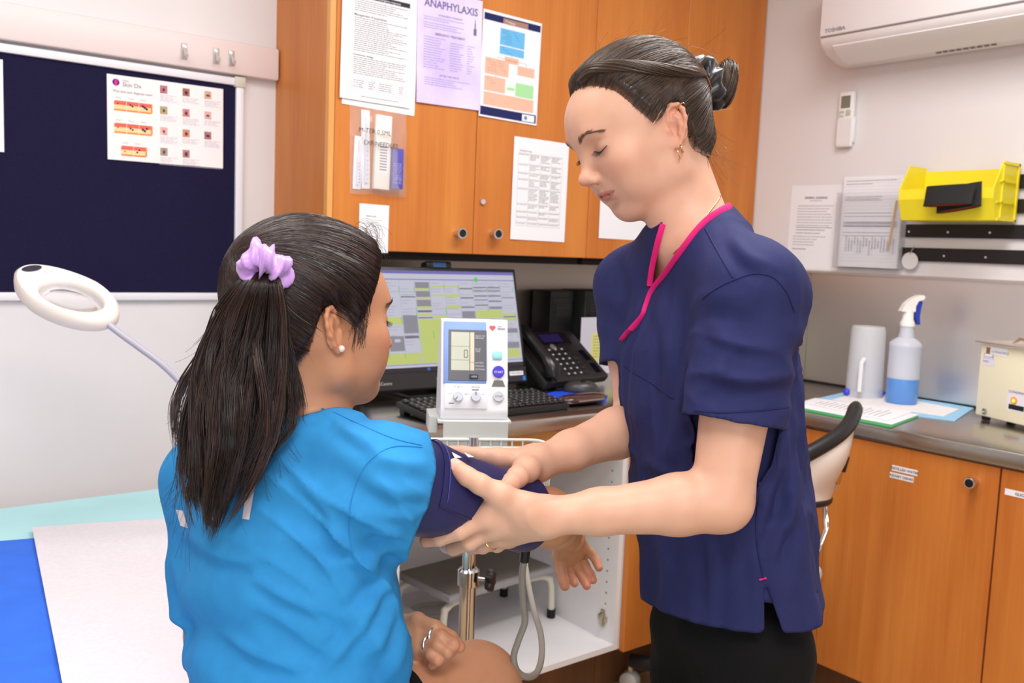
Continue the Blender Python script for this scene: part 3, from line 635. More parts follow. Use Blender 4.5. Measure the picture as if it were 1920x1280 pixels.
for a in ('grey|3|0|.075', 'yellow|3|.075|.1', 'grey|3|.11|.185', 'yellow|3|.19|.21', 'grey|3|.22|.30', 'yellow|3|.30|.33', 'dgrey|3|.35|.375', 'yellow|3|.39|.42', 'dgrey|3|.435|.45', 'grey|2|.41|.63', 'dgrey|2|.175|.19', 'grey|1|.66|.84', 'dgrey|2|.66|.69', 'yellow|4|.045|.065', 'yellow|5|.045|.065', 'yellow|4|.155|.175', 'yellow|5|.15|.19', 'yellow|5|.29|.33', 'dgrey|6|.07|.085', 'dgrey|6|.19|.205', 'dgrey|7|.055|.07', 'dgrey|8|.055|.07', 'dgrey|7|.10|.112', 'dgrey|8|.10|.112', 'dgrey|7|.165|.18', 'dgrey|8|.165|.18', 'dgrey|7|.22|.23', 'dgrey|8|.235|.25', 'dgrey|9|.19|.2', 'dgrey|6|.31|.325', 'dgrey|7|.285|.3', 'grey|8|.31|.345', 'grey|6|.37|.46', 'yellow|4|.42|.45', 'dgrey|5|.455|.47', 'yellow|9|.40|.43', 'yellow|9|.46|.5', 'dgrey|9|.44|.455', 'yellow|0|.30|.36', 'dgrey|0|.36|.38', 'yellow|1|.43|.52', 'purple|0|.72|.75', 'dgrey|6|.5|.52', 'grey|7|.52|.56', 'yellow|8|.54|.6', 'grey|9|.6|.66', 'grey|9|.78|.86', 'yellow|9|.87|.98', 'yellow|7|.84|.98', 'yellow|8|.86|.98', 'yellow|6|.6|.98'):
    c, col, p, q = a.split('|'); cell(c, int(col), float(p), float(q))
cell('yellow', 7, .355, .46, 2); cell('yellow', 3, .46, 1.0, 3); cell('yellow', 0, .87, 1.0, 3); sr('white', gx+cw*1+0.035, g0+0.56, 0.035, 0.03, 4e-4); sr('red', gx+cw*8, g0+0.06, 0.004, 0.015, 4e-4)
scr.cur = names.index('green'); scr.add([SX @ Vector((0.735*sw+0.0065*math.cos(2*PI*k/20), sh-0.085*sh+0.0065*math.sin(2*PI*k/20), 0.0008)) for k in range(20)], [tuple(range(20))])
scr.build('display', [SCOL[n] for n in names], mo)
lg = MB(); text_mb(lg, 'ThinkCentre', 0.012, MX @ Matrix.Translation((0.02, 0.018, 0.003))); lg.build('logo', mat('logo_silver', (190, 180, 176), 0.4), mo)
MB().box((0.225, 0.020, 0.0026), (0.265, 0.030, 0.003), MX).build('label_sticker', PAPER, mo); st = MB().box((0.477, 0.022, 0.0026), (0.527, 0.034, 0.003), MX).build('label_sticker', PAPER, mo)
lt = MB(); text_mb(lt, 'TREATMENT', 0.008, MX @ Matrix.Translation((0.479, 0.0255, 0.0033))); lt.build('print', INK, st)
MB().box((0.524, 0.006, 0.0026), (0.534, 0.019, 0.003), MX).build('badge', mat('badge_blue', (40, 120, 210), 0.4), mo)
c0 = MX @ Vector((mw/2, 0.12, -0.035))
MB().box((c0.x-0.03, c0.y, c0.z-0.1), (c0.x+0.03, c0.y+0.02, c0.z+0.03), bev=0.004).tube([(c0.x, c0.y+0.02, c0.z-0.05), (c0.x, c0.y+0.045, ZT+0.012)], 0.018, 12).build('stand_neck', BLACK, mo, smooth=True)
MB().box((c0.x-0.13, 2.10, ZT+0.0005), (c0.x+0.13, 2.30, ZT+0.012), bev=0.004).build('stand_base', BLACK, mo, smooth=True)
MB().box((mw*0.42, mh-0.004, -0.03), (mw*0.58, mh+0.018, 0.004), MX, bev=0.007).build('webcam', BLACK, mo, smooth=True)
MB().box((mw*0.46, mh-0.001, 0.0041), (mw*0.54, mh+0.013, 0.0048), MX).build('webcam_shutter', mat('webcam_blue', (40, 80, 130), 0.4), mo)
# ---- keyboard
kb = thing('keyboard', 'black computer keyboard on the desk behind the blood pressure monitor', 'keyboard', (1.36, 1.87, ZT))
KX = Matrix.Translation((1.155, 1.792, ZT+0.0005)) @ Matrix.Rotation(0.03, 4, 'Z') @ Matrix.Rotation(0.10, 4, 'X')
MB().box((0, 0, 0), (0.445, 0.155, 0.016), KX, bev=0.004).build('base', mat('keyboard_black', (24, 24, 26), 0.45), kb, smooth=True)
MB().box((0.01, 0.13, -0.014), (0.03, 0.15, 0.002), KX).build('foot', BLACK, kb); MB().box((0.41, 0.13, -0.014), (0.43, 0.15, 0.002), KX).build('foot', BLACK, kb)
keys = MB(); leg = MB()
for r_ in range(6):
    for c_ in range(22):
        if c_ in (15, 19) and False: continue
        x = 0.010+0.0194*c_ + (0.004 if c_ > 14 else 0); y = 0.010+0.0225*r_+(0.006 if r_ == 5 else 0)
        keys.box((x, y, 0.016), (x+0.0165, y+0.0185, 0.0225), KX, bev=0.003, seg=1)
        leg.add([KX @ Vector(q) for q in ((x+0.005, y+0.009, 0.0229), (x+0.009, y+0.009, 0.0229), (x+0.009, y+0.014, 0.0229), (x+0.005, y+0.014, 0.0229))], [(0, 1, 2, 3)])
k_ = keys.build('keys', mat('key_black', (30, 30, 33), 0.35), kb); k_['kind'] = 'stuff'
l_ = leg.build('key_legends', mat('key_legend', (150, 150, 155), 0.6), k_); l_['kind'] = 'stuff'
# ---- desk phone
ph = thing('desk_phone', 'black office desk phone with handset beside the monitor', 'phone', (1.88, 2.1, ZT))
pf = onZ(1046, 733, ZT); pr = onZ(1143, 720, ZT)
u = (pr-pf); u.z = 0; pwid = u.length; u.normalize(); v = Vector((-u.y, u.x, 0)); pt = math.radians(38)
vy = v*math.cos(pt)+Vector((0, 0, math.sin(pt))); vn = u.cross(vy)
PX = frame(pf+Vector((0, 0, 0.027)), u, vy, vn); PW, PH = pwid, 0.215
MB().box((0, 0, -0.03), (PW, PH, 0), PX, bev=0.008).build('body', mat('phone_black', (26, 26, 28), 0.4), ph, smooth=True)
MB().prism([pf+v*0.03+Vector((0, 0, 0.001)), pf+v*0.17+Vector((0, 0, 0.001)), pf+v*0.15+Vector((0, 0, 0.10))], u*PW*0.8).build('foot', BLACK, ph)
MB().box((0.05, PH*0.70, 0), (PW*0.80, PH-0.010, 0.003), PX, bev=0.001).build('screen_bezel', mat('phone_glass', (14, 12, 26), 0.1), ph)
MB().box((0.075, PH*0.76, 0.003), (PW*0.66, PH*0.92, 0.0036), PX).build('screen', emis('phone', (52, 40, 110), 0.25), ph)
pk = MB()
for r_ in range(6):
    for c_ in range(3): pk.box((0.060+0.030*c_, 0.018+0.021*r_, 0), (0.080+0.030*c_, 0.031+0.021*r_, 0.004), PX, bev=0.0015, seg=1)
for r_ in range(4): pk.box((0.155, 0.018+0.021*r_, 0), (0.175, 0.031+0.021*r_, 0.004), PX, bev=0.0015, seg=1)
k_ = pk.build('buttons', mat('phone_key', (34, 34, 37), 0.4), ph); k_['kind'] = 'stuff'
pl = MB()
for r_ in range(6):
    for c_ in range(3): pl.box((0.066+0.030*c_, 0.022+0.021*r_, 0.004), (0.073+0.030*c_, 0.027+0.021*r_, 0.0043), PX)
k2 = pl.build('button_marks', mat('phone_mark', (210, 210, 214), 0.5), k_); k2['kind'] = 'stuff'
MB().lathe([(0, 0), (0.012, 0), (0.012, 0.004), (0.008, 0.005), (0, 0.005)], 16, PX @ Matrix.Translation((0.10, PH*0.66, 0))).build('navigation_button', mat('nav_silver', (170, 165, 158), 0.3, metal=0.7), ph, smooth=True)
MB().box((PW*0.80, 0.075, 0), (PW*0.90, 0.12, 0.0015), PX).box((PW*0.80, 0.02, 0), (PW*0.90, 0.062, 0.0015), PX).build('side_display', mat('phone_glass', (14, 12, 26), 0.1), ph)
hs = MB(); xs_ = -0.022
hp_ = [PX @ Vector((xs_, 0.012, 0.012)), PX @ Vector((xs_, 0.03, 0.028)), PX @ Vector((xs_, 0.07, 0.036)), PX @ Vector((xs_, 0.15, 0.036)), PX @ Vector((xs_, 0.19, 0.028)), PX @ Vector((xs_, 0.208, 0.012))]
hs.tube(hp_, [0.024, 0.027, 0.019, 0.019, 0.027, 0.024], 14).build('handset', mat('handset_black', (20, 20, 22), 0.25), ph, smooth=True)
MB().box((-0.05, 0, -0.03), (0.0, PH, -0.002), PX, bev=0.006).build('cradle', mat('phone_black', (26, 26, 28), 0.4), ph, smooth=True)
cp = [pf+u*(-0.02)+v*(-0.005)+Vector((0, 0, 0.02))]
a0 = pf+u*(-0.02)+v*(-0.01); a1 = pf+u*0.09-v*0.02; a2 = pf+u*0.16-v*0.01
cord = []
for i in range(260):
    t = i/259; b_ = a0*(1-t)**2+a1*2*t*(1-t)+a2*t*t + Vector((0, 0, 0.0065)); ang = t*2*PI*26
    cord.append(b_+v*(0.004*math.cos(ang))+Vector((0, 0, 0.004*math.sin(ang))))
MB().tube(cord, 0.0014, 5).build('coiled_cord', BLACK, ph, smooth='all')
# ---- mouse, blue mat, glasses case, small things
m0 = onZ(1098, 737, ZT); mm = thing('computer_mouse', 'black and grey computer mouse in front of the phone', 'mouse', m0)
def dome(c, rx, ry, h, rot, name, m, parent=None):
    rs = []; n = 24
    for i in range(8):
        a = PI/2*i/7; rr = math.cos(a)**0.6; rs.append([Matrix.Rotation(rot, 3, 'Z') @ Vector((rx*rr*math.cos(2*PI*j/n), ry*rr*math.sin(2*PI*j/n), 0)) + Vector(c) + Vector((0, 0, h*math.sin(a))) for j in range(n)])
    return MB().rings(rs).build(name, m, parent, smooth='all')
dome(m0+Vector((0, 0.02, 0.001)), 0.032, 0.055, 0.034, 0.9, 'shell', mat('mouse_grey', (58, 56, 58), 0.3), mm); MB().box((m0.x-0.012, m0.y+0.004, ZT+0.033), (m0.x+0.004, m0.y+0.012, ZT+0.038), bev=0.002).build('wheel', BLACK, mm)
q = [onZ(a, b, ZT) for a, b in ((1024, 738), (1062, 730), (1140, 742), (1135, 756), (1042, 749))]
o = MB().prism([(v_.x, v_.y, ZT+0.0003) for v_ in q], (0, 0, 0.0012)).build('blue_card', mat('card_blue', (40, 84, 232), 0.5)); tag(o, 'bright blue sheet lying under the computer mouse', 'paper')
g0_ = onZ(1092, 757, ZT); gc = thing('glasses_case', 'dark brown shiny glasses case on the front of the desk', 'case', g0_)
xf = Matrix.Translation(g0_+Vector((0, 0, 0.001))) @ Matrix.Rotation(0.06, 4, 'Z')
rs = []
for i in range(13):
    a = -1+2*i/12; e = (1-abs(a)**4)**0.5+0.05; rs.append([Vector((a*0.085, 0.03*e*math.cos(2*PI*j/16), 0.0145+0.014*e*math.sin(2*PI*j/16))) for j in range(16)])
MB().rings(rs, xf=xf).build('shell', mat('case_brown', (62, 38, 40), 0.2, coat=0.6), gc, smooth='all')
MB().tube([xf @ Vector((-0.05, -0.0335, 0.0145)), xf @ Vector((0.05, -0.0335, 0.0145))], 0.0022, 6).build('clasp_strip', CHROME, gc, smooth=True)
# small white and green box beside the monitor
q = onZ(997, 722, ZT); o = thing('medicine_box', 'small white and green carton between the monitor and the phone', 'box', q)
MB().box((q.x-0.012, q.y, ZT+0.0005), (q.x+0.02, q.y+0.03, ZT+0.085), bev=0.001).build('carton', PAPER, o); MB().box((q.x-0.0125, q.y-0.0004, ZT+0.001), (q.x+0.0205, q.y, ZT+0.016)).build('green_band', mat('carton_green', (80, 190, 90), 0.5), o); MB().box((q.x-0.0125, q.y-0.0004, ZT+0.055), (q.x+0.0205, q.y, ZT+0.058)).build('green_line', mat('carton_green', (80, 190, 90), 0.5), o)
# dark tray tower, speaker and leaning papers behind the phone
q0 = onZ(1102, 690, ZT)
def tower(x0, x1, y0, y1, h, label, name, cat, m):
    t = thing(name, label, cat, ((x0+x1)/2, (y0+y1)/2, ZT))
    MB().box((x0, y0, ZT+0.0005), (x1, y1, ZT+h), bev=0.004).build('body', m, t, smooth=True)
    MB().box((x0+0.008, y0-0.002, ZT+0.02), (x1-0.008, y0, ZT+h-0.02), bev=0.0009).build('front_panel', mat('tower_front', (14, 14, 15), 0.5), t)
    for k in range(4): MB().box((x0+0.02, y0-0.004, ZT+h-0.05-0.012*k), (x1-0.02, y0-0.002, ZT+h-0.045-0.012*k)).build('vent_slot', BLACK, t)
    return t
a_ = onY(1042, 545, 2.36); b_ = onY(1095, 545, 2.36); tower(a_.x-0.02, b_.x-0.045, 2.36, 2.46, a_.z-ZT, 'black speaker box standing against the splashback behind the phone', 'speaker_box', 'speaker', BLACK)
a_ = onY(1096, 545, 2.33); tower(a_.x+0.004, a_.x+0.24, 2.33, 2.46, a_.z-ZT, 'dark grey document box against the splashback beside the standing woman', 'document_box', 'box', mat('box_charcoal', (44, 46, 46), 0.6))
a_ = onY(1090, 595, 2.30); d = Sheet('leaning_sheet', 'white and yellow sheets leaning against the dark document box', 'paper', (a_.x, 2.30, a_.z), 0.21, a_.z-ZT-0.001, 'Y', tilt=0.0, m=mat('sheet_lilac', (216, 214, 228), 0.7))
d.rect(mat('print_yellow', (226, 226, 140), 0.7), 0.05, 0.055, 0.16, 0.10); d.lines(GREYINK, 0.06, 0.065, 0.12, 8, 0.010); d.done()
# ================================================================== right wall and bench
# ---- air conditioner
ac = thing('air_conditioner', 'white split air conditioner high on the right wall', 'air conditioner', (XW, 1.4, 1.9))
ya = onX(1530, 85, 2.56).y; yz = ya-0.82
ACM = mat('ac_white', (236, 232, 234), 0.3)
prof = [(XW-0.001, 1.905), (XW-0.05, 1.897), (XW-0.10, 1.902), (XW-0.165, 1.925), (XW-0.192, 1.946), (XW-0.2, 1.966), (XW-0.2, 1.995), (XW-0.2, 2.17), (XW-0.17, 2.19), (XW-0.001, 2.19)]
rs = []
for yy, s in ((ya, 0.93), (ya-0.006, 0.98), (ya-0.016, 1.0), (yz+0.016, 1.0), (yz+0.006, 0.98), (yz, 0.93)):
    cx, cz = XW-0.001, 2.05; rs.append([Vector((cx+(x-cx)*s, yy, cz+(z-cz)*s)) for x, z in prof])
MB().rings(rs).build('body', ACM, ac, smooth=True)
MB().box((XW-0.2035, yz+0.012, 1.972), (XW-0.1995, ya-0.012, 2.168), bev=0.0015).build('front_panel', ACM, ac, smooth=True)
flap = [(XW-0.100, 1.8995), (XW-0.163, 1.9225), (XW-0.187, 1.9425)]
MB().rings([[Vector((x, yy, z)) for x, z in flap]+[Vector((x-0.001, yy, z-0.0035)) for x, z in reversed(flap)] for yy in (ya-0.05, yz+0.05)]).build('louvre_flap', ACM, ac, smooth=True)
LN = mat('ac_gap', (120, 112, 112), 0.7)
MB().box((XW-0.2012, yz+0.02, 1.9665), (XW-0.199, ya-0.014, 1.9705)).build('panel_gap', LN, ac)
lg = MB(); text_mb(lg, 'TOSHIBA', 0.016, frame(onX(1546, 62, XW-0.2042), Vector((0, -1, 0)), Vector((0, 0, 1)), Vector((-1, 0, 0))), sx=1.1, bold=0.0003); lg.build('logo', ink('logo_grey', (110, 110, 122)), ac)
mk = MB()
for k in range(9):
    y_ = onX(1755, 92, 2.68).y-0.02*k; mk.box((XW-0.082, y_-0.014, 1.8955), (XW-0.074, y_, 1.8975)); 
o = mk.build('warning_print', LN, ac); o['kind'] = 'stuff'
# ---- remote in its holder
p = onX(1585, 225, XW-0.02); rm = thing('remote_control', 'white air conditioner remote in a wall holder', 'remote', (XW, p.y, p.z))
RX = frame(Vector((XW-0.001, p.y, p.z)), Vector((0, -1, 0)), Vector((0, 0, 1)), Vector((-1, 0, 0)))
MB().box((-0.031, -0.075, 0), (0.031, 0.01, 0.018), RX, bev=0.006).build('holder', WHITE, rm, smooth=True)
bd = MB().box((-0.027, -0.088, 0.004), (0.027, 0.092, 0.024), RX, bev=0.006).build('body', mat('remote_white', (240, 238, 238), 0.35), rm, smooth=True)
MB().box((-0.017, 0.038, 0.0238), (0.017, 0.078, 0.0246), RX, bev=0.0003).build('display', mat('lcd_grey', (122, 124, 112), 0.25), rm)
for (x, z, w, h, m) in ((-0.021, 0.022, 0.018, 0.008, 'g'), (-0.021, 0.010, 0.018, 0.007, 'g'), (0.003, 0.012, 0.018, 0.02, 'g')):
    MB().box((x, z, 0.0236), (x+w, z+h, 0.0256), RX, bev=0.002).build('button', mat('button_green_grey', (186, 196, 180), 0.5), rm, smooth=True)
MB().box((-0.0255, -0.082, 0.0238), (0.0255, 0.004, 0.0248), RX, bev=0.0004).build('cover', mat('remote_cover', (232, 229, 232), 0.35), rm)
# ---- black rails with screws
STR = mat('rail_black', (26, 22, 24), 0.45)
y0s = 1.543; y1s = 0.95
for k, (z0, z1) in enumerate(((1.498, 1.538), (1.428, 1.468), (1.355, 1.395), (1.282, 1.323))):
    t = thing('hanging_rail', ['black hanging rail behind the top of the yellow bin', 'black hanging rail behind the bottom of the yellow bin', 'bare black hanging rail directly below the yellow bin', 'lowest black hanging rail, with a round white tag'][k], 'rail', (XW, 1.2, z0), 'black rails on the right wall')
    ys_ = y0s+(0.006*k)
    MB().box((XW-0.012, y1s, z0), (XW-0.001, ys_, z1), bev=0.0015, seg=1).build('strip', STR, t)
    for j in range(5):
        yy = ys_-0.012-0.125*j
        MB().lathe([(0, 0), (0.004, 0), (0.0035, 0.0012), (0, 0.0018)], 10, frame(Vector((XW-0.012, yy, (z0+z1)/2-0.003)), Vector((0, 1, 0)), Vector((0, 0, 1)), Vector((-1, 0, 0)))).build('screw', CHROME, t, smooth=True)
p = onX(1706, 489, XW-0.018)
tg = thing('round_tag', 'round white tag hanging from the lowest black rail', 'tag', p)
MB().lathe([(0, 0), (0.026, 0), (0.027, 0.001), (0.026, 0.002), (0, 0.002)], 28, frame(p, Vector((0, 1, 0)), Vector((0, 0, 1)), Vector((-1, 0, 0)))).build('disc', mat('tag_white', (218, 216, 218), 0.4), tg, smooth=True)
MB().tube([p+Vector((-0.003, 0, 0.02)), p+Vector((-0.004, -0.006, 0.034)), p+Vector((0, -0.01, 0.045)), p+Vector((0.003, -0.004, 0.035))], 0.0014, 6).build('ring', mat('string_tan', (176, 150, 120), 0.6), tg, smooth=True)
# ---- yellow bin
YEL = mat('bin_yellow', (244, 226, 44), 0.4)
bn = thing('storage_bin', 'yellow plastic open-front bin hung on the black rails', 'bin', (XW, 1.37, 1.4))
xb_ = XW-0.014; yL, yR = onX(1735, 330, xb_).y, onX(1911, 330, xb_).y
def BP(d, y, z): return Vector((xb_-d, y, z))
pr_ = [(0, 1.402), (0, 1.566), (0.095, 1.566), (0.118, 1.53), (0.142, 1.492), (0.142, 1.462), (0.118, 1.402)]
for y_, sgn in ((yL, -1), (yR, 1)):
    MB().prism([BP(d, y_, z) for d, z in pr_], (0, 0.004*sgn, 0)).build('side_wall', YEL, bn)
MB().box(BP(0.004, yR+0.004, 1.402), BP(0, yL-0.004, 1.555)).build('back_wall', YEL, bn)
MB().box(BP(0.118, yR+0.004, 1.402), BP(0.004, yL-0.004, 1.406)).build('floor_panel', YEL, bn)
MB().prism([BP(0.118, yR+0.004, 1.402), BP(0.142, yR+0.004, 1.462), BP(0.138, yR+0.004, 1.462), BP(0.114, yR+0.004, 1.402)], (0, yL-yR-0.008, 0)).prism([BP(0.142, yR+0.004, 1.462), BP(0.142, yR+0.004, 1.492), BP(0.138, yR+0.004, 1.492), BP(0.138, yR+0.004, 1.462)], (0, yL-yR-0.008, 0)).build('front_lip', YEL, bn)
for (a, b_) in (((0.004, 1.558), (0.10, 1.566)), ((0.02, 1.508), (0.112, 1.512)), ((0.02, 1.45), (0.125, 1.454)), ((0.004, 1.402), (0.012, 1.566)), ((0.094, 1.41), (0.100, 1.56)), ((0.004, 1.402), (0.115, 1.408))):
    MB().box(BP(b_[0], yR-0.004, a[1]), BP(a[0], yR-0.0002, b_[1])).build('rib', YEL, bn)
# ---- two black pouches with orange lining hanging over the lip
def pouch(c, du, w, h, th, rot, label):
    t = thing('fabric_pouch', label, 'pouch', c, 'black pouches in the yellow bin')
    ex_ = (Vector((0, -1, 0))*math.cos(rot)+Vector((0, 0, 1))*math.sin(rot)); ez_ = (Vector((0, 0, 1))*math.cos(rot)-Vector((0, -1, 0))*math.sin(rot)) + Vector((0.22, 0, 0)); ez_.normalize(); en_ = ex_.cross(ez_)
    def ring_(s, v_, n=28): return [c + ex_*(w/2*s*math.copysign(abs(math.cos(a))**0.75, math.cos(a))) + en_*(th*s*(0.35+0.65*(1-v_))*math.sin(a)) + ez_*(h*v_) for a in [2*PI*j/n for j in range(n)]]
    out = [ring_(1, v_) for v_ in (0.0, 0.25, 0.5, 0.75, 0.97, 1.0)]
    m = MB().rings(out, cap=False); m.add(ring_(0.98, 1.0), [tuple(range(28))]); m.build('cover', mat('pouch_black', (30, 29, 32), 0.8, bump=0.3, bump_scale=300), t, smooth=True)
    inn = [ring_(0.95, v_) for v_ in (0.0, 0.3, 0.7)]
    m = MB().rings(list(reversed(inn)), cap=False); m.build('lining', mat('lining_orange', (206, 92, 46), 0.7), t, smooth=True)
    MB().tube(ring_(0.99, 0.0), 0.0017, 6, closed=True).build('hem', mat('pouch_black', (30, 29, 32), 0.8), t, smooth=True)
c1 = onX(1797, 392, XW-0.168); pouch(c1, 0, 0.128, 0.070, 0.011, 0.16, 'black fabric pouch with orange lining, lower one hanging from the yellow bin')
c2 = onX(1776, 384, XW-0.197); pouch(c2, 0, 0.140, 0.058, 0.012, 0.03, 'black fabric pouch with orange lining, upper one hanging from the yellow bin')
# small mark on the wall
# ---- bench-top things
def lathe_at(prof, p, m, name, parent, n=28): return MB().lathe(prof, n, Matrix.Translation(p)).build(name, m, parent, smooth=True)
zt = ZT+0.003
# absorbent pads and folder
def flat(name, label, cat, pxs, z, th, m, group=None):
    q = [onZ(a, b, ZT) for a, b in pxs]
    o = MB().prism([(v_.x, v_.y, z) for v_ in q], (0, 0, th)).build(name, m); tag(o, label, cat, group); return o
pad = flat('absorbent_pad', 'pale blue absorbent pad under the spray bottle and jug', 'pad', ((1524, 750), (1580, 737), (1690, 742), (1826, 766), (1790, 790), (1680, 776)), ZT+0.0004, 0.0022, mat('pad_blue', (152, 204, 238), 0.7, noise_amt=0.06, noise_scale=30))
q = [onZ(a, b, ZT) for a, b in ((1560, 751), (1595, 741), (1690, 748), (1798, 769), (1770, 782), (1680, 770))]
MB().prism([(v_.x, v_.y, ZT+0.0027) for v_ in q], (0, 0, 0.0012)).build('pad_liner', mat('pad_white', (238, 236, 236), 0.8, noise_amt=0.04, noise_scale=60), pad)
fo = flat('clipboard_folder', 'green edged folder of white papers on the near bench edge', 'folder', ((1476, 765), (1520, 752), (1722, 783), (1670, 803)), ZT+0.0005, 0.003, mat('folder_green', (60, 160, 92), 0.5))
for k, (pxs, lb) in enumerate(((((1482, 763), (1530, 752), (1724, 780), (1672, 799)), 0), (((1500, 758), (1528, 750), (1712, 776), (1664, 793)), 1))):
    o = flat('loose_sheet', ['larger white paper sheet lying on the green folder', 'top white printed sheet on the green folder'][k], 'paper', pxs, ZT+0.004+0.002*k, 0.0012, PAPER)
    if k:
        a_, b_, c_, d_ = [onZ(x, y, ZT) for x, y in pxs]; pm = MB()
        for i in range(14):
            f = 0.15+0.055*i; s_ = a_.lerp(d_, 0.15).lerp(b_.lerp(c_, 0.0), 0) if False else None
            l0 = a_.lerp(d_, f); l1 = b_.lerp(c_, f); s0 = l0.lerp(l1, 0.12); s1 = l0.lerp(l1, 0.6+0.25*((i*7) % 5)/5); dv = (d_-a_).normalized()*0.0025
            pm.quad((s0.x, s0.y, ZT+0.0074), (s1.x, s1.y, ZT+0.0074), (s1.x+dv.x, s1.y+dv.y, ZT+0.0074), (s0.x+dv.x, s0.y+dv.y, ZT+0.0074))
        pm.build('print', GREYINK, o)
# spray bottle
p = onZ(1689, 755, ZT+0.004); p.z = ZT+0.0042
sb = thing('spray_bottle', 'translucent spray bottle half full of blue liquid with white trigger head', 'spray bottle', p)
TRL = mat('translucent_plastic', (232, 236, 250), 0.4, trans=0.35, sss=0.0)
s = 1721/ (np.array([p.x, p.y, p.z-CAM_H]) @ CM[2]); H = lambda px_: px_/s
R0 = H(28)
lathe_at([(R0*0.9, 0), (R0, H(4)), (R0*1.0, H(47))], p, mat('blue_liquid', (104, 160, 236), 0.25, trans=0.15), 'liquid', sb)
lathe_at([(R0*1.0, H(47)), (R0*1.0, H(104)), (R0*1.03, H(107)), (R0*1.0, H(112)), (R0*0.8, H(118)), (R0*0.5, H(123)), (R0*0.44, H(134)), (R0*0.40, H(145))], p, TRL, 'bottle', sb)
lathe_at([(R0*0.46, H(144)), (R0*0.46, H(152)), (R0*0.36, H(156)), (R0*0.34, H(176)), (0, H(177))], p, mat('trigger_white', (240, 238, 236), 0.35), 'collar', sb, 20)
ur = Vector((CM[0][0], CM[0][1], 0)).normalized(); upv = Vector((0, 0, 1)); fwd = ur.cross(upv)
def SP(a, b): return p+ur*H(a)+upv*H(b)
hd = [SP(-16, 172), SP(-9, 186), SP(2, 196), SP(14, 202), SP(22, 203), SP(26, 200), SP(24, 195), SP(14, 191), SP(10, 182), SP(10, 172), SP(-4, 170)]
MB().prism([q_+fwd*H(8) for q_ in hd], -fwd*H(16)).build('trigger_head', mat('trigger_white', (240, 238, 236), 0.35), sb)
tr = [SP(12, 190), SP(18, 198), SP(23, 190), SP(21, 176), SP(20, 162), SP(22, 148), SP(17, 148), SP(10, 166), SP(13, 178)]
MB().prism([q_+fwd*H(5) for q_ in tr], -fwd*H(10)).build('trigger', mat('trigger_blue', (32, 62, 170), 0.35), sb)
# upturned jug
p = onZ(1619, 742, ZT+0.004); p.z = ZT+0.0042; s = 1721/(np.array([p.x, p.y, p.z-CAM_H]) @ CM[2])
jg = thing('upturned_jug', 'translucent plastic jug turned upside down beside the spray bottle', 'jug', p)
R1 = H(33); TR2 = mat('jug_plastic', (232, 234, 240), 0.3, alpha=0.55)
lathe_at([(R1*1.03, 0.0), (R1*1.0, H(4)), (R1*0.93, H(124)), (R1*0.86, H(131)), (0, H(133))], p, TR2, 'body', jg)
MB().tube([p+ur*H(-18)-fwd*-R1*0.9+upv*H(14), p+ur*H(-26)+fwd*R1*1.35+upv*H(16), p+ur*H(-26)+fwd*R1*1.35+upv*H(66), p+ur*H(-16)+fwd*R1*0.9+upv*H(72)], H(4.5), 8).build('handle', mat('jug_handle', (236, 236, 240), 0.35), jg, smooth=True)
for a_ in (-34, 29): MB().sphere(p+ur*H(a_)+fwd*H(6)+upv*H(7), (H(7), H(7), H(7)), 12, 8).build('blue_tab', mat('tab_blue', (66, 70, 214), 0.4), jg, smooth=True)
# white bottle behind the standing woman
p = onZ(1488, 756, ZT+0.004); p.z = ZT+0.008
wb = thing('lotion_bottle', 'white patterned bottle half hidden behind the standing woman', 'bottle', p); s = 1721/(np.array([p.x, p.y, p.z-CAM_H]) @ CM[2])
lathe_at([(H(12), 0), (H(13), H(4)), (H(12), H(40)), (H(13), H(46)), (H(11), H(60)), (H(6), H(66))], p, mat('bottle_pattern', (228, 222, 214), 0.5, noise_amt=0.15, noise_scale=90), 'body', wb)
lathe_at([(H(6), H(66)), (H(7), H(68)), (H(7), H(80)), (0, H(81))], p, WHITE, 'cap', wb)
# ultrasonic cleaner
z0 = ZT+0.014; p = onZ(1828, 776, z0); q = onZ(1920, 798, z0)
dr = (q-p); dr.z = 0; dr.normalize(); nb_ = Vector((-dr.y, dr.x, 0));  nb_ = nb_ if nb_.x > 0 else -nb_
CX = frame(p, dr, nb_, Vector((0, 0, 1))); s = 1721/(np.array([p.x, p.y, p.z-CAM_H]) @ CM[2]); hh = H(134)
uc = thing('ultrasonic_cleaner', 'cream metal ultrasonic cleaner with steel lid on the bench', 'cleaner', p)
dep = 0.13
MB().box((0, 0, 0), (0.26, dep, hh), CX, bev=0.003).build('housing', mat('cream_enamel', (240, 234, 206), 0.35), uc, smooth=True)
MB().box((-0.012, -0.012, hh), (0.27, dep, hh+0.006), CX, bev=0.002).build('lid_rim', STEEL, uc, smooth=True)
MB().tube([CX @ Vector((0.06, 0.05, hh+0.006)), CX @ Vector((0.08, 0.05, hh+0.02)), CX @ Vector((0.12, 0.05, hh+0.02)), CX @ Vector((0.14, 0.05, hh+0.006))], 0.004, 8).build('lid_handle', CHROME, uc, smooth=True)
for x_, y_ in ((0.02, 0.02), (0.24, 0.02), (0.02, dep-0.02), (0.24, dep-0.02)): MB().lathe([(0.011, -0.0125), (0.012, 0), (0, 0)], 12, CX @ Matrix.Translation((x_, y_, 0))).build('foot', RUBBER, uc)
MB().tube([CX @ Vector((0.0, 0.03, hh*0.82)), CX @ Vector((-0.022, 0.03, hh*0.82)), CX @ Vector((-0.028, 0.03, hh*0.82))], [0.012, 0.013, 0.009], 12).build('drain_spout', WHITE, uc, smooth=True)
FX = CX @ Matrix(((1, 0, 0, 0), (0, 0, 1, -0.0006), (0, 1, 0, 0), (0, 0, 0, 1)))
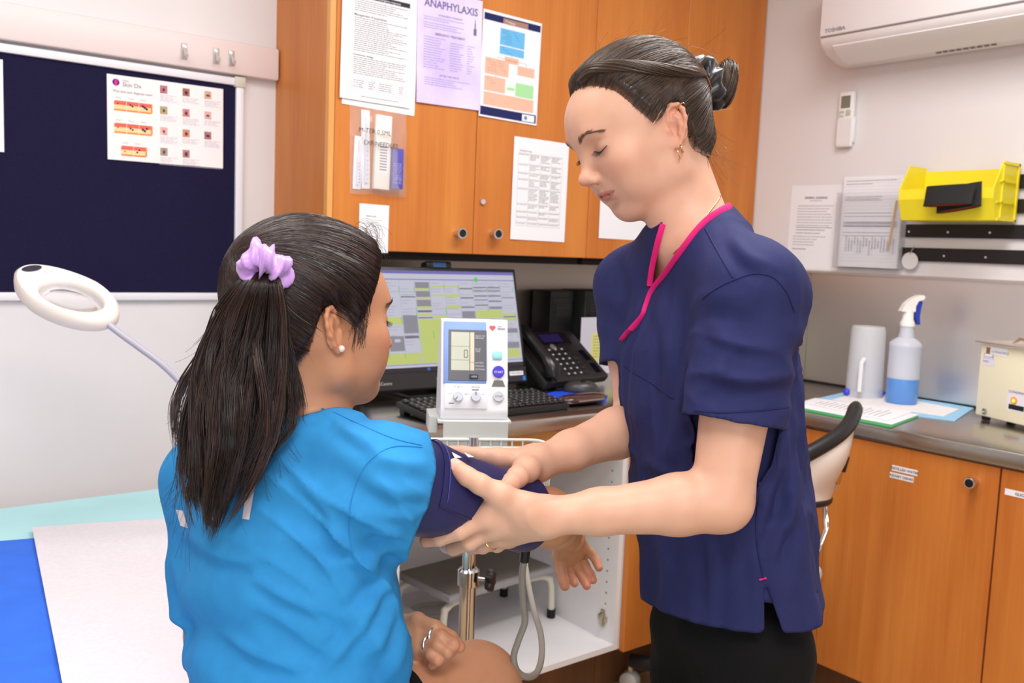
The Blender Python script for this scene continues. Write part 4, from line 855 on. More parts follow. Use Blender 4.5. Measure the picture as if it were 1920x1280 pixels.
def fq(x, z, w, h, m, name, d=0.0): return MB().add([CX @ Vector((x, -0.0006-d, z)), CX @ Vector((x+w, -0.0006-d, z)), CX @ Vector((x+w, -0.0006-d, z+h)), CX @ Vector((x, -0.0006-d, z+h))], [(0, 1, 2, 3)]).build(name, m, uc)
fq(0.018, hh*0.86, 0.075, 0.022, PAPER, 'maker_label'); fq(0.020, hh*0.865, 0.014, 0.018, ink('emblem_brown', (150, 104, 84)), 'emblem', 4e-4); fq(0.014, hh*0.80, 0.032, 0.014, GREYINK, 'small_label'); fq(0.016, hh*0.808, 0.028, 0.011, PAPER, 'small_label', 3e-4); fq(0.010, hh*0.705, 0.042, 0.022, mat('label_lilac', (226, 222, 236), 0.6), 'test_label')
t_ = MB(); TXF = frame(CX @ Vector((0, -0.0012, 0)), dr, Vector((0, 0, 1)), -nb_)
text_mb(t_, 'ULTRASONICS', 0.009, TXF @ Matrix.Translation((0.038, hh*0.89, 0))); t_.build('print', GREYINK, uc)
t_ = MB(); text_mb(t_, 'PASSED', 0.006, TXF @ Matrix.Translation((0.012, hh*0.75, 0))); text_mb(t_, 'CLEANER', 0.006, TXF @ Matrix.Translation((0.018, hh*0.815, 0))); t_.build('print', ink('violet_text', (110, 100, 150)), uc)
fq(0.105, hh*0.16, 0.09, hh*0.28, mat('panel_lilac', (234, 232, 242), 0.4), 'control_panel'); t_ = MB(); text_mb(t_, 'ULTRASONIC CLEANER', 0.0085, TXF @ Matrix.Translation((0.108, hh*0.40, 0))); t_.build('print', INK, uc)
DX = frame(CX @ Vector((0.128, -0.001, hh*0.30)), dr, Vector((0, 0, 1)), -nb_)
MB().lathe([(0.010, 0), (0.010, 0.0015), (0, 0.0015)], 20, DX).build('lamp_ring', mat('lamp_orange', (236, 150, 50), 0.4), uc); MB().lathe([(0.006, 0), (0.006, 0.0022), (0, 0.0026)], 16, DX).build('lamp', mat('lamp_yellow', (250, 220, 110), 0.4, emit=0.4), uc)
fq(0.112, hh*0.18, 0.05, 0.013, BLACK, 'switch', 3e-4)
MB().lathe([(0.009, 0), (0.0085, 0.004), (0.004, 0.006), (0, 0.006)], 16, frame(CX @ Vector((0.035, -0.0002, hh*0.07)), dr, Vector((0, 0, 1)), -nb_)).build('bolt', CHROME, uc, smooth=True)
# printed label strips on the cupboard doors
def strip_label(px, py, w, h, txt, label, door):
    p = onX(px, py, XB+0.001); d = Sheet('label_strip', label, 'label', (XB+0.001, p.y, p.z), w, h, 'X', thick=0.0006, off=0.0003)
    d.text(INK, txt, w/2, h*0.72, h*0.62, 'CENTER', bold=0.0002); d.done()
strip_label(1673, 871, 0.069, 0.0145, 'DISTILLED WATER', 'white label reading DISTILLED WATER on a bench cupboard door', None)
strip_label(1669, 884, 0.064, 0.0145, 'KIDNEY DISHES', 'white label reading KIDNEY DISHES on a bench cupboard door', None)
strip_label(1885, 915, 0.095, 0.0145, 'GLICKSMAN', 'white name label on the cupboard door at the right edge of the photo', None)
# ================================================================== blood pressure monitor on its stand
zb = 1.70
base_c = at(889, 786, zb)
nrm = Vector((-CM[2][0], -CM[2][1], 0)).normalized()
nrm = Matrix.Rotation(math.radians(9), 3, 'Z') @ nrm          # front of the unit turned a little to the right
rx = Vector((-nrm.y, nrm.x, 0)); upz = Vector((0, 0, 1))
BX = frame(base_c, rx, -nrm, upz)                              # x right, y away from the viewer, z up
TRX = BX
bp = thing('blood_pressure_monitor', 'white and blue digital blood pressure monitor on the grey stand bracket', 'medical monitor', base_c)
BW, BH = 0.125, 0.182
SHELL = mat('bp_white', (238, 238, 244), 0.32)
prof = [(0.0, 0.0), (-0.004, 0.012), (-0.002, 0.02), (0.012, 0.066), (0.046, 0.178), (0.054, 0.182), (0.07, 0.180), (0.112, 0.07), (0.116, 0.0)]
rs = []
for x, s_ in ((-BW/2, 0.94), (-BW/2+0.003, 0.985), (-BW/2+0.008, 1.0), (0, 1.0), (BW/2-0.008, 1.0), (BW/2-0.003, 0.985), (BW/2, 0.94)):
    w_ = 1.0
    rs.append([Vector((x, 0.056+(y-0.056)*s_, 0.0+z*(0.03*(s_-1)+1))) for y, z in prof])
MB().rings(rs, xf=BX).build('housing', SHELL, bp, smooth=True)
# slanted upper face frame and lower face frame
def face(p0, p1):
    a, b = Vector((0, p0[0], p0[1])), Vector((0, p1[0], p1[1])); ey_ = (b-a); L = ey_.length; ey_.normalize(); en_ = Vector((1, 0, 0)).cross(ey_)
    return BX @ frame(a, Vector((1, 0, 0)), ey_, en_), L
UF, UL = face((0.012, 0.066), (0.046, 0.178)); LF, LL = face((-0.002, 0.02), (0.012, 0.066))
BLUEM = mat('bp_blue', (132, 162, 222), 0.35); DGREY = mat('bp_dark_grey', (98, 100, 108), 0.3); LCD = mat('bp_lcd', (196, 202, 186), 0.2, noise_amt=0.05, noise_scale=15)
xl = -BW/2+0.004
MB().box((xl, -0.002, 0), (xl+0.080, UL-0.001, 0.0035), UF, bev=0.0016).build('blue_bezel', BLUEM, bp, smooth=True)
MB().box((xl+0.009, 0.004, 0.0035), (xl+0.0805, UL-0.017, 0.0048), UF, bev=0.001).build('display_frame', DGREY, bp)
MB().box((xl+0.014, 0.023, 0.0048), (xl+0.048, UL-0.022, 0.0052), UF).build('lcd', LCD, bp); MB().box((xl+0.0495, 0.023, 0.0048), (xl+0.057, UL-0.022, 0.0052), UF).build('lcd', mat('bp_lcd_warm', (222, 208, 184), 0.2), bp)
seg = MB()
x0_, y0_ = xl+0.0385, 0.047
for (a, b, w, h) in ((0, 0, 0.006, 0.001), (0, 0.0135, 0.006, 0.001), (-0.0006, 0.001, 0.001, 0.006), (-0.0006, 0.0075, 0.001, 0.006), (0.0056, 0.001, 0.001, 0.006), (0.0056, 0.0075, 0.001, 0.006)): seg.box((x0_+a, y0_+b, 0.0052), (x0_+a+w, y0_+b+h, 0.0055), UF)
seg.build('digit_zero', INK, bp)
ln = MB()
for y_ in (0.042, 0.068): ln.box((xl+0.014, y_, 0.0052), (xl+0.048, y_+0.0005, 0.0054), UF)
ln.box((xl+0.050, 0.038, 0.0052), (xl+0.057, 0.0386, 0.0054), UF); o = ln.build('lcd_lines', DGREY, bp); o['kind'] = 'stuff'
t_ = MB()
for txt, y_ in (('READY TO', 0.087), ('MEASURE', 0.083), ('PULSE', 0.062), ('LEVEL', 0.058), ('BATTERY', 0.036), ('AVERAGE', 0.030), ('EXTERNAL', 0.024)): text_mb(t_, txt, 0.0042, UF @ Matrix.Translation((xl+0.059, y_, 0.0052)), sx=0.9)
t_.build('print', mat('print_pale', (206, 208, 216), 0.6), bp)
MB().box((xl+0.048, 0.007, 0.0048), (xl+0.064, 0.016, 0.0065), UF, bev=0.0008).build('hide_button', mat('hide_dark', (40, 42, 60), 0.3), bp); t_ = MB(); text_mb(t_, 'HIDE', 0.0048, UF @ Matrix.Translation((xl+0.0515, 0.0098, 0.0068))); t_.build('print', mat('print_pale', (206, 208, 216), 0.6), bp)
xr = BW/2-0.020
hm = MB()
for sgn in (-1, 1): hm.lathe([(0, 0), (0.0032, 0), (0.0032, 0.0006), (0, 0.0006)], 12, UF @ Matrix.Translation((xr-0.009+0.0028*sgn, UL-0.010, 0.0)))
hm.add([UF @ Vector((xr-0.0148, UL-0.011, 0.0006)), UF @ Vector((xr-0.009, UL-0.018, 0.0006)), UF @ Vector((xr-0.0032, UL-0.011, 0.0006))], [(0, 1, 2)]); hm.build('heart_emblem', mat('heart_red', (222, 96, 112), 0.5), bp)
t_ = MB(); text_mb(t_, 'heart', 0.0045, UF @ Matrix.Translation((xr+0.0005, UL-0.0095, 0.0006))); text_mb(t_, 'SENSE', 0.0055, UF @ Matrix.Translation((xr+0.0005, UL-0.015, 0.0006)), bold=0.0001); t_.build('print', GREYINK, bp)
MB().box((xr-0.009, 0.046, 0), (xr+0.009, 0.061, 0.003), UF, bev=0.0014).build('power_button', mat('button_cyan', (158, 224, 228), 0.4), bp, smooth=True)
def btn(F, x, y, r, h, m, name): return MB().lathe([(0, 0), (r, 0), (r, h*0.7), (r*0.9, h), (0, h)], 24, F @ Matrix.Translation((x, y, 0))).build(name, m, bp, smooth=True)
btn(UF, xr+0.002, 0.022, 0.0112, 0.004, mat('button_violet', (74, 58, 206), 0.35), 'start_button'); t_ = MB(); text_mb(t_, 'START', 0.0058, UF @ Matrix.Translation((xr+0.002, 0.019, 0.0043)), 'CENTER'); t_.build('print', PAPER, bp)
MB().add([UF @ Vector(q) for q in ((xr-0.011, -0.006, 0.0005), (xr+0.015, -0.006, 0.0005), (xr+0.010, 0.006, 0.0005), (xr-0.006, 0.006, 0.0005))], [(0, 1, 2, 3)]).build('label_patch', mat('patch_olive', (112, 112, 104), 0.5), bp)
btn(LF, xr+0.002, 0.024, 0.0105, 0.004, mat('button_grey', (206, 208, 216), 0.4), 'stop_button'); t_ = MB(); text_mb(t_, 'STOP', 0.0056, LF @ Matrix.Translation((xr+0.002, 0.0215, 0.0043)), 'CENTER'); t_.build('print', DGREY, bp)
# lower white panel with the two dials
MB().box((xl+0.002, 0.0, 0), (xl+0.082, LL-0.001, 0.003), LF, bev=0.0012).build('dial_panel', SHELL, bp, smooth=True)
for x_, nm, a_ in ((xl+0.027, 'P-SET', 2.4), (xl+0.060, 'MODE', 0.1)):
    k_ = MB().lathe([(0.0088, 0), (0.0095, 0.002), (0.0095, 0.008), (0.0085, 0.0095), (0, 0.0095)], 24, LF @ Matrix.Translation((x_, 0.022, 0.003))).build('dial', mat('dial_grey', (206, 210, 222), 0.35), bp, smooth=True)
    MB().box((-0.0008, 0.002, 0.0125), (0.0008, 0.009, 0.0129), LF @ Matrix.Translation((x_, 0.022, 0)) @ Matrix.Rotation(a_, 4, 'Z')).build('pointer', DGREY, k_)
    t_ = MB(); text_mb(t_, nm, 0.0058, LF @ Matrix.Translation((x_, 0.038, 0.0033)), 'CENTER'); text_mb(t_, 'AUTO', 0.003, LF @ Matrix.Translation((x_-0.018, 0.026, 0.0033))); text_mb(t_, '260', 0.003, LF @ Matrix.Translation((x_+0.012, 0.026, 0.0033))); t_.build('print', GREYINK, bp)
MB().box((xl+0.010, 0.009, 0.003), (xl+0.020, 0.0105, 0.0034), LF).build('mark', DGREY, bp); MB().box((xl+0.053, 0.034, 0.003), (xl+0.066, 0.0362, 0.0034), LF).build('mark', DGREY, bp)
for z_ in (0.030, 0.068): MB().sphere((0, 0, 0), (0.006, 0.02, 0.014), 14, 8, BX @ Matrix.Translation((BW/2-0.003, 0.022+z_*0.2, z_))).build('side_bump', SHELL, bp, smooth=True)
# ---- the stand
GREYP = mat('stand_grey_paint', (206, 210, 208), 0.45)
st = thing('equipment_stand', 'grey and chrome rolling stand carrying the blood pressure monitor', 'stand', (base_c.x, base_c.y, 0))
MB().box((-0.068, -0.012, -0.006), (0.068, 0.12, -0.0005), BX, bev=0.001).build('top_plate', GREYP, st)
MB().box((-0.058, -0.016, -0.075), (0.062, -0.012, -0.0005), BX, bev=0.001).build('front_plate', GREYP, st)
MB().box((-0.082, 0.02, -0.03), (-0.066, 0.10, 0.002), BX, bev=0.001).build('side_tab', GREYP, st)
for x_ in (-0.032, 0.038): MB().lathe([(0.006, 0), (0.0055, 0.003), (0.003, 0.004), (0, 0.004)], 12, BX @ frame(Vector((x_, -0.016, -0.062)), Vector((1, 0, 0)), Vector((0, 0, 1)), Vector((0, -1, 0)))).build('bolt', CHROME, st, smooth=True)
pole = at(881, 1000, 1.71); px_, py_ = pole.x, pole.y
MB().tube([(px_, py_, 0.60), (px_, py_, base_c.z-0.03)], 0.0125, 20).build('upper_pole', CHROME, st, smooth=True)
zc = at(881, 1085, 1.71).z
MB().tube([(px_, py_, 0.06), (px_, py_, zc-0.014)], 0.0155, 20).build('lower_pole', CHROME, st, smooth=True)
MB().lathe([(0.0165, -0.016), (0.020, -0.014), (0.0205, 0.014), (0.0165, 0.018)], 24, Matrix.Translation((px_, py_, zc))).build('collar', CHROME, st, smooth=True)
kr = Vector((CM[0][0], CM[0][1], 0)).normalized(); kd = (kr*0.97+Vector((CM[2][0], CM[2][1], 0))*-0.25).normalized()
MB().tube([Vector((px_, py_, zc))+kd*0.02, Vector((px_, py_, zc))+kd*0.036], 0.004, 10).build('knob_shaft', CHROME, st, smooth=True)
kx = frame(Vector((px_, py_, zc))+kd*0.034, Vector((0, 0, 1)), kd.cross(Vector((0, 0, 1))), kd)
rs = []
for z_, f in ((0.0, 0.35), (0.002, 0.8), (0.005, 1.0), (0.013, 1.0), (0.016, 0.85), (0.017, 0.5)):
    rs.append([Vector(((0.019+0.0035*math.cos(6*a))*f*math.cos(a), (0.019+0.0035*math.cos(6*a))*f*math.sin(a), z_)) for a in [2*PI*j/48 for j in range(48)]])
MB().rings(rs, xf=kx).build('star_knob', BLACK, st, smooth=True)
for k in range(5):
    a = 2*PI*k/5+0.2; e = Vector((px_+0.25*math.cos(a), py_+0.25*math.sin(a), 0.075)); MB().tube([(px_, py_, 0.09), e], [0.016, 0.012], 10).build('base_leg', GREYP, st, smooth=True)
    MB().lathe([(0.026, -0.009), (0.028, 0), (0.026, 0.009)], 18, Matrix.Translation(e+Vector((0, 0, -0.046))) @ Matrix.Rotation(PI/2, 4, 'X')).tube([e, e+Vector((0, 0, -0.046))], 0.007, 8).build('castor', RUBBER, st, smooth=True)
MB().lathe([(0.03, 0.06), (0.032, 0.1), (0.018, 0.12)], 18, Matrix.Translation((px_, py_, 0))).build('hub', GREYP, st, smooth=True)
# wire basket
def ring_pts(z, a, b, c, d, r=0.03):
    out = []
    for cx, cy, s0 in ((b-r, d-r, 0), (a+r, d-r, 1), (a+r, c+r, 2), (b-r, c+r, 3)):
        for k in range(5): t = (s0+k/4)*PI/2; out.append(BX @ Vector((cx+r*math.cos(t), cy+r*math.sin(t), z)))
    return out
bx0, bx1, by0, by1 = -0.108, 0.128, -0.125, -0.018
WIRE = mat('basket_white_wire', (222, 224, 220), 0.4)
for z_ in (-0.034, -0.049): MB().tube(ring_pts(z_, bx0, bx1, by0, by1), 0.0028, 8, closed=True).build('basket_rim', WIRE, st, smooth=True)
MB().tube(ring_pts(-0.145, bx0+0.006, bx1-0.006, by0+0.006, by1-0.006), 0.0026, 8, closed=True).build('basket_rim', WIRE, st, smooth=True)
wr = MB()
for k in range(11):
    x_ = bx0+0.018+(bx1-bx0-0.036)*k/10
    wr.tube([BX @ Vector((x_, by0, -0.034)), BX @ Vector((x_, by0+0.006, -0.145)), BX @ Vector((x_, by1-0.006, -0.145)), BX @ Vector((x_, by1, -0.034))], 0.0017, 6)
for k in range(5):
    y_ = by0+0.02+(by1-by0-0.04)*k/4
    wr.tube([BX @ Vector((bx0, y_, -0.034)), BX @ Vector((bx0+0.006, y_, -0.145)), BX @ Vector((bx1-0.006, y_, -0.145)), BX @ Vector((bx1, y_, -0.034))], 0.0017, 6)
o = wr.build('basket_wires', WIRE, st, smooth=True); o['kind'] = 'stuff'
# ================================================================== inside the open cabinet
zf = ZB0+0.016
sst = thing('step_stool', 'grey topped step stool with bent tube legs inside the open cabinet', 'step stool', (1.55, 2.05, zf))
zp = zf+0.165
q = [onZ(778, 1084, zp), onZ(985, 1033, zp), onZ(1046, 1068, zp), onZ(868, 1126, zp)]
cx_ = sum((v_.x for v_ in q))/4; cy_ = sum((v_.y for v_ in q))/4
uu = ((q[1]-q[0])+(q[2]-q[3])).normalized(); vv = Vector((-uu.y, uu.x, 0)); LU = 0.40; LV = 0.24
cx_, cy_ = cx_-0.01, min(cy_+0.06, 2.14)
SX_ = frame(Vector((cx_, cy_, zp)), uu, vv, Vector((0, 0, 1)))
MB().box((-LU/2, -LV/2, -0.024), (LU/2, LV/2, -0.002), SX_, bev=0.008).build('platform', mat('stool_edge', (168, 168, 174), 0.4), sst, smooth=True)
MB().box((-LU/2+0.008, -LV/2+0.008, -0.003), (LU/2-0.008, LV/2-0.008, 0.001), SX_, bev=0.001).build('tread', mat('stool_tread', (136, 130, 124), 0.8, noise_amt=0.1, noise_scale=200), sst)
TUBEW = mat('stool_tube', (218, 214, 200), 0.3)
for sx_ in (-1, 1):
    for sy_ in (-1, 1):
        pts = [SX_ @ Vector((sx_*LU*0.30, sy_*LV*0.38, -0.03)), SX_ @ Vector((sx_*LU*0.43, sy_*LV*0.40, -0.032)), SX_ @ Vector((sx_*LU*0.50, sy_*LV*0.42, -0.045)), SX_ @ Vector((sx_*LU*0.515, sy_*LV*0.43, -0.075)), SX_ @ Vector((sx_*LU*0.52, sy_*LV*0.44, -0.163))]
        l_ = MB().tube(pts, 0.0105, 12).build('leg', TUBEW, sst, smooth=True)
        MB().tube([pts[-1]+Vector((0, 0, -0.0008)), pts[-1]+Vector((0, 0, 0.025))], 0.013, 12).build('rubber_foot', RUBBER, l_, smooth=True)
p = onZ(792, 1164, zf)
tb = thing('plastic_tub', 'clear plastic tub with lid behind the lap of the seated woman', 'tub', p)
TX = Matrix.Translation((1.20, p.y-0.02, zf+0.001))
MB().box((-0.11, -0.09, 0), (0.10, 0.09, 0.075), TX, bev=0.012).build('body', mat('tub_clear', (224, 222, 222), 0.2, alpha=0.6), tb, smooth=True); MB().box((-0.12, -0.10, 0.075), (0.11, 0.10, 0.09), TX, bev=0.006).build('lid', mat('tub_lid', (232, 230, 230), 0.25, alpha=0.75), tb, smooth=True)
cc = [Vector((1.45+0.07*math.cos(t)*(1+0.1*math.sin(3*t)), 2.22+0.05*math.sin(t), zf+0.006+0.004*t/8)) for t in [k*0.25 for k in range(70)]]
o = MB().tube(cc, 0.004, 6).build('coiled_cable', mat('cable_grey', (186, 180, 168), 0.5), smooth='all'); tag(o, 'pale cable coiled on the cabinet floor under the step stool', 'cable')
# ================================================================== office chair
ch = thing('office_chair', 'office chair with cream plastic back and black edging at the bench', 'chair', (1.98, 1.56, 0))
A, B, Cc, D = at(1487, 862, 2.12), at(1601, 760, 2.30), at(1550, 934, 2.26), at(1503, 946, 2.14)
cen = (A+B+Cc+D)/4; outw = (B-A).cross(D-A).normalized(); outw = outw if outw.dot(Vector((1, 0, 0))) > 0 else -outw
def shell_p(u, v): b_ = A.lerp(B, u).lerp(D.lerp(Cc, u), v); return b_ + outw*(0.05*math.sin(PI*u)*(0.4+0.6*math.sin(PI*min(1, v+0.2)))) 
NUv, NVv = 14, 10
g = [[shell_p(i/NUv, j/NVv) for i in range(NUv+1)] for j in range(NVv+1)]
def sheet_solid(g, th, nrm):
    W_ = len(g[0]); Hh = len(g); K = W_*Hh; vs = [p for r in g for p in r]+[p+nrm*th for r in g for p in r]; fs = []
    for j in range(Hh-1):
        for i in range(W_-1): a = j*W_+i; fs += [(a, a+1, a+W_+1, a+W_), (K+a, K+a+W_, K+a+W_+1, K+a+1)]
    rg = list(range(W_))+[j*W_+W_-1 for j in range(1, Hh)]+[(Hh-1)*W_+i for i in range(W_-2, -1, -1)]+[j*W_ for j in range(Hh-2, 0, -1)]
    for k in range(len(rg)): a, b_ = rg[k], rg[(k+1) % len(rg)]; fs.append((a, b_, K+b_, K+a))
    return MB().add(vs, fs)
sheet_solid(g, 0.012, outw).build('backrest_shell', mat('chair_cream', (222, 206, 196), 0.35), ch, smooth=True)
MB().tube([p+outw*0.006 for p in g[0]], [0.014]+[0.0185]*(NUv-1)+[0.013], 12).build('top_edging', mat('chair_edge_black', (26, 25, 27), 0.45), ch, smooth=True)
MB().tube([p+outw*0.006 for p in g[-1]], 0.0095, 10).tube([r[0]+outw*0.006 for r in g], 0.009, 10).build('lower_edging', mat('chair_edge_black', (26, 25, 27), 0.45), ch, smooth=True)
br_ = at(1563, 868, 2.27); bdir = (B-Cc).normalized()
bxf = frame(br_+outw*0.02, bdir, outw.cross(bdir), outw)
MB().box((-0.05, -0.012, 0.0), (0.035, 0.012, 0.006), bxf, bev=0.002).build('bracket', CHROME, ch, smooth=True); MB().box((-0.02, -0.010, 0.006), (0.022, 0.010, 0.014), bxf, bev=0.004).build('bracket_knob', BLACK, ch, smooth=True)
MB().tube([br_+outw*0.02-bdir*0.05, at(1545, 945, 2.26), at(1549, 990, 2.24), at(1532, 1035, 2.20), at(1500, 1090, 2.1), Vector((1.98, 1.50, 0.48))], 0.008, 10, flat=0.5).build('back_bar', CHROME, ch, smooth=True)
sc_ = Vector((1.97, 1.56, 0.50))
rs = []
for z_, f in ((0.0, 0.80), (0.012, 0.96), (0.035, 1.0), (0.055, 0.97), (0.065, 0.8), (0.067, 0.3)): rs.append([sc_+Vector((0.19*f*math.copysign(abs(math.cos(a))**0.7, math.cos(a)), 0.19*f*math.copysign(abs(math.sin(a))**0.7, math.sin(a)), z_)) for a in [2*PI*j/32 for j in range(32)]])
MB().rings(rs).build('seat', mat('seat_black', (30, 30, 33), 0.7), ch, smooth=True)
MB().box((1.89, 1.48, 0.46), (2.07, 1.63, 0.50), bev=0.01).build('mechanism', WHITE, ch, smooth=True)
lv = at(1532, 1076, 2.16); MB().tube([lv+Vector((0, 0, 0)), lv+Vector((-0.1, 0.1, -0.02))], 0.006, 8).sphere(lv, (0.012, 0.012, 0.02), 8, 6).build('lever', mat('lever_tan', (190, 172, 156), 0.5), ch, smooth=True)
MB().tube([(1.98, 1.56, 0.10), (1.98, 1.56, 0.47)], 0.025, 16).build('gas_column', BLACK, ch, smooth=True)
hubc = Vector((1.98, 1.56, 0.095))
cst = onZ(1193, 1262, 0.055); a0_ = math.atan2(cst.y-1.56, cst.x-1.98)
for k in range(5):
    a = a0_+2*PI*k/5; e = hubc+Vector((0.26*math.cos(a), 0.26*math.sin(a), -0.005))
    MB().tube([hubc, hubc.lerp(e, 0.5)+Vector((0, 0, 0.008)), e], [0.032, 0.026, 0.02], 12).build('base_leg', BLACK, ch, smooth=True)
    w_ = MB().tube([e, e+Vector((0, 0, -0.04))], 0.008, 8).build('castor_stem', CHROME, ch, smooth=True)
    MB().lathe([(0.022, -0.02), (0.027, -0.016), (0.028, 0), (0.027, 0.016), (0.022, 0.02)], 18, Matrix.Translation(e+Vector((0, 0, -0.061))) @ Matrix.Rotation(a, 4, 'Z') @ Matrix.Rotation(PI/2, 4, 'X')).build('castor', mat('castor_grey', (196, 194, 192), 0.3), ch, smooth=True)
# ================================================================== exam bed
zbed = 0.645
bed = thing('examination_bed', 'examination bed with pale blue sheet beneath the pinboard', 'bed', (0.35, 1.5, 0))
bxl, bxr, byn, byf = -0.02, 0.745, 0.56, 2.30
g = []
def bed_g(x0, x1, y0, y1, z, rx_, n, m, amp, seed, fx=None):
    g = []
    for j in range(m+1):
        row = []
        for i in range(n+1):
            x = x0+(x1-x0)*i/n; y = y0+(y1-y0)*j/m
            zz = z+amp*noise.noise(Vector((x*6, y*6, seed)))+amp*0.6*noise.noise(Vector((x*17, y*11, seed+5)))
            row.append(Vector((x, y, zz)))
        g.append(row)
    return g
MB().box((bxl, byn, zbed-0.09), (bxr, byf, zbed-0.004), bev=0.03, seg=4).build('mattress', mat('mattress_cyan', (176, 222, 228), 0.6), bed, smooth=True)
g = bed_g(bxl+0.02, bxr-0.02, 1.2, byf-0.02, zbed-0.002, 0, 20, 40, 0.001, 1)
sheet_solid(g, 0.002, Vector((0, 0, 1))).build('sheet', mat('sheet_cyan', (178, 226, 232), 0.75, noise_amt=0.03, noise_scale=8), bed, smooth=True)
for x_ in (bxl+0.05, bxr-0.05):
    for y_ in (byn+0.08, byf-0.12): MB().tube([(x_, y_, 0), (x_, y_, zbed-0.08)], 0.02, 12).build('leg', GREYP, bed, smooth=True)
MB().box((bxl+0.03, byn+0.05, zbed-0.13), (bxr-0.03, byf-0.08, zbed-0.09)).build('frame', GREYP, bed)
# blue cover and white paper: quads between measured corners on the bed top
def drape(corners, z, n, m, amp, seed, th):
    a, b_, c, d_ = corners; g = []
    for j in range(m+1):
        row = []
        for i in range(n+1):
            p = a.lerp(b_, i/n).lerp(d_.lerp(c, i/n), j/m); row.append(Vector((p.x, p.y, z+amp*(0.5+0.5*noise.noise(Vector((p.x*5, p.y*5, seed))))+amp*0.7*abs(noise.noise(Vector((p.x*14, p.y*9, seed+3)))))))
        g.append(row)
    return sheet_solid(g, th, Vector((0, 0, 1)))
c1_, c2_ = onZ(60, 991, zbed+0.008), onZ(345, 972, zbed+0.008); c3_ = onZ(118, 1290, zbed+0.008)
f = (c3_-c1_); f2 = c1_+f*1.45; q2_ = Vector((0.70, f2.y, 0)); 
drape([c1_, Vector((min(0.72, c2_.x+0.12), c2_.y-0.02, 0)), Vector((0.72, f2.y-0.05, 0)), f2], zbed+0.008, 26, 26, 0.004, 12, 0.0008).build('x', mat('couch_paper', (218, 213, 220), 0.75, noise_amt=0.04, noise_scale=120, bump=0.1, bump_scale=300))
o = bpy.data.objects['x']; o.name = 'couch_paper'; tag(o, 'white couch paper spread over the bed behind the seated woman', 'paper')
d1_, d2_ = onZ(-160, 1028, zbed+0.003), onZ(70, 1012, zbed+0.003)
drape([d1_, d2_+Vector((0.05, 0, 0)), Vector((f2.x+0.08, f2.y, 0)), Vector((max(bxl+0.005, d1_.x-0.05), f2.y, 0))], zbed+0.0022, 30, 40, 0.0035, 33, 0.0008).build('blue_cover', mat('cover_blue', (44, 108, 226), 0.7, noise_amt=0.08, noise_scale=14, bump=0.15, bump_scale=500))
tag(bpy.data.objects['blue_cover'], 'bright blue disposable cover at the left of the couch paper', 'cover')
# ================================================================== magnifier lamp
ml = thing('magnifier_lamp', 'white magnifying lamp with oval ring head on a bendy arm', 'lamp', (0.86, 1.95, 0))
LP = lambda a, b: at(a, b, 1.80)
hl, hr = at(46, 508, 1.84), at(203, 607, 1.74)
ax = (hr-hl); LL_ = ax.length; ax.normalize()
vdir = Vector(CM[2]); up_l = (Vector((0, 0, 1))*0.85 - Vector((CM[2][0], CM[2][1], 0))*0.22); up_l = (up_l-ax*up_l.dot(ax)).normalized(); sd = ax.cross(up_l)   # plate normal up_l tipped toward the viewer
LXF = frame(hl.lerp(hr, 0.5), ax, sd, up_l)
LWH = mat('lamp_white', (240, 230, 224), 0.35)
a_l, b_l = LL_/2*1.02, LL_/2*0.56
n_ = 56
def oval(t, sc=1.0, off=0.0):
    x = math.cos(t); w = b_l*(1.0-0.12*x*0-0.15*(x < 0)*(-x)) ; return Vector((a_l*sc*x+off, w*sc*math.sin(t), 0))
outer = lambda s_, z_: [oval(2*PI*j/n_, s_)+Vector((0, 0, z_)) for j in range(n_)]
inner = lambda s_, z_: [Vector((0.018+0.074*s_*math.cos(2*PI*j/n_), 0.047*s_*math.sin(2*PI*j/n_), z_)) for j in range(n_)]
def prof_ring(lst): return MB().rings(lst+[lst[0]], cap=False, xf=LXF)
prof_ring([outer(0.93, 0.016), outer(0.99, 0.010), outer(1.0, 0.0), outer(0.99, -0.010), outer(0.93, -0.016), inner(1.12, -0.015), inner(1.0, -0.010), inner(1.0, 0.008), inner(1.08, 0.014)]).build('ring_head', LWH, ml, smooth='all')
MB().rings([[Vector((0.018+0.0745*math.cos(2*PI*j/n_)*f, 0.0475*math.sin(2*PI*j/n_)*f, z_)) for j in range(n_)] for f, z_ in ((1.0, -0.002), (0.99, 0.001), (0.6, 0.004), (0.2, 0.005))], xf=LXF).build('lens', mat('lens_glass', (225, 230, 240), 0.03, trans=0.85, alpha=0.7), ml, smooth='all')
MB().rings([[Vector((-a_l*0.80+0.012*math.cos(2*PI*j/24)*f, 0.020*math.sin(2*PI*j/24)*f, z_)) for j in range(24)] for f, z_ in ((1.0, 0.0167), (0.9, 0.0158), (0.4, 0.0155))], xf=LXF).build('grip_hole', mat('grip_dark', (40, 38, 60), 0.6), ml, smooth=True)
MB().lathe([(0, 0.0175), (0.008, 0.0175), (0.008, 0.014), (0, 0.014)][::-1], 16, LXF @ Matrix.Translation((-a_l*0.62, -0.02, 0))).build('switch', LWH, ml, smooth=True)
arm = [hr-ax*0.006, at(225, 625, 1.74), at(262, 652, 1.75), at(300, 680, 1.76), at(330, 708, 1.77), at(352, 732, 1.78), at(400, 790, 1.83), at(470, 880, 1.95), Vector((0.86, 1.95, 0.62))]
sp_ = smooth_path(arm, 14)
MB().tube(sp_, [0.006+0.0007*(i % 2) for i in range(len(sp_))], 10).build('bendy_arm', mat('arm_grey', (176, 174, 190), 0.4), ml, smooth='all')
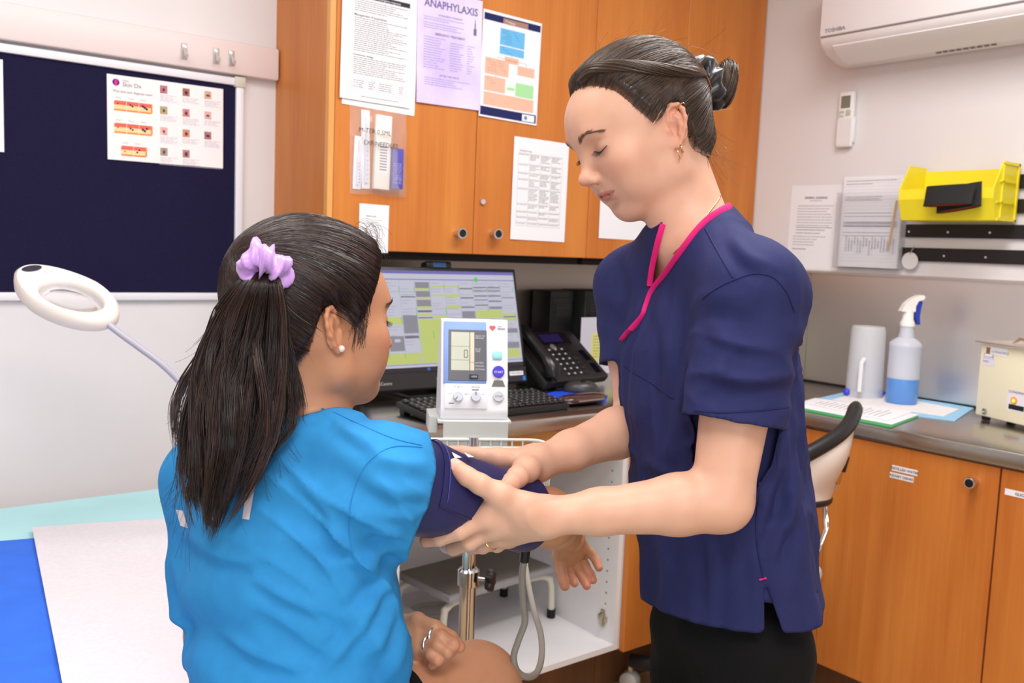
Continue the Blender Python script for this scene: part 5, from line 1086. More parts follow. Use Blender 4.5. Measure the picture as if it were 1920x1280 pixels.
MB().tube([(0.86, 1.95, 0.02), (0.86, 1.95, 0.64)], 0.013, 12).build('pole', LWH, ml, smooth=True); MB().lathe([(0.13, 0.0005), (0.13, 0.015), (0.03, 0.03), (0, 0.03)], 28, Matrix.Translation((0.86, 1.95, 0))).build('base', LWH, ml, smooth=True)
# ================================================================== figure toolkit: smooth blended volumes turned into one skin
class Field:
    """ordered list of smooth unions / cuts of rounded volumes"""
    def __init__(s): s.ops = []
    def cone(s, a, b, ra, rb, k=0.01, cut=False):
        a = np.array(a, float); b = np.array(b, float); s.ops.append(('c', a, b, ra, rb, k, cut)); return s
    def chain(s, pts, rad, k=0.01, cut=False):
        for i in range(len(pts)-1): s.cone(pts[i], pts[i+1], rad[i], rad[i+1], k if i == 0 else min(k, 0.006), cut)
        return s
    def ell(s, c, r, M=None, k=0.01, cut=False):
        s.ops.append(('e', np.array(c, float), np.array(r, float), np.eye(3) if M is None else np.array(M, float), k, cut)); return s
    def loft(s, o, M, table, k=0.01):
        """rows of M: lateral, depth, axis; table rows: (t, cx, cy, rx, ry)"""
        s.ops.append(('l', np.array(o, float), np.array(M, float), np.array(table, float), k, False)); return s
    def bbox(s, op):
        if op[0] == 'c':
            r = max(op[3], op[4]); return np.minimum(op[1], op[2])-r, np.maximum(op[1], op[2])+r, op[5]
        if op[0] == 'e':
            r = np.sqrt(((op[3].T*op[2])**2).sum(1)); return op[1]-r, op[1]+r, op[4]
        t = op[3]; c = []
        for row in t:
            for sx in (-1, 1):
                for sy in (-1, 1): c.append(op[1] + np.array([row[1]+sx*row[3], row[2]+sy*row[4], row[0]]) @ op[2])
        c = np.array(c); return c.min(0)-0.01, c.max(0)+0.01, op[4]
    def dist(s, op, X, Y, Z):
        if op[0] == 'c':
            a, b, ra, rb = op[1:5]; d = b-a; L2 = max(d @ d, 1e-12)
            px, py, pz = X-a[0], Y-a[1], Z-a[2]
            t = np.clip((px*d[0]+py*d[1]+pz*d[2])/L2, 0, 1)
            return np.sqrt((px-t*d[0])**2+(py-t*d[1])**2+(pz-t*d[2])**2)-(ra+(rb-ra)*t)
        if op[0] == 'e':
            c, r, M = op[1:4]; px, py, pz = X-c[0], Y-c[1], Z-c[2]
            u = [(px*M[i][0]+py*M[i][1]+pz*M[i][2])/r[i] for i in range(3)]
            k0 = np.sqrt(u[0]**2+u[1]**2+u[2]**2); k1 = np.sqrt((u[0]/r[0])**2+(u[1]/r[1])**2+(u[2]/r[2])**2)+1e-9
            return k0*(k0-1)/k1
        o, M, t = op[1:4]; px, py, pz = X-o[0], Y-o[1], Z-o[2]
        a = px*M[0][0]+py*M[0][1]+pz*M[0][2]; b = px*M[1][0]+py*M[1][1]+pz*M[1][2]; h = px*M[2][0]+py*M[2][1]+pz*M[2][2]
        cx, cy, rx, ry = (np.interp(h, t[:, 0], t[:, i]) for i in (1, 2, 3, 4))
        u = np.sqrt(((a-cx)/rx)**2+((b-cy)/ry)**2)
        d = (u-1)*np.minimum(rx, ry)*np.where(u < 1, 1, 1)
        return np.maximum(d, np.maximum(t[0, 0]-h, h-t[-1, 0]))
    def grid(s, lo, hi, h):
        lo = np.array(lo, float); n = np.ceil((np.array(hi)-lo)/h).astype(int)+1
        V = np.full(n, 0.5, np.float32); ax = [(lo[i]+h*np.arange(n[i])).astype(np.float32) for i in range(3)]
        for op in s.ops:
            a, b, k = s.bbox(op); k = max(k, 1e-5); m = max(k, 0.0 if op[-1] else 0.04)+2.5*h
            i0 = np.clip(np.floor((a-m-lo)/h).astype(int), 0, n); i1 = np.clip(np.ceil((b+m-lo)/h).astype(int)+1, 0, n)
            if np.any(i1-i0 <= 0): continue
            sl = tuple(slice(i0[i], i1[i]) for i in range(3))
            d = s.dist(op, ax[0][sl[0]][:, None, None], ax[1][sl[1]][None, :, None], ax[2][sl[2]][None, None, :]).astype(np.float32)
            v = V[sl]
            if op[-1]:
                d = -d; hh = np.maximum(k-np.abs(v-d), 0)/k; V[sl] = np.maximum(v, d)+hh*hh*k*0.25
            else:
                hh = np.maximum(k-np.abs(v-d), 0)/k; V[sl] = np.minimum(v, d)-hh*hh*k*0.25
        return V, lo, h
    def surface(s, lo, hi, h, smooth=1):
        V, lo, h = s.grid(lo, hi, h)
        return smooth_mesh(*surface_nets(V, lo, h), smooth)
def surface_nets(V, lo, h):
    I = V < 0; n = V.shape
    cnt = np.zeros((n[0]-1, n[1]-1, n[2]-1), np.uint8)
    for dx in (0, 1):
        for dy in (0, 1):
            for dz in (0, 1): cnt += I[dx:n[0]-1+dx, dy:n[1]-1+dy, dz:n[2]-1+dz]
    act = np.argwhere((cnt > 0) & (cnt < 8)); idx = np.full(cnt.shape, -1, np.int64); idx[act[:, 0], act[:, 1], act[:, 2]] = np.arange(len(act))
    acc = np.zeros((len(act), 3)); w = np.zeros(len(act))
    C = [(x, y, z) for x in (0, 1) for y in (0, 1) for z in (0, 1)]
    for a in C:
        for ax_ in range(3):
            if a[ax_]: continue
            b = list(a); b[ax_] = 1
            va = V[act[:, 0]+a[0], act[:, 1]+a[1], act[:, 2]+a[2]]; vb = V[act[:, 0]+b[0], act[:, 1]+b[1], act[:, 2]+b[2]]
            m = (va < 0) != (vb < 0); t = np.where(m, va/(va-vb+1e-20), 0)
            p = np.array(a, float)[None, :].repeat(len(act), 0); p[:, ax_] += t
            acc[m] += p[m]; w[m] += 1
    verts = lo + h*(act + acc/w[:, None])
    quads = []
    for ax_ in range(3):
        o1, o2 = (ax_+1) % 3, (ax_+2) % 3
        s0 = [slice(None)]*3; s1 = [slice(None)]*3; s0[ax_] = slice(0, -1); s1[ax_] = slice(1, None)
        e = np.argwhere(I[tuple(s0)] != I[tuple(s1)])
        e = e[(e[:, o1] > 0) & (e[:, o2] > 0) & (e[:, o1] < n[o1]-1) & (e[:, o2] < n[o2]-1)]
        fl = I[e[:, 0], e[:, 1], e[:, 2]]
        def c(a, b):
            q = e.copy(); q[:, o1] -= a; q[:, o2] -= b; return idx[q[:, 0], q[:, 1], q[:, 2]]
        q = np.stack([c(1, 1), c(0, 1), c(0, 0), c(1, 0)], 1); q[~fl] = q[~fl][:, ::-1]; quads.append(q)
    return verts, np.concatenate(quads)
def mesh_edges(Q):
    k = Q.shape[1]; e = np.concatenate([np.stack([Q[:, i], Q[:, (i+1) % k]], 1) for i in range(k)]); return e
def smooth_mesh(v, q, it=1, lam=0.5, weight=None):
    if it <= 0 or len(v) == 0: return v, q
    e = mesh_edges(q); e = np.concatenate([e, e[:, ::-1]]); deg = np.bincount(e[:, 0], minlength=len(v)).astype(float); deg[deg == 0] = 1
    for _ in range(it):
        for l in (lam, -lam*1.03):
            s = np.stack([np.bincount(e[:, 0], v[e[:, 1], i], minlength=len(v)) for i in range(3)], 1)/deg[:, None]
            d = l*(s-v); v = v+(d if weight is None else d*weight[:, None])
    return v, q
def vert_normals(v, q):
    a, b, c, d = (v[q[:, i]] for i in range(4)); n = np.cross(c-a, d-b); N = np.zeros_like(v)
    for i in range(4): np.add.at(N, q[:, i], n)
    return N/(np.linalg.norm(N, axis=1)[:, None]+1e-12)
def compact(v, q):
    u = np.unique(q); m = np.full(len(v), -1); m[u] = np.arange(len(u)); return v[u], m[q]
def keep(v, q, mask_v):
    """keep the faces whose corners are all kept"""
    return compact(v, q[mask_v[q].all(1)])
def largest(v, q):
    e = mesh_edges(q); l = np.arange(len(v))
    while True:
        m = np.minimum(l[e[:, 0]], l[e[:, 1]]); n = l.copy(); np.minimum.at(n, e[:, 0], m); np.minimum.at(n, e[:, 1], m); n = n[n]; n = n[n]
        if (n == l).all(): break
        l = n
    u, c = np.unique(l, return_counts=True); return compact(v, q[l[q[:, 0]] == u[c.argmax()]])
def inbox(p, lo, hi): return ((p > np.array(lo)) & (p < np.array(hi))).all(1)
def multires(F, lo, hi, h, fine, smooth=1):
    """coarse skin plus finer skin inside the listed boxes (same field, so the two agree)"""
    v, q = F.surface(lo, hi, h, smooth); c = v[q].mean(1); ok = np.ones(len(q), bool)
    for blo, bhi, bh in fine: ok &= ~inbox(c, np.array(blo)+1.2*h, np.array(bhi)-1.2*h)
    V, Q = compact(v, q[ok]); Vs, Qs, n = [V], [Q], len(V)
    for blo, bhi, bh in fine:
        v, q = F.surface(np.array(blo)-3*bh, np.array(bhi)+3*bh, bh, smooth); c = v[q].mean(1); v, q = compact(v, q[inbox(c, blo, bhi)])
        Vs.append(v); Qs.append(q+n); n += len(v)
    return np.concatenate(Vs), np.concatenate(Qs)
def tidy_edges(v, q, it=12):
    e = np.sort(mesh_edges(q), 1); k = e[:, 0].astype(np.int64)*len(v)+e[:, 1]; u, c = np.unique(k, return_counts=True); b = u[c == 1]; a0, a1 = b//len(v), b % len(v)
    i0 = np.concatenate([a0, a1]); i1 = np.concatenate([a1, a0]); deg = np.bincount(i0, minlength=len(v)); m = deg == 2; v = v.copy()
    for _ in range(it):
        s_ = np.stack([np.bincount(i0, v[i1, i], minlength=len(v)) for i in range(3)], 1); v[m] = 0.5*v[m]+0.25*s_[m]
    return v
def np_mesh(name, v, q, mats, parent=None, colors=None, thick=0.0, off=-1.0):
    me = bpy.data.meshes.new(name); me.vertices.add(len(v)); me.vertices.foreach_set('co', np.asarray(v, np.float32).ravel())
    k = q.shape[1]; me.loops.add(q.size); me.loops.foreach_set('vertex_index', q.ravel().astype(np.int32)); me.polygons.add(len(q)); me.polygons.foreach_set('loop_start', np.arange(0, q.size, k, dtype=np.int32))
    try: me.polygons.foreach_set('loop_total', np.full(len(q), k, np.int32))
    except Exception: pass
    me.polygons.foreach_set('use_smooth', np.ones(len(q), bool)); me.update(calc_edges=True); me.validate()
    for m in (mats if isinstance(mats, (list, tuple)) else [mats]): me.materials.append(m)
    if colors is not None:
        at_ = me.color_attributes.new('tint', 'FLOAT_COLOR', 'POINT'); c = np.ones((len(v), 4), np.float32); c[:, :3] = colors; at_.data.foreach_set('color', c.ravel())
    o = bpy.data.objects.new(name, me); COL.objects.link(o)
    if parent is not None: o.parent = parent; o.matrix_parent_inverse = base_mw(parent).inverted()
    if thick:
        md = o.modifiers.new('thickness', 'SOLIDIFY'); md.thickness = thick; md.offset = off
    return o
def tint_mat(name, rough=0.5, sss=0.0, spec=0.35, bump=0.0, bump_scale=800.0, sheen=0.0, sheen_col=None, aniso=0.0):
    if name in MATS: return MATS[name]
    m = bpy.data.materials.new(name); m.use_nodes = True; MATS[name] = m; nt = m.node_tree; b = nt.nodes['Principled BSDF']; L = nt.links
    a = nt.nodes.new('ShaderNodeAttribute'); a.attribute_name = 'tint'; L.new(a.outputs['Color'], b.inputs['Base Color'])
    b.inputs['Roughness'].default_value = rough; b.inputs['Specular IOR Level'].default_value = spec; b.inputs['Sheen Weight'].default_value = sheen
    if aniso: b.inputs['Anisotropic'].default_value = aniso
    if sss:
        b.inputs['Subsurface Weight'].default_value = sss; b.inputs['Subsurface Radius'].default_value = (1.0, 0.32, 0.16); b.inputs['Subsurface Scale'].default_value = 0.006
    if bump:
        tc = nt.nodes.new('ShaderNodeTexCoord'); n = nt.nodes.new('ShaderNodeTexNoise'); n.inputs['Scale'].default_value = bump_scale; n.inputs['Detail'].default_value = 3; L.new(tc.outputs['Object'], n.inputs['Vector'])
        bp_ = nt.nodes.new('ShaderNodeBump'); bp_.inputs['Strength'].default_value = bump; bp_.inputs['Distance'].default_value = 0.0008; L.new(n.outputs['Fac'], bp_.inputs['Height']); L.new(bp_.outputs[0], b.inputs['Normal'])
    return m
def noise3(p, scale, seed=0.0): return np.array([noise.noise(Vector((x*scale+seed, y*scale, z*scale))) for x, y, z in p])
def A3(px, py, z): return np.array(at(px, py, z))
CR, CD, CF = CM[0], CM[1], CM[2]           # camera right, down, forward
def unit(v): v = np.array(v, float); return v/np.linalg.norm(v)

class Head:
    """head frame: x = the person's right, y = face direction, z = up; origin midway between the ear canals"""
    def __init__(s, o, fwd, right_hint, scale=1.0):
        s.o = np.array(o, float); y = unit(fwd); x = np.array(right_hint, float); x = unit(x-y*(x @ y)); z = np.cross(x, y); s.R = np.stack([x, y, z]); s.k = scale
    def w(s, p): return s.o + (np.array(p, float)*s.k) @ s.R
    def loc(s, P): return ((np.asarray(P)-s.o) @ s.R.T)/s.k
    lower = 0.86; shear = 0.30
    def sq(s, p):
        p = np.array(p, float); p[1] += min(0.0, p[2]+0.030)*s.shear; p[2] = p[2] if p[2] > -0.015 else -0.015+(p[2]+0.015)*s.lower; return p
    def build(s, F, nose=1.0, lids=True):
        W = lambda p: s.w(s.sq(p)); k_ = s.k
        def E(c, r, k=0.012, cut=False, M=None): F.ell(W(c), np.array(r)*k_, (np.eye(3) if M is None else M) @ s.R, k, cut)
        def Cn(a, b, ra, rb, k=0.01, cut=False): F.cone(W(a), W(b), ra*k_, rb*k_, k, cut)
        E((0, -0.010, 0.042), (0.073, 0.085, 0.082), 0.0)                  # cranium
        E((0, 0.034, 0.045), (0.063, 0.068, 0.057), 0.03)                  # forehead
        E((0, 0.028, -0.010), (0.059, 0.060, 0.062), 0.03)                 # mid face
        E((0, 0.036, -0.052), (0.046, 0.047, 0.042), 0.025)                # muzzle and jaw
        for sx in (-1, 1):
            Cn((sx*0.054, -0.004, -0.020), (sx*0.047, 0.008, -0.056), 0.013, 0.013, 0.03)
            Cn((sx*0.047, 0.008, -0.056), (sx*0.014, 0.068, -0.085), 0.013, 0.012, 0.025)
            E((sx*0.041, 0.058, -0.014), (0.020, 0.022, 0.016), 0.028)     # cheek bone
            E((sx*0.033, 0.058, -0.044), (0.021, 0.022, 0.024), 0.022)     # cheek
        E((0, 0.074, -0.083), (0.017, 0.0165, 0.015), 0.02)                # chin
        Cn((-0.026, 0.081, 0.029), (0.026, 0.081, 0.029), 0.011, 0.011, 0.022)   # brow
        for sx in (-1, 1): E((sx*0.034, 0.100, 0.0130), (0.0180, 0.015, 0.0110), 0.014, True)   # eye sockets
        # nose
        Cn((0, 0.084, 0.020), (0, 0.1010, -0.015), 0.0068, 0.0070, 0.013)
        E((0, 0.1045+0.002*(nose-1), -0.0215), (0.0082, 0.0095, 0.0078), 0.008)
        for sx in (-1, 1): E((sx*0.0098, 0.0945, -0.0265), (0.0058, 0.0085, 0.0060), 0.006)
        Cn((0, 0.100, -0.028), (0, 0.092, -0.033), 0.0038, 0.005, 0.005)
        for sx in (-1, 1): E((sx*0.0054, 0.0970, -0.0330), (0.0027, 0.0050, 0.0028), 0.003, True)
        # mouth
        E((0, 0.076, -0.047), (0.028, 0.017, 0.017), 0.012)
        up = [(-0.0290, 0.0705, -0.0515), (-0.012, 0.0895, -0.0505), (-0.004, 0.0935, -0.0492), (0.004, 0.0935, -0.0492), (0.012, 0.0895, -0.0505), (0.0290, 0.0705, -0.0515)]
        lw = [(-0.0278, 0.0705, -0.0538), (-0.011, 0.0875, -0.0592), (0, 0.0905, -0.0602), (0.011, 0.0875, -0.0592), (0.0278, 0.0705, -0.0538)]
        F.chain([W(p) for p in up], [r*k_ for r in (0.0012, 0.0030, 0.0034, 0.0034, 0.0030, 0.0012)], 0.004)
        F.chain([W(p) for p in lw], [r*k_ for r in (0.0012, 0.0038, 0.0044, 0.0038, 0.0012)], 0.004)
        ms = [(-0.0300, 0.0735, -0.0522), (-0.012, 0.0935, -0.0548), (0, 0.0985, -0.0553), (0.012, 0.0935, -0.0548), (0.0300, 0.0735, -0.0522)]
        F.chain([W(p) for p in ms], [r*k_ for r in (0.0012, 0.0013, 0.0013, 0.0013, 0.0012)], 0.0025, True)
        E((0, 0.0935, -0.0705), (0.014, 0.006, 0.004), 0.010, True)        # hollow under the lip
        for sx in (-1, 1): E((sx*0.0335, 0.0735, 0.0125), (0.0158, 0.0140, 0.0112), 0.003)   # lids over the eye balls
        # ears
        for sx in (-1, 1): s.ear(F, sx)
        return F
    def ear_pt(s, sx, u, v, w=0.0):
        a = math.radians(24); U = np.array([sx*math.sin(a), -math.cos(a), 0.0]); N = np.array([sx*math.cos(a), math.sin(a), 0.0]); V_ = np.array([0, -0.16, 1.0])
        u, v, w = u*0.86, v*0.86, w*0.86
        return np.array([sx*0.0685, 0.001, 0.0]) + U*u + V_*v + N*w
    def ear(s, F, sx):
        P = lambda u, v, w=0.0: s.w(s.ear_pt(sx, u, v, w)); k = s.k*0.86
        a = math.radians(24); M = np.array([[sx*math.sin(a), -math.cos(a), 0], [0, -0.158, 0.987], [sx*math.cos(a), math.sin(a), 0]]) @ s.R
        F.ell(P(0.012, 0.004, 0.001), np.array([0.0150, 0.0285, 0.0034])*k, M, 0.004)
        F.ell(P(0.006, -0.022, 0.001), np.array([0.0085, 0.0095, 0.0034])*k, M, 0.004)
        rim = [(0.004, 0.003, 0.002), (0.000, 0.014, 0.003), (0.003, 0.026, 0.0045), (0.011, 0.0325, 0.0055), (0.020, 0.030, 0.006), (0.026, 0.021, 0.006), (0.0275, 0.008, 0.0055), (0.024, -0.006, 0.005), (0.017, -0.018, 0.0035), (0.010, -0.028, 0.0025)]
        F.chain([P(*q) for q in rim], [r*k for r in (0.0022, 0.0026, 0.0029, 0.003, 0.0031, 0.0031, 0.003, 0.0028, 0.0027, 0.003)], 0.003)
        F.ell(P(0.0085, -0.003, 0.0045), np.array([0.0078, 0.0105, 0.0040])*k, M, 0.003, True)
        F.ell(P(0.0125, 0.0215, 0.0045), np.array([0.0055, 0.0040, 0.0024])*k, M, 0.003, True)
        ah = [(0.012, 0.017, 0.003), (0.0175, 0.010, 0.0035), (0.0185, 0.0, 0.0035), (0.0145, -0.011, 0.003)]
        F.chain([P(*q) for q in ah], [0.0026*k]*4, 0.003)
        F.ell(P(-0.0005, -0.004, 0.003), np.array([0.0035, 0.0055, 0.0035])*k, M, 0.003)   # tragus
    def tint(s, V, base, lip, blush, ear_c=None, brow=None, fuzz=0.0):
        """skin colour per point: lips, cheeks, nose, ears carry their own colour"""
        L = s.loc(V); c = np.repeat(np.array(lin(base))[None, :], len(V), 0)
        def mix(m, col, amt): c[:] = c*(1-(m*amt)[:, None]) + np.array(lin(col))[None, :]*(m*amt)[:, None]
        x, y, z = L[:, 0], L[:, 1], L[:, 2]; z = np.where(z > -0.015, z, -0.015+(z+0.015)/s.lower)
        g = lambda cx, cy, cz, rx, ry, rz: np.exp(-(((np.abs(x)-cx)/rx)**2+((y-cy)/ry)**2+((z-cz)/rz)**2))
        mix(g(0.042, 0.068, -0.022, 0.022, 0.03, 0.018), blush, 0.55); mix(g(0, 0.108, -0.026, 0.012, 0.012, 0.012), blush, 0.45); mix(g(0, 0.082, -0.085, 0.014, 0.014, 0.012), blush, 0.25)
        mix(np.clip(1.6*np.exp(-(((np.abs(x)-0.076)/0.016)**2+((y+0.012)/0.022)**2+((z-0.005)/0.035)**2)), 0, 1)*(np.abs(x) > 0.066), ear_c or blush, 0.55)
        hw = np.clip(1-(np.abs(x)/0.0290)**2, 0, 1)
        top = -0.0545+0.0022*(x/0.029)**2+0.0072*hw**0.7-0.0012*np.exp(-(x/0.0025)**2); bot = -0.0552+0.0024*(x/0.029)**2-0.0082*hw**0.8
        m = np.clip((top-z)/0.0009, 0, 1)*np.clip((z-bot)/0.0009, 0, 1)*(np.abs(x) < 0.0290)*(y > 0.055); mix(m, lip, 0.85)
        m2 = np.exp(-((z+0.0551-0.0028*(x/0.029)**2)/0.0007)**2)*(np.abs(x) < 0.029)*(y > 0.055); mix(m2, tuple(int(v*0.45) for v in lip), 0.7)
        lid = np.exp(-(((np.abs(x)-0.030)/0.014)**2+((z-0.012)/0.009)**2))*np.clip((y-0.06)/0.01, 0, 1); mix(lid, blush, 0.3)
        return c

# ------------------------------------------------------------------ hair
def strand_mesh(name, S, r, cols, m, parent, sides=3):
    """S: (n strands, m points, 3); r: (m,) or (n, m) radii; cols: (n, 3)"""
    S = np.asarray(S, float); n, k, _ = S.shape
    T = np.gradient(S, axis=1); T /= np.linalg.norm(T, axis=2, keepdims=True)+1e-12
    ref = np.random.RandomState(1).normal(size=(n, 1, 3)); U = ref-T*(ref*T).sum(2, keepdims=True); U /= np.linalg.norm(U, axis=2, keepdims=True)+1e-9; Wv = np.cross(T, U)
    R = np.broadcast_to(np.asarray(r), (n, k))[:, :, None]
    V = np.stack([S+R*(U*math.cos(2*PI*j/sides)+Wv*math.sin(2*PI*j/sides)) for j in range(sides)], 2).reshape(-1, 3)
    i = np.arange(n)[:, None, None]; a = np.arange(k-1)[None, :, None]; j = np.arange(sides)[None, None, :]; j2 = (j+1) % sides
    b = i*k*sides
    Q = np.stack([b+a*sides+j, b+a*sides+j2, b+(a+1)*sides+j2, b+(a+1)*sides+j], -1).reshape(-1, 4)
    C = np.repeat(np.asarray(cols), k*sides, 0)
    o = np_mesh(name, V, Q, m, parent, C); o['kind'] = 'stuff'; return o
class Scalp:
    """hair cap grown from a bald head surface; hairline(L) > 0 is where hair grows (metres from the hairline)"""
    def __init__(s, head, hairline, thick):
        s.h = head; F = Field(); W = head.w; k_ = head.k
        for c, r, k in (((0, -0.010, 0.042), (0.073, 0.085, 0.082), 0.0), ((0, 0.034, 0.045), (0.063, 0.068, 0.057), 0.03), ((0, 0.028, -0.010), (0.059, 0.060, 0.062), 0.03), ((0, -0.026, -0.03), (0.052, 0.056, 0.055), 0.03)):
            F.ell(W(c), np.array(r)*k_, head.R, k)
        lo, hi = head.o-0.17, head.o+0.17
        v, q = F.surface(lo, hi, 0.0028, 1); N = vert_normals(v, q); L = head.loc(v); hl = hairline(L)
        t = np.clip(hl/0.028, 0, 1); t = t*t*(3-2*t)
        v2 = v+N*(t*thick(L)-(1-t)*0.0015)[:, None]
        s.v, s.q = keep(v2, q, hl > -0.002); s.hl = hairline
        s.bvh = BVHTree.FromPolygons([Vector(p) for p in s.v], [tuple(f) for f in s.q])
        s.c = np.array(W((0, -0.012, 0.03)))
    def on(s, d, lift=0.0):
        """point on the cap in direction d from the head centre"""
        d = unit(d); h = s.bvh.ray_cast(Vector(s.c+d*0.3), Vector(-d))
        return (np.array(h[0])+d*lift) if h[0] is not None else None
    def flow(s, p0, p1, m=14, lift=0.001, sag=0.0, rng=None, wave=0.0, sagv=None):
        """strand on the cap from p0 to p1 (great-circle like)"""
        a = unit(p0-s.c); b = unit(p1-s.c); w = math.acos(np.clip(a @ b, -1, 1)); out = []
        ra, rb = np.linalg.norm(p0-s.c), np.linalg.norm(p1-s.c)
        ph = rng.uniform(0, 6.28) if rng else 0
        side = np.cross(a, b); side = side/(np.linalg.norm(side)+1e-9)
        last = None
        for i in range(m):
            t = i/(m-1); d = (math.sin((1-t)*w)*a+math.sin(t*w)*b)/max(math.sin(w), 1e-6)
            d = d+side*(wave*math.sin(PI*t)*math.sin(ph+3*t)+sag*math.sin(PI*t))+(0 if sagv is None else sagv*math.sin(PI*t)); d = unit(d)
            h = s.bvh.ray_cast(Vector(s.c+d*0.3), Vector(-d))
            r = np.linalg.norm(np.array(h[0])-s.c) if h[0] is not None else (ra+(rb-ra)*t)
            f = max(0.0, (t-0.82)/0.18); r = r*(1-f)+max(r, rb)*f if f > 0 else r
            out.append(s.c+d*(r+lift))
        return np.array(out)
def hair_cols(n, rng, dark, light, p=1.6):
    t = rng.rand(n)**p; return np.array(lin(dark))[None, :]*(1-t[:, None])+np.array(lin(light))[None, :]*t[:, None]
# ================================================================== the standing woman
NZ = 1.19
def hdir(a_deg, pitch_deg, left=True):
    a, p = math.radians(a_deg), math.radians(pitch_deg); h = (-CR if left else CR)*math.cos(a) + CF*math.sin(a); return h*math.cos(p)+CD*math.sin(p)
# face turned 12 degrees out of profile towards the viewer, bowed down
nh = Head(A3(1212, 264, NZ), hdir(-17, 22), CF*math.cos(math.radians(17))-CR*math.sin(math.radians(17)), 0.95)
nurse = thing('person', 'standing woman in navy scrub top with pink trim fastening the cuff', 'person', (0.95, 0.75, 0))
NF = Field()
nh.build(NF, 1.0)
nb = A3(1305, 440, 1.19)                                     # base of the neck
NF.cone(nh.w((0, -0.024, -0.030)), nb, 0.045, 0.047, 0.02)
NF.cone(nh.w((0, -0.008, -0.050)), A3(1281, 450, 1.178), 0.033, 0.034, 0.02)
# torso frame
n_f = unit(np.array([-0.985, 0.169, 0])); n_l = np.array([-n_f[1], n_f[0], 0]); n_u = np.array([0, 0, 1.0])   # facing, her left, up
SLj, SRj = A3(1412, 548, 1.07), A3(1190, 540, 1.325)
EL, WL = A3(1352, 938, 1.055), A3(1026, 968, 1.045)
ER, WR = A3(1200, 795, 1.30), A3(1008, 868, 1.165)
chest = (SLj+SRj)/2
Hc, Tc = A3(1362, 1165, 1.215), A3(1308, 448, 1.20)
n_a = unit(Tc-Hc); n_d = unit(n_f-n_a*(n_f @ n_a)); n_s = np.cross(n_d, n_a); n_s = n_s if n_s @ n_l > 0 else -n_s
M_t = np.stack([n_s, n_d, n_a])
tab = [(-0.13, 0, -0.004, 0.150, 0.090), (-0.06, 0, -0.004, 0.150, 0.090), (0.0, 0, -0.003, 0.150, 0.089), (0.10, 0, -0.001, 0.146, 0.087), (0.20, 0, 0.002, 0.138, 0.088), (0.30, 0, 0.004, 0.138, 0.096), (0.37, 0, 0.004, 0.138, 0.090), (0.42, 0, 0.0, 0.13, 0.076), (0.455, 0, -0.004, 0.11, 0.062), (0.48, 0, -0.006, 0.08, 0.052), (0.50, 0, -0.008, 0.055, 0.042)]
NF.loft(Hc, M_t, [(t, a, b, c*0.88-0.004, d*0.88-0.004) for t, a, b, c, d in tab[3:]], 0.02)
NF.cone(nb+n_u*-0.012, SLj+n_u*0.01, 0.036, 0.045, 0.03); NF.cone(nb+n_u*-0.012, SRj+n_u*0.01, 0.036, 0.045, 0.03)
def arm(F, S, E_, W_, bend=None, sc=1.0):
    F.cone(S, S+(E_-S)*0.5, 0.045*sc, 0.041*sc, 0.03); F.cone(S+(E_-S)*0.5, E_, 0.041*sc, 0.034*sc, 0.01)
    m = E_+(W_-E_)*0.25; F.cone(E_, m, 0.035*sc, 0.034*sc, 0.015); F.cone(m, E_+(W_-E_)*0.70, 0.034*sc, 0.0255*sc, 0.012); F.cone(E_+(W_-E_)*0.70, W_, 0.0255*sc, 0.0205*sc, 0.012)
arm(NF, SLj, EL, WL); arm(NF, SRj, ER, WR)
def digit(F, pts, r0, r1, k=0.006):
    n = len(pts)
    for i in range(n-1):
        a, b = r0+(r1-r0)*i/(n-1), r0+(r1-r0)*(i+1)/(n-1); F.cone(pts[i], pts[i+1], a, b, k if i == 0 else 0.003)
def P(*q): return A3(*q)
# --- her left hand (near): back of the hand to the viewer, thumb up the near side, fingers cupped underneath
idx = [P(915, 968, 1.030), P(862, 996, 1.028), P(824, 1009, 1.036), P(799, 1013, 1.046)]
mid = [P(925, 990, 1.040), P(880, 1016, 1.045), P(850, 1027, 1.068), P(836, 1024, 1.095)]
rin = [P(938, 1004, 1.060), P(905, 1023, 1.078), P(885, 1026, 1.105), P(874, 1012, 1.125)]
lit = [P(955, 1008, 1.072), P(932, 1022, 1.090), P(918, 1022, 1.112), P(910, 1010, 1.128)]
thu = [P(985, 955, 1.030), P(938, 928, 1.018), P(900, 907, 1.012), P(876, 893, 1.014), P(858, 879, 1.020)]
wl = WL
for d_, r_ in ((idx, 0.0135), (mid, 0.0135), (rin, 0.0125), (lit, 0.0115)): NF.cone(wl+(d_[0]-wl)*0.12, d_[0], 0.0165, r_, 0.014)
NF.cone(wl, thu[0], 0.019, 0.0165, 0.015)
NF.cone(thu[0], thu[1], 0.0165, 0.0140, 0.014); NF.cone(thu[1], idx[0], 0.010, 0.010, 0.012)
digit(NF, thu[1:], 0.0125, 0.0098); digit(NF, idx, 0.0108, 0.0076); digit(NF, mid, 0.0108, 0.0078); digit(NF, rin, 0.0102, 0.0074); digit(NF, lit, 0.0092, 0.0066)
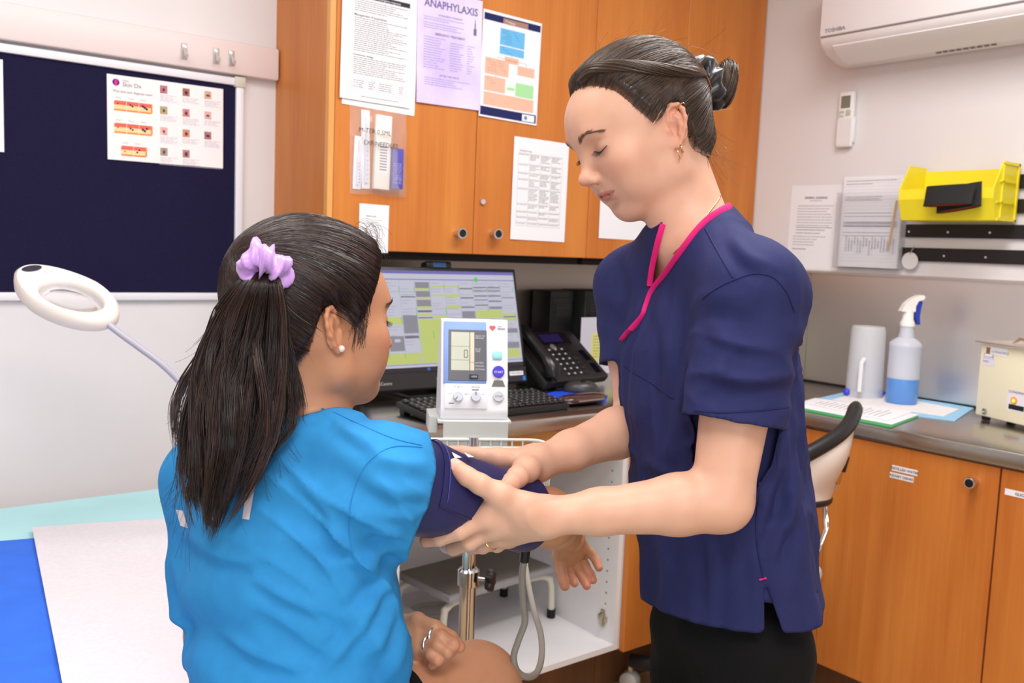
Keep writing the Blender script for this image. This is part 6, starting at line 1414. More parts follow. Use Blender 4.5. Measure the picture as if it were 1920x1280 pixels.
# --- her right hand (far): comes over the top, thumb down the near face, fingers behind the arm
wr = WR
idx2 = [P(932, 858, 1.150), P(894, 852, 1.150), P(866, 848, 1.150), P(841, 846, 1.150)]
mid2 = [P(938, 866, 1.175), P(905, 866, 1.19), P(880, 870, 1.20), P(862, 880, 1.205)]
rin2 = [P(950, 872, 1.185), P(920, 882, 1.20), P(900, 894, 1.21), P(885, 905, 1.212)]
lit2 = [P(962, 880, 1.190), P(938, 895, 1.20), P(922, 908, 1.208), P(910, 918, 1.21)]
thu2 = [P(986, 880, 1.115), P(970, 894, 1.086), P(958, 905, 1.072), P(945, 915, 1.062)]
for d_, r_ in ((idx2, 0.0132), (mid2, 0.0132), (rin2, 0.0122), (lit2, 0.011)): NF.cone(wr+(d_[0]-wr)*0.1, d_[0], 0.016, r_, 0.014)
NF.cone(wr, thu2[0], 0.0185, 0.0155, 0.015); digit(NF, thu2, 0.0145, 0.0098, 0.01)
digit(NF, idx2, 0.0105, 0.0076); digit(NF, mid2, 0.0105, 0.0076); digit(NF, rin2, 0.010, 0.0074); digit(NF, lit2, 0.009, 0.0066)
def box_of(pts, m): a = np.array(pts); return a.min(0)-m, a.max(0)+m
hb = box_of([nh.w((x, y, z)) for x in (-0.09, 0.09) for y in (-0.10, 0.125) for z in (-0.105, 0.13)], 0.004)
handb = box_of(idx+mid+rin+lit+thu, 0.016); handb2 = box_of(idx2+mid2+rin2+lit2+thu2, 0.016)
lo, hi = box_of([nh.w((0, 0, 0.1)), chest-n_u*0.4, SLj, SRj, EL, ER]+idx+idx2, 0.13)
NV_, NQ = multires(NF, lo, hi, 0.0032, [(hb[0], hb[1], 0.0014), (handb[0], handb[1], 0.0014)])
NSK = (221, 172, 147); 
ncol = nh.tint(NV_, NSK, (198, 118, 108), (216, 144, 120), (214, 140, 112))
tips = [q[-1] for q in (idx, mid, rin, lit, thu, idx2, mid2, rin2, lit2, thu2)]
for t in tips:
    m = np.exp(-(((NV_-t)**2).sum(1))/0.014**2)*0.35; ncol = ncol*(1-m[:, None])+np.array(lin((224, 150, 128)))*m[:, None]
ncol = ncol*(1+0.06*noise3(NV_, 60, 3.0)[:, None]*np.array([0.6, 1.0, 1.0]))
SKIN = tint_mat('skin', 0.43, sss=0.10, spec=0.4, bump=0.10, bump_scale=900)
nbody = np_mesh('body', NV_, NQ, SKIN, nurse, ncol)
def nail(tip, prev, out, r, parent):
    d = unit(tip-prev); o_ = unit(out-d*(out @ d)); s_ = np.cross(d, o_); c = tip+o_*r*0.62+d*r*0.15; V = []
    for j in range(7):
        for i in range(7):
            a, b = (i-3)/3, (j-3)/3; w_ = r*0.72*(1-0.12*b*b); V.append(c+s_*a*w_+d*b*r*0.85*(1-0.15*a*a)+o_*(r*0.36*(1-0.75*a*a-0.22*b*b)))
    F = [(j*7+i, j*7+i+1, (j+1)*7+i+1, (j+1)*7+i) for j in range(6) for i in range(6)]
    return MB().add(V, F).build('finger_nail', mat('nail', (228, 176, 158), 0.3), parent, smooth='all')
nail(thu[-1], thu[-2], -CF*0.75-CD*0.7-CR*0.1, 0.0100, nurse); nail(thu2[-1], thu2[-2], -CF*0.8-CD*0.4, 0.0098, nurse)
HAIRM = tint_mat('hair', 0.30, spec=0.6)
def n_hairline(L):
    x, y, z = np.abs(L[:, 0]), L[:, 1], L[:, 2]
    # front hairline height falls from the middle of the forehead to the temple, then the ear, then the nape
    yy = np.array([-0.11, -0.075, -0.05, -0.026, -0.018, 0.004, 0.020, 0.036, 0.050, 0.066, 0.080, 0.11]); zz = np.array([-0.045, -0.052, -0.046, -0.030, 0.022, 0.026, 0.008, 0.034, 0.064, 0.084, 0.092, 0.098])
    return z-np.interp(y, yy, zz)
def cap_col(sc, hl, dark, edge):
    t = np.clip(hl(sc.h.loc(sc.v))/0.016, 0, 1)[:, None]; return np.array(lin(edge))*(1-t)+np.array(lin(dark))*t
nsc = Scalp(nh, n_hairline, lambda L: 0.0085+0.004*np.clip(L[:, 2]/0.1, 0, 1))
rng = np.random.RandomState(4)
nhair = np_mesh('hair', nsc.v, nsc.q, HAIRM, nurse, cap_col(nsc, n_hairline, (48, 35, 28), (170, 128, 104)))
bun_in = nh.w((-0.006, -0.100, 0.046))
L = nh.loc(nsc.v); hl = n_hairline(L); S = []
near = np.where((hl > 0.0) & (hl < 0.012))[0]; allv = np.where(hl > 0.004)[0]
for i in range(5200):
    p0 = nsc.v[near[rng.randint(len(near))]] if i < 3000 else nsc.v[allv[rng.randint(len(allv))]]
    l0 = nh.loc(p0[None, :])[0]; low = np.clip((0.050-l0[2])/0.03, 0, 1)*np.clip((l0[1]+0.012)/0.02, 0, 1)
    e = bun_in+nh.R[0]*np.clip(l0[0]*0.16, -0.012, 0.012)+nh.R[2]*(l0[2]-0.03)*0.13+rng.normal(0, 0.002, 3)
    S.append(nsc.flow(p0, e, 14, 0.0002+0.0012*rng.rand(), rng=rng, wave=0.006, sagv=nh.R[2]*(0.30*low+0.03+rng.normal(0, 0.01))))
S = np.array(S); cl = noise3(S[:, 0]*1.0, 160, 2.0)*0.5+0.5
nc = hair_cols(len(S), rng, (36, 26, 20), (94, 70, 54), 1.4)*(0.75+0.5*cl[:, None])
strand_mesh('hair_strands', S, 0.00034*np.r_[0.25, 0.7, np.ones(11), 0.8], nc, HAIRM, nhair)
# twisted roll from the parting along the temple to the bun
guide = [(-0.020, 0.070, 0.100), (-0.038, 0.052, 0.098), (-0.055, 0.028, 0.086), (-0.066, 0.002, 0.072), (-0.069, -0.028, 0.060), (-0.058, -0.060, 0.053), (-0.030, -0.090, 0.048)]
gp = []
for q in smooth_path([Vector(nsc.on(nh.w(q)-nsc.c, 0.002)) for q in guide], 5): gp.append(np.array(q))
gp = np.array(gp); m_ = len(gp); T = np.gradient(gp, axis=0); T /= np.linalg.norm(T, axis=1)[:, None]
U = gp-nsc.c; U = U-T*(U*T).sum(1)[:, None]; U /= np.linalg.norm(U, axis=1)[:, None]; B_ = np.cross(T, U); S = []
rad = 0.0085*np.sin(np.linspace(0.55, PI*0.9, m_))**0.6
for i in range(700):
    a0 = rng.rand()*2*PI; rr = 0.55+0.45*rng.rand(); tw = np.linspace(0, 5.0, m_)+a0
    S.append(gp+(U*np.cos(tw)[:, None]*0.8+B_*np.sin(tw)[:, None])*(rad*rr)[:, None])
strand_mesh('hair_twist', np.array(S), 0.00042, hair_cols(len(S), rng, (40, 29, 23), (100, 76, 58), 1.4), HAIRM, nhair)
# bun: coils of strands round a loop, and loose hair
S = []
for i in range(900):
    ph = rng.rand()*2*PI; a = np.linspace(0, 1.6*PI, 16)+ph; rb = 0.023+rng.normal(0, 0.002); rt = 0.0105*rng.rand()**0.5; b = rng.rand()*2*PI+a*0.5
    ring = np.stack([0.6*(rb+rt*np.cos(b))*np.cos(a), (rt*np.sin(b))-0.002, (rb+rt*np.cos(b))*np.sin(a)], 1)
    S.append(nh.w(np.array([-0.012, -0.136, 0.036])+ring @ np.array([[1, 0, 0], [0, 0.85, 0.5], [0, -0.5, 0.85]])))
strand_mesh('bun', np.array(S), 0.0005, hair_cols(len(S), rng, (38, 28, 22), (104, 80, 62), 1.7), HAIRM, nhair)
core = Field(); core.ell(nh.w((-0.010, -0.128, 0.038)), (0.017, 0.017, 0.024), nh.R, 0.0); v, q = core.surface(nh.w((-0.010, -0.128, 0.038))-0.035, nh.w((-0.010, -0.128, 0.038))+0.035, 0.003); np_mesh('bun_core', v, q, HAIRM, nhair, np.repeat(np.array(lin((40, 30, 24)))[None, :], len(v), 0))
S = []
for i in range(90):      # nape wisps and fly-aways
    if i < 45:
        p0 = nh.w((rng.normal(-0.03, 0.012), -0.066+rng.normal(0, 0.012), -0.030+rng.normal(0, 0.01))); v1 = nh.R[2]*-1.0-nh.R[1]*0.25+rng.normal(0, 0.18, 3); ln_ = rng.uniform(0.02, 0.06)
    else:
        d = unit(rng.normal(0, 1, 3)+nh.R[2]*1.2-nh.R[1]*0.9); p0 = nsc.on(d); v1 = d*0.5-nh.R[1]*0.8+rng.normal(0, 0.3, 3); ln_ = rng.uniform(0.015, 0.045)
        if p0 is None or n_hairline(nh.loc(p0[None, :]))[0] < 0.01: continue
    t = np.linspace(0, 1, 14)[:, None]; S.append(p0+unit(v1)*ln_*t+rng.normal(0, 0.012, 3)*t**2)
strand_mesh('loose_hair', np.array(S), 0.00016, hair_cols(len(S), rng, (70, 52, 42), (150, 120, 98)), HAIRM, nhair)
# satin scrunchie
SAT = mat('black_satin', (26, 27, 34), 0.28, sheen=0.3)
def scrunchie(name, c, ax, r, tube, m, parent, seed, ell=1.0, lobes=9):
    ax = unit(ax); u = unit(np.cross(ax, [0.3, 0.2, 0.9])); w = np.cross(ax, u); n1, n2 = 96, 20; V = []
    for i in range(n1):
        a = 2*PI*i/n1; cdir = u*math.cos(a)+w*math.sin(a)*ell
        tr = tube*(1+0.22*math.sin(lobes*a+seed)+0.25*noise.noise(Vector((a*2.5, seed, 0))))
        for j in range(n2):
            b = 2*PI*j/n2; rr = tr*(1+0.20*math.sin(3*b+4*a+seed)+0.14*math.sin(14*a+2*b))
            V.append(c+cdir*(r+rr*math.cos(b))+ax*rr*1.25*math.sin(b)+ax*tube*0.35*math.sin(3*a+seed))
    Q = np.array([[i*n2+j, ((i+1) % n1)*n2+j, ((i+1) % n1)*n2+(j+1) % n2, i*n2+(j+1) % n2] for i in range(n1) for j in range(n2)])
    return np_mesh(name, np.array(V), Q, m, parent)
scrunchie('scrunchie', nh.w((-0.008, -0.110, 0.046)), nh.R[1]*1.0-nh.R[2]*0.1+nh.R[0]*0.15, 0.025, 0.0105, SAT, nurse, 1.0)
GOLD = mat('gold', (226, 188, 120), 0.18, metal=1.0)
for z0 in (0.058, 0.050, 0.042):
    a = nsc.on(nh.w((-0.046, -0.074, z0+0.006))-nsc.c, 0.003); b = nsc.on(nh.w((-0.040, -0.082, z0-0.010))-nsc.c, 0.003)
    MB().tube([a, (a+b)/2+np.array([0, 0, 0.0006]), b], 0.0007, 6).build('hair_pin', mat('bronze_pin', (186, 130, 84), 0.3, metal=0.8), nurse, smooth=True)
# brows, lashes
def brow_lash(head, parent, rng, col, sides=(-1, 1), lids=True):
    S = []; C = []
    for sx in sides:
        for i in range(130):
            t = rng.rand(); x = 0.013+0.036*t; z = 0.0255+0.0085*math.sin(min(1, t*1.35)*PI*0.55)-0.006*max(0, t-0.6)+rng.normal(0, 0.0011)*(1.3-t)
            d = head.w((sx*x, 0.2, z)); h = sk_bvh.ray_cast(Vector(d), Vector(-head.R[1]))
            if h[0] is None: continue
            p = np.array(h[0]); dr = head.R[0]*sx*(0.6+0.4*t)+head.R[2]*(0.75-1.2*t)+rng.normal(0, 0.12, 3); dr = unit(dr-np.array(h[1])*(dr @ np.array(h[1]))*0.9); ln_ = 0.0055+0.003*rng.rand()
            tt = np.linspace(0, 1, 5)[:, None]; S.append(p+dr*ln_*tt+np.array(h[1])*(0.0003+0.0005*np.sin(PI*tt)))
    a = strand_mesh('eyebrows', np.array(S), 0.00018, hair_cols(len(S), rng, col, tuple(int(c*1.3) for c in col)), HAIRM, parent)
    S = []
    for sx in sides:
        for i in range(60):
            t = i/59; x = 0.0208+0.0268*t; z = 0.0103-0.0040*math.sin(PI*t)
            d = head.w((sx*x, 0.2, z)); h = sk_bvh.ray_cast(Vector(d), Vector(-head.R[1]))
            if h[0] is None: continue
            p = np.array(h[0]); dr = unit(head.R[1]*0.8-head.R[2]*0.75+head.R[0]*sx*(t-0.35)*0.9+rng.normal(0, 0.08, 3)); ln_ = 0.0075+0.002*rng.rand()
            tt = np.linspace(0, 1, 6)[:, None]; S.append(p+dr*ln_*tt+head.R[2]*0.002*tt**2)
    strand_mesh('eyelashes', np.array(S), 0.00014*np.linspace(1.2, 0.4, 6), hair_cols(len(S), rng, (30, 22, 20), (50, 36, 30)), HAIRM, parent)
    for sx in sides:
        pts = []
        for t in np.linspace(0, 1, 14):
            h = sk_bvh.ray_cast(Vector(head.w((sx*(0.0200+0.0282*t), 0.2, 0.0101-0.0041*math.sin(PI*t)))), Vector(-head.R[1]))
            if h[0] is not None: pts.append(h[0])
        MB().tube(pts, [0.0002]+[0.0005]*(len(pts)-2)+[0.0002], 6).build('lash_line', mat('lash_dark', (96, 66, 56), 0.6), parent, smooth=True)
sk_bvh = BVHTree.FromPolygons([Vector(p) for p in NV_], [tuple(f) for f in NQ])
brow_lash(nh, nurse, rng, (112, 84, 66))
# jewellery
def ring_of(c, ax, r, t, name, parent, n=28):
    ax = unit(ax); u = unit(np.cross(ax, [0.31, 0.2, 0.9])); w = np.cross(ax, u)
    return MB().tube([c+(u*math.cos(2*PI*i/n)+w*math.sin(2*PI*i/n))*r for i in range(n)], t, 8, closed=True).build(name, GOLD, parent, smooth=True)
e1 = nh.w(nh.ear_pt(-1, 0.005, -0.029, 0.003)); ring_of(e1-nh.R[2]*0.007, nh.R[0]*0.35+nh.R[1]*0.8, 0.0072, 0.0008, 'hoop_earring', nurse)
e2 = nh.w(nh.ear_pt(-1, 0.012, -0.026, 0.003)); ring_of(e2-nh.R[2]*0.0055, nh.R[0]*0.35+nh.R[1]*0.8, 0.0055, 0.0008, 'hoop_earring', nurse)
e3 = nh.w(nh.ear_pt(-1, 0.0245, 0.026, 0.006)); ring_of(e3, nh.R[0]*0.5+nh.R[2]*0.8, 0.0048, 0.0008, 'cuff_earring', nurse)
# ------------------------------------------------------------------ scrub top
def to_px(V):
    q = (np.asarray(V)-C0) @ CM.T; return 960+FPX*q[:, 0]/q[:, 2], 640+FPX*q[:, 1]/q[:, 2], q[:, 2]
def in_poly(x, y, poly):
    c = np.zeros(len(x), bool); n = len(poly)
    for i in range(n):
        (x0, y0), (x1, y1) = poly[i], poly[(i+1) % n]
        k = ((y0 > y) != (y1 > y)) & (x < (x1-x0)*(y-y0)/(y1-y0+1e-12)+x0); c ^= k
    return c
def cloth_mat(name, rgb, rough=0.8, weave=900.0, bump=0.25, sheen=0.0, var=0.06):
    m = mat(name, rgb, rough, spec=0.25, noise_amt=var, noise_scale=45, bump=bump, bump_scale=weave, sheen=sheen); return m
def creases(tv, N, paths, w, amp):
    px, py, pz = to_px(tv); out = np.zeros(len(tv)); fc = np.clip(-(N @ CF)*2.0, 0, 1)
    for pth in paths:
        P_ = np.array([(q.x, q.y) for q in smooth_path([Vector((a, b, 0)) for a, b in pth], 40)]); d = np.full(len(tv), 1e9); tb = np.zeros(len(tv)); n = len(P_)
        near = (px > P_[:, 0].min()-5*w) & (px < P_[:, 0].max()+5*w) & (py > P_[:, 1].min()-5*w) & (py < P_[:, 1].max()+5*w); I = np.where(near)[0]
        if not len(I): continue
        dd = np.sqrt((px[I, None]-P_[None, :, 0])**2+(py[I, None]-P_[None, :, 1])**2); k = dd.argmin(1); m = dd.min(1); t = k/(n-1); fade = np.sin(PI*np.clip(t*0.92+0.04, 0, 1))**0.7
        T = np.gradient(P_, axis=0)[k]; side = np.sign(T[:, 0]*(py[I]-P_[k, 1])-T[:, 1]*(px[I]-P_[k, 0])); s = m*side/w
        out[I] += amp*fade*fc[I]*(np.exp(-s**2)-0.75*np.exp(-((s-1.7)/1.1)**2))
    return out
NAVY = cloth_mat('navy_cotton', (39, 43, 90), 0.75)
TF = Field()
TF.loft(Hc, M_t, tab, 0.0)
SLs, SRs = SLj+n_u*0.002, SRj+n_u*0.002
TF.cone(nb-n_u*0.004, SLs, 0.051, 0.050, 0.04); TF.cone(nb-n_u*0.004, SRs, 0.051, 0.050, 0.04)
hL = SLj+(EL-SLj)*0.66; hR = SRj+(ER-SRj)*0.60
TF.cone(SLs, SLj+(EL-SLj)*0.30, 0.0575, 0.0572, 0.03); TF.cone(SLj+(EL-SLj)*0.30, SLj+(EL-SLj)*0.80, 0.0572, 0.0570, 0.003); TF.cone(SRs, SRj+(ER-SRj)*0.30, 0.056, 0.055, 0.03); TF.cone(SRj+(ER-SRj)*0.30, SRj+(ER-SRj)*0.75, 0.055, 0.054, 0.003)
lo, hi = box_of([Hc-n_s*0.19-n_a*0.07, Hc+n_s*0.19, Tc, SLs, SRs, EL, ER, Hc+n_d*0.12, Hc-n_d*0.13], 0.075)
tv, tq = TF.surface(lo, hi, 0.0036, 2); N = vert_normals(tv, tq); ld = TF.dist(TF.ops[0], tv[:, 0], tv[:, 1], tv[:, 2])
# folds
rel = (tv-Hc) @ M_t.T; th = np.arctan2(rel[:, 1]/0.1, rel[:, 0]/0.16); tt = rel[:, 2]
def arm_w(v, S, E_): d = E_-S; t = ((v-S) @ d)/(d @ d); r = np.linalg.norm(v-(S+np.clip(t, 0, 1)[:, None]*d), axis=1); return np.clip((0.075-r)/0.012, 0, 1)*np.clip((t-0.02)/0.15, 0, 1), t
wL, tLn = arm_w(tv, SLj, EL); wR, tRn = arm_w(tv, SRj, ER); wa = np.maximum(wL, wR); wt = 1-wa
def nz(a, b, c): return np.array([noise.noise(Vector((x, y, z))) for x, y, z in zip(a, b, c)])
f1 = nz(th*2.6, tt*3.0, np.zeros(len(tv))+1.0); f2 = nz(th*1.5+tt*9, tt*10-th*1.2, np.zeros(len(tv))+7.0); f3 = nz(tv[:, 0]*16, tv[:, 1]*16, tv[:, 2]*16)
ridge = lambda f: 1-2*np.abs(f)**0.8
low_ = np.clip((0.30-tt)/0.25, 0, 1); wst = np.exp(-((tt-0.20)/0.09)**2)
f4 = nz(th*4.5+tt*3, tt*5.0, np.zeros(len(tv))+11.0); disp = wt*(0.010*f1*low_+0.006*ridge(f2)*wst+0.003*f2+0.005*(ridge(f4)-0.3)*np.clip(tt/0.3, 0.2, 1)) + 0.003*f3
ang = nz(tv[:, 0]*9+tLn*2, tv[:, 1]*9, tv[:, 2]*26+tv[:, 0]*8)
disp = disp*np.clip((0.46-tt)/0.06, 0.15, 1); disp += wL*(0.006*ang+0.0045*ridge(ang))+wR*0.007*ang
disp += creases(tv, N, [[(1300, 600), (1290, 700), (1262, 850)], [(1240, 560), (1250, 680), (1240, 860)], [(1420, 1000), (1450, 900), (1470, 810)], [(1440, 1060), (1480, 960), (1492, 860)], [(1230, 1010), (1250, 1080), (1240, 1150)], [(1330, 1010), (1340, 1080), (1325, 1170)], [(1370, 440), (1400, 480), (1440, 500)], [(1180, 470), (1195, 560), (1188, 650)], [(1210, 860), (1300, 900), (1400, 905)]], 13, 0.0050)
disp += creases(tv, N, [[(1320, 600), (1380, 640), (1470, 650)], [(1330, 690), (1400, 712), (1480, 700)], [(1310, 740), (1350, 700), (1362, 610)]], 14, 0.0042)
tv = tv+N*disp[:, None]
px, py, pz = to_px(tv)
neck_ax = nh.w((0, -0.02, -0.05)); dn = nb-neck_ax; t_ = ((tv-neck_ax) @ dn)/(dn @ dn); rn = np.linalg.norm(tv-(neck_ax+t_[:, None]*dn), axis=1)
facing = (vert_normals(tv, tq) @ CF) < 0.35
vneck = [(1382, 380), (1352, 394), (1326, 412), (1300, 440), (1275, 474), (1246, 514), (1221, 548), (1217, 532), (1226, 478), (1241, 424), (1262, 370), (1380, 360)]
cut = (in_poly(px, py, vneck) & facing) | ((rn < 0.054) & ~facing & (t_ > 0.5) & (t_ < 1.1) & (tt > 0.44))
hem = rel[:, 2] < 0.026 + 0.5*np.clip(-rel[:, 1]-0.02, 0, 1)
slit = in_poly(px, py, [(1433, 1092), (1437, 1230), (1470, 1200)]) & facing
out_ = ld > 0.005
sl_l = (tLn > 0.635) & out_ & (np.linalg.norm(tv-(SLj+np.clip(tLn, 0, 1)[:, None]*(EL-SLj)), axis=1) < 0.075); sl_r = (tRn > 0.56) & out_ & (np.linalg.norm(tv-(SRj+np.clip(tRn, 0, 1.2)[:, None]*(ER-SRj)), axis=1) < 0.075)
keepm = ~(cut | hem | slit | sl_l | sl_r)
kv, kq = largest(*keep(tv, tq, keepm)); kv = tidy_edges(kv, kq)
LFd = Field(); LFd.loft(Hc, M_t, [(t, a, b, c-0.004, d-0.004) for t, a, b, c, d in tab], 0.0); v2, q2 = LFd.surface(lo, hi, 0.005, 2); r2 = (v2-Hc) @ M_t.T
x2, y2, _ = to_px(v2); v2, q2 = keep(v2, q2, (r2[:, 2] > 0.06) & (r2[:, 2] < 0.40) & ~in_poly(x2, y2, vneck)); kq = np.concatenate([kq, q2+len(kv)]); kv = np.concatenate([kv, v2])
top = np_mesh('scrub_top', kv, kq, NAVY, nurse, thick=0.0022, off=-1)
tb_ = BVHTree.FromPolygons([Vector(p) for p in tv], [tuple(f) for f in tq])
def on_cloth(path, bv, lift=0.001, k=5):
    out = []
    for q in smooth_path([Vector((a, b, 0)) for a, b in path], k):
        d = Vector(ray(q.x, q.y)); h = bv.ray_cast(Vector(C0), d.normalized())
        if h[0] is not None and (not out or (h[0]-out[-1]).length < 0.06): out.append(h[0]-d.normalized()*lift)
    return out
PINK = cloth_mat('pink_piping', (226, 34, 122), 0.6)
def ribbon(path, bv, r, m, name, parent, lift=0.001, flat=0.35, k=5):
    pts = on_cloth(path, bv, lift, k)
    if len(pts) < 3: return None
    return MB().tube(pts, r, 10, flat=flat, up=-Vector(CF)).build(name, m, parent, smooth=True)
ribbon([(1392, 372), (1380, 381), (1352, 395), (1326, 413), (1300, 441), (1275, 475), (1246, 515), (1223, 546), (1213, 572), (1206, 592), (1190, 611), (1176, 626), (1167, 637)], tb_, 0.0050, PINK, 'neck_trim', top)
ribbon([(1243, 420), (1234, 450), (1227, 480), (1221, 510), (1218, 536)], tb_, 0.0038, PINK, 'neck_trim', top)
DNAVY = cloth_mat('navy_seam', (34, 38, 84), 0.8)
for pth in ([(1316, 560), (1340, 543), (1370, 527), (1414, 513), (1450, 520), (1475, 548), (1490, 585)], [(1322, 428), (1345, 470), (1362, 500), (1374, 520)], [(1169, 684), (1190, 699), (1215, 713), (1263, 747)], [(1302, 769), (1350, 773), (1420, 770), (1478, 763)], [(1172, 440), (1192, 428), (1212, 415)], [(1425, 905), (1418, 1000), (1432, 1090)]):
    ribbon(pth, tb_, 0.0011, DNAVY, 'seam', top, 0.0002, 1.0, 6)
for pth in ([(1358, 984), (1361, 989), (1363, 993)], [(1424, 1087), (1430, 1085), (1437, 1083)]): ribbon(pth, tb_, 0.0012, PINK, 'stitch', top, 0.0004, 1.0, 3)
# trousers
BLK = cloth_mat('black_trousers', (12, 12, 15), 0.85, sheen=0.0)
PF_ = Field(); hipc = Hc+n_a*0.02; fl = np.array([hipc[0], hipc[1], 0.0])
PF_.ell(hipc-n_a*0.03, (0.115, 0.070, 0.10), M_t, 0.0)
for sgn in (-1, 1):
    a = hipc+n_s*0.058*sgn-n_u*0.05-n_d*0.012; kn = np.array([a[0], a[1], 0.46])+n_d*0.01; an = np.array([a[0], a[1], 0.09])-n_d*0.02
    PF_.cone(a, kn, 0.068, 0.060, 0.03); PF_.cone(kn, an, 0.060, 0.048, 0.02)
lo, hi = box_of([hipc-n_s*0.18, hipc+n_s*0.18, hipc+n_d*0.12, hipc-n_d*0.12, fl], 0.06); v, q = PF_.surface(lo, hi, 0.006, 1)
v = v+vert_normals(v, q)*(0.004*noise3(v, 22, 5.0))[:, None]; np_mesh('trousers', v, q, BLK, nurse)
for sgn in (-1, 1):
    a = hipc+n_s*0.058*sgn; SF = Field(); b0 = np.array([a[0], a[1], 0.045])-n_d*0.04; SF.cone(b0, b0+n_d*0.20-np.array([0, 0, 0.008]), 0.042, 0.034, 0.0); SF.cone(b0, b0+np.array([0, 0, 0.05]), 0.040, 0.042, 0.02)
    v, q = SF.surface(b0-0.12, b0+n_d*0.2+0.12, 0.006, 1); v[:, 2] = np.maximum(v[:, 2], 0.002); np_mesh('shoe', v, q, mat('shoe_black', (24, 24, 26), 0.5), nurse)
# necklace on the skin
nk = on_cloth([(1352, 366), (1340, 384), (1322, 408), (1300, 436), (1280, 458), (1262, 476)], sk_bvh, 0.001, 8)
if len(nk) > 3: MB().tube(nk, [0.0007+0.0005*(i % 2) for i in range(len(nk))], 6).build('necklace', GOLD, nurse, smooth='all')
# ring on the left hand
r_c = rin[0]*0.5+rin[1]*0.5; ring_of(r_c, rin[1]-rin[0], 0.0102, 0.0009, 'finger_ring', nurse)
# ================================================================== the seated woman
pa = math.radians(38)
p_fwd = CR*math.cos(pa)+CF*math.sin(pa); p_right = CR*math.sin(pa)-CF*math.cos(pa)
ph_ = Head(A3(584, 622, 1.097), p_fwd-CD*math.sin(math.radians(3)), p_right, 0.96); ph_.shear = 0.12
pat = thing('person', 'seated woman in blue t-shirt with long dark ponytail seen from behind', 'person', (0.45, 0.95, 0))
PFd = Field(); ph_.build(PFd)
hor = lambda v: unit(np.array([v[0], v[1], 0.0]))
b_ = math.radians(52); p_f = hor(hor(CR)*math.cos(b_)+hor(CF)*math.sin(b_)); p_r = np.array([p_f[1], -p_f[0], 0]); p_u = np.array([0, 0, 1.0])
pnb = A3(566, 792, 1.095)
PFd.cone(ph_.w((0, -0.020, -0.030)), pnb, 0.046, 0.050, 0.02); PFd.cone(ph_.w((0, -0.004, -0.050)), pnb+p_f*0.02, 0.036, 0.040, 0.02)
pSR, pER, pWR = A3(718, 894, 1.005), A3(1028, 968, 1.165), A3(1066, 1006, 1.36)
pSL, pEL, pWL = A3(398, 897, 1.15), A3(400, 1190, 1.17), A3(752, 1188, 1.15)
pH, pT = A3(565, 1318, 1.085), A3(570, 812, 1.09)
pa_ = unit(pT-pH); pd_ = unit(p_f-pa_*(p_f @ pa_)); ps_ = np.cross(pd_, pa_); M_p = np.stack([ps_, pd_, pa_]); PL = np.linalg.norm(pT-pH)
ptab = [(-0.06, 0, 0.0, 0.160, 0.112), (0.02, 0, 0.0, 0.154, 0.110), (0.09, 0, -0.004, 0.145, 0.105), (0.15, 0, -0.010, 0.146, 0.104), (PL-0.10, 0, -0.014, 0.148, 0.098), (PL-0.05, 0, -0.010, 0.135, 0.080), (PL-0.015, 0, -0.004, 0.10, 0.060), (PL+0.012, 0, 0.0, 0.062, 0.046)]
PFd.loft(pH, M_p, [(t, a, b, c*0.9-0.004, d*0.9-0.004) for t, a, b, c, d in ptab], 0.02)
PFd.cone(pnb-p_u*0.015, pSR, 0.036, 0.042, 0.03); PFd.cone(pnb-p_u*0.015, pSL, 0.036, 0.042, 0.03)
arm(PFd, pSR, pER, pWR, sc=0.98); arm(PFd, pSL, pEL, pWL, sc=0.96)
# thighs and knees (legs crossed)
Q = A3
kn = Q(890, 1293, 1.225); hp = pH+ps_*0.075
hpR = pH+p_r*0.06+p_f*0.03-p_u*0.025; hpL = pH-p_r*0.075+p_f*0.02-p_u*0.02
PFd.cone(hpR, kn, 0.076, 0.062, 0.03); PFd.cone(kn, kn+p_f*0.05-p_u*0.40, 0.056, 0.038, 0.02)
kn2 = kn-p_u*0.13-p_r*0.10+p_f*0.05; PFd.cone(hpL, kn2, 0.085, 0.058, 0.02); PFd.cone(kn2, kn2-p_u*0.36+p_f*0.02, 0.054, 0.036, 0.02)
# right hand hanging, palm to the viewer
Q = A3
pd1 = [Q(1048, 1040, 1.385), Q(1052, 1068, 1.385), Q(1057, 1088, 1.380), Q(1059, 1098, 1.378)]      # thumb side digit
pd2 = [Q(1062, 1050, 1.395), Q(1068, 1073, 1.405), Q(1074, 1087, 1.400), Q(1077, 1093, 1.395)]
pd3 = [Q(1074, 1042, 1.405), Q(1084, 1068, 1.415), Q(1095, 1087, 1.412), Q(1100, 1098, 1.405)]
pd4 = [Q(1084, 1034, 1.410), Q(1096, 1058, 1.422), Q(1107, 1077, 1.420), Q(1112, 1087, 1.412)]
pd5 = [Q(1092, 1022, 1.408), Q(1108, 1037, 1.418), Q(1119, 1053, 1.416), Q(1123, 1064, 1.410)]
for d_, r_ in ((pd1, 0.0105), (pd2, 0.0105), (pd3, 0.0105), (pd4, 0.010), (pd5, 0.009)): PFd.cone(pWR+(d_[0]-pWR)*0.15, d_[0], 0.016, r_, 0.012)
digit(PFd, pd1, 0.0098, 0.0074, 0.003); digit(PFd, pd2, 0.0078, 0.0062, 0.003); digit(PFd, pd3, 0.0080, 0.0064, 0.003); digit(PFd, pd4, 0.0080, 0.0063, 0.003); digit(PFd, pd5, 0.0076, 0.0060, 0.003)
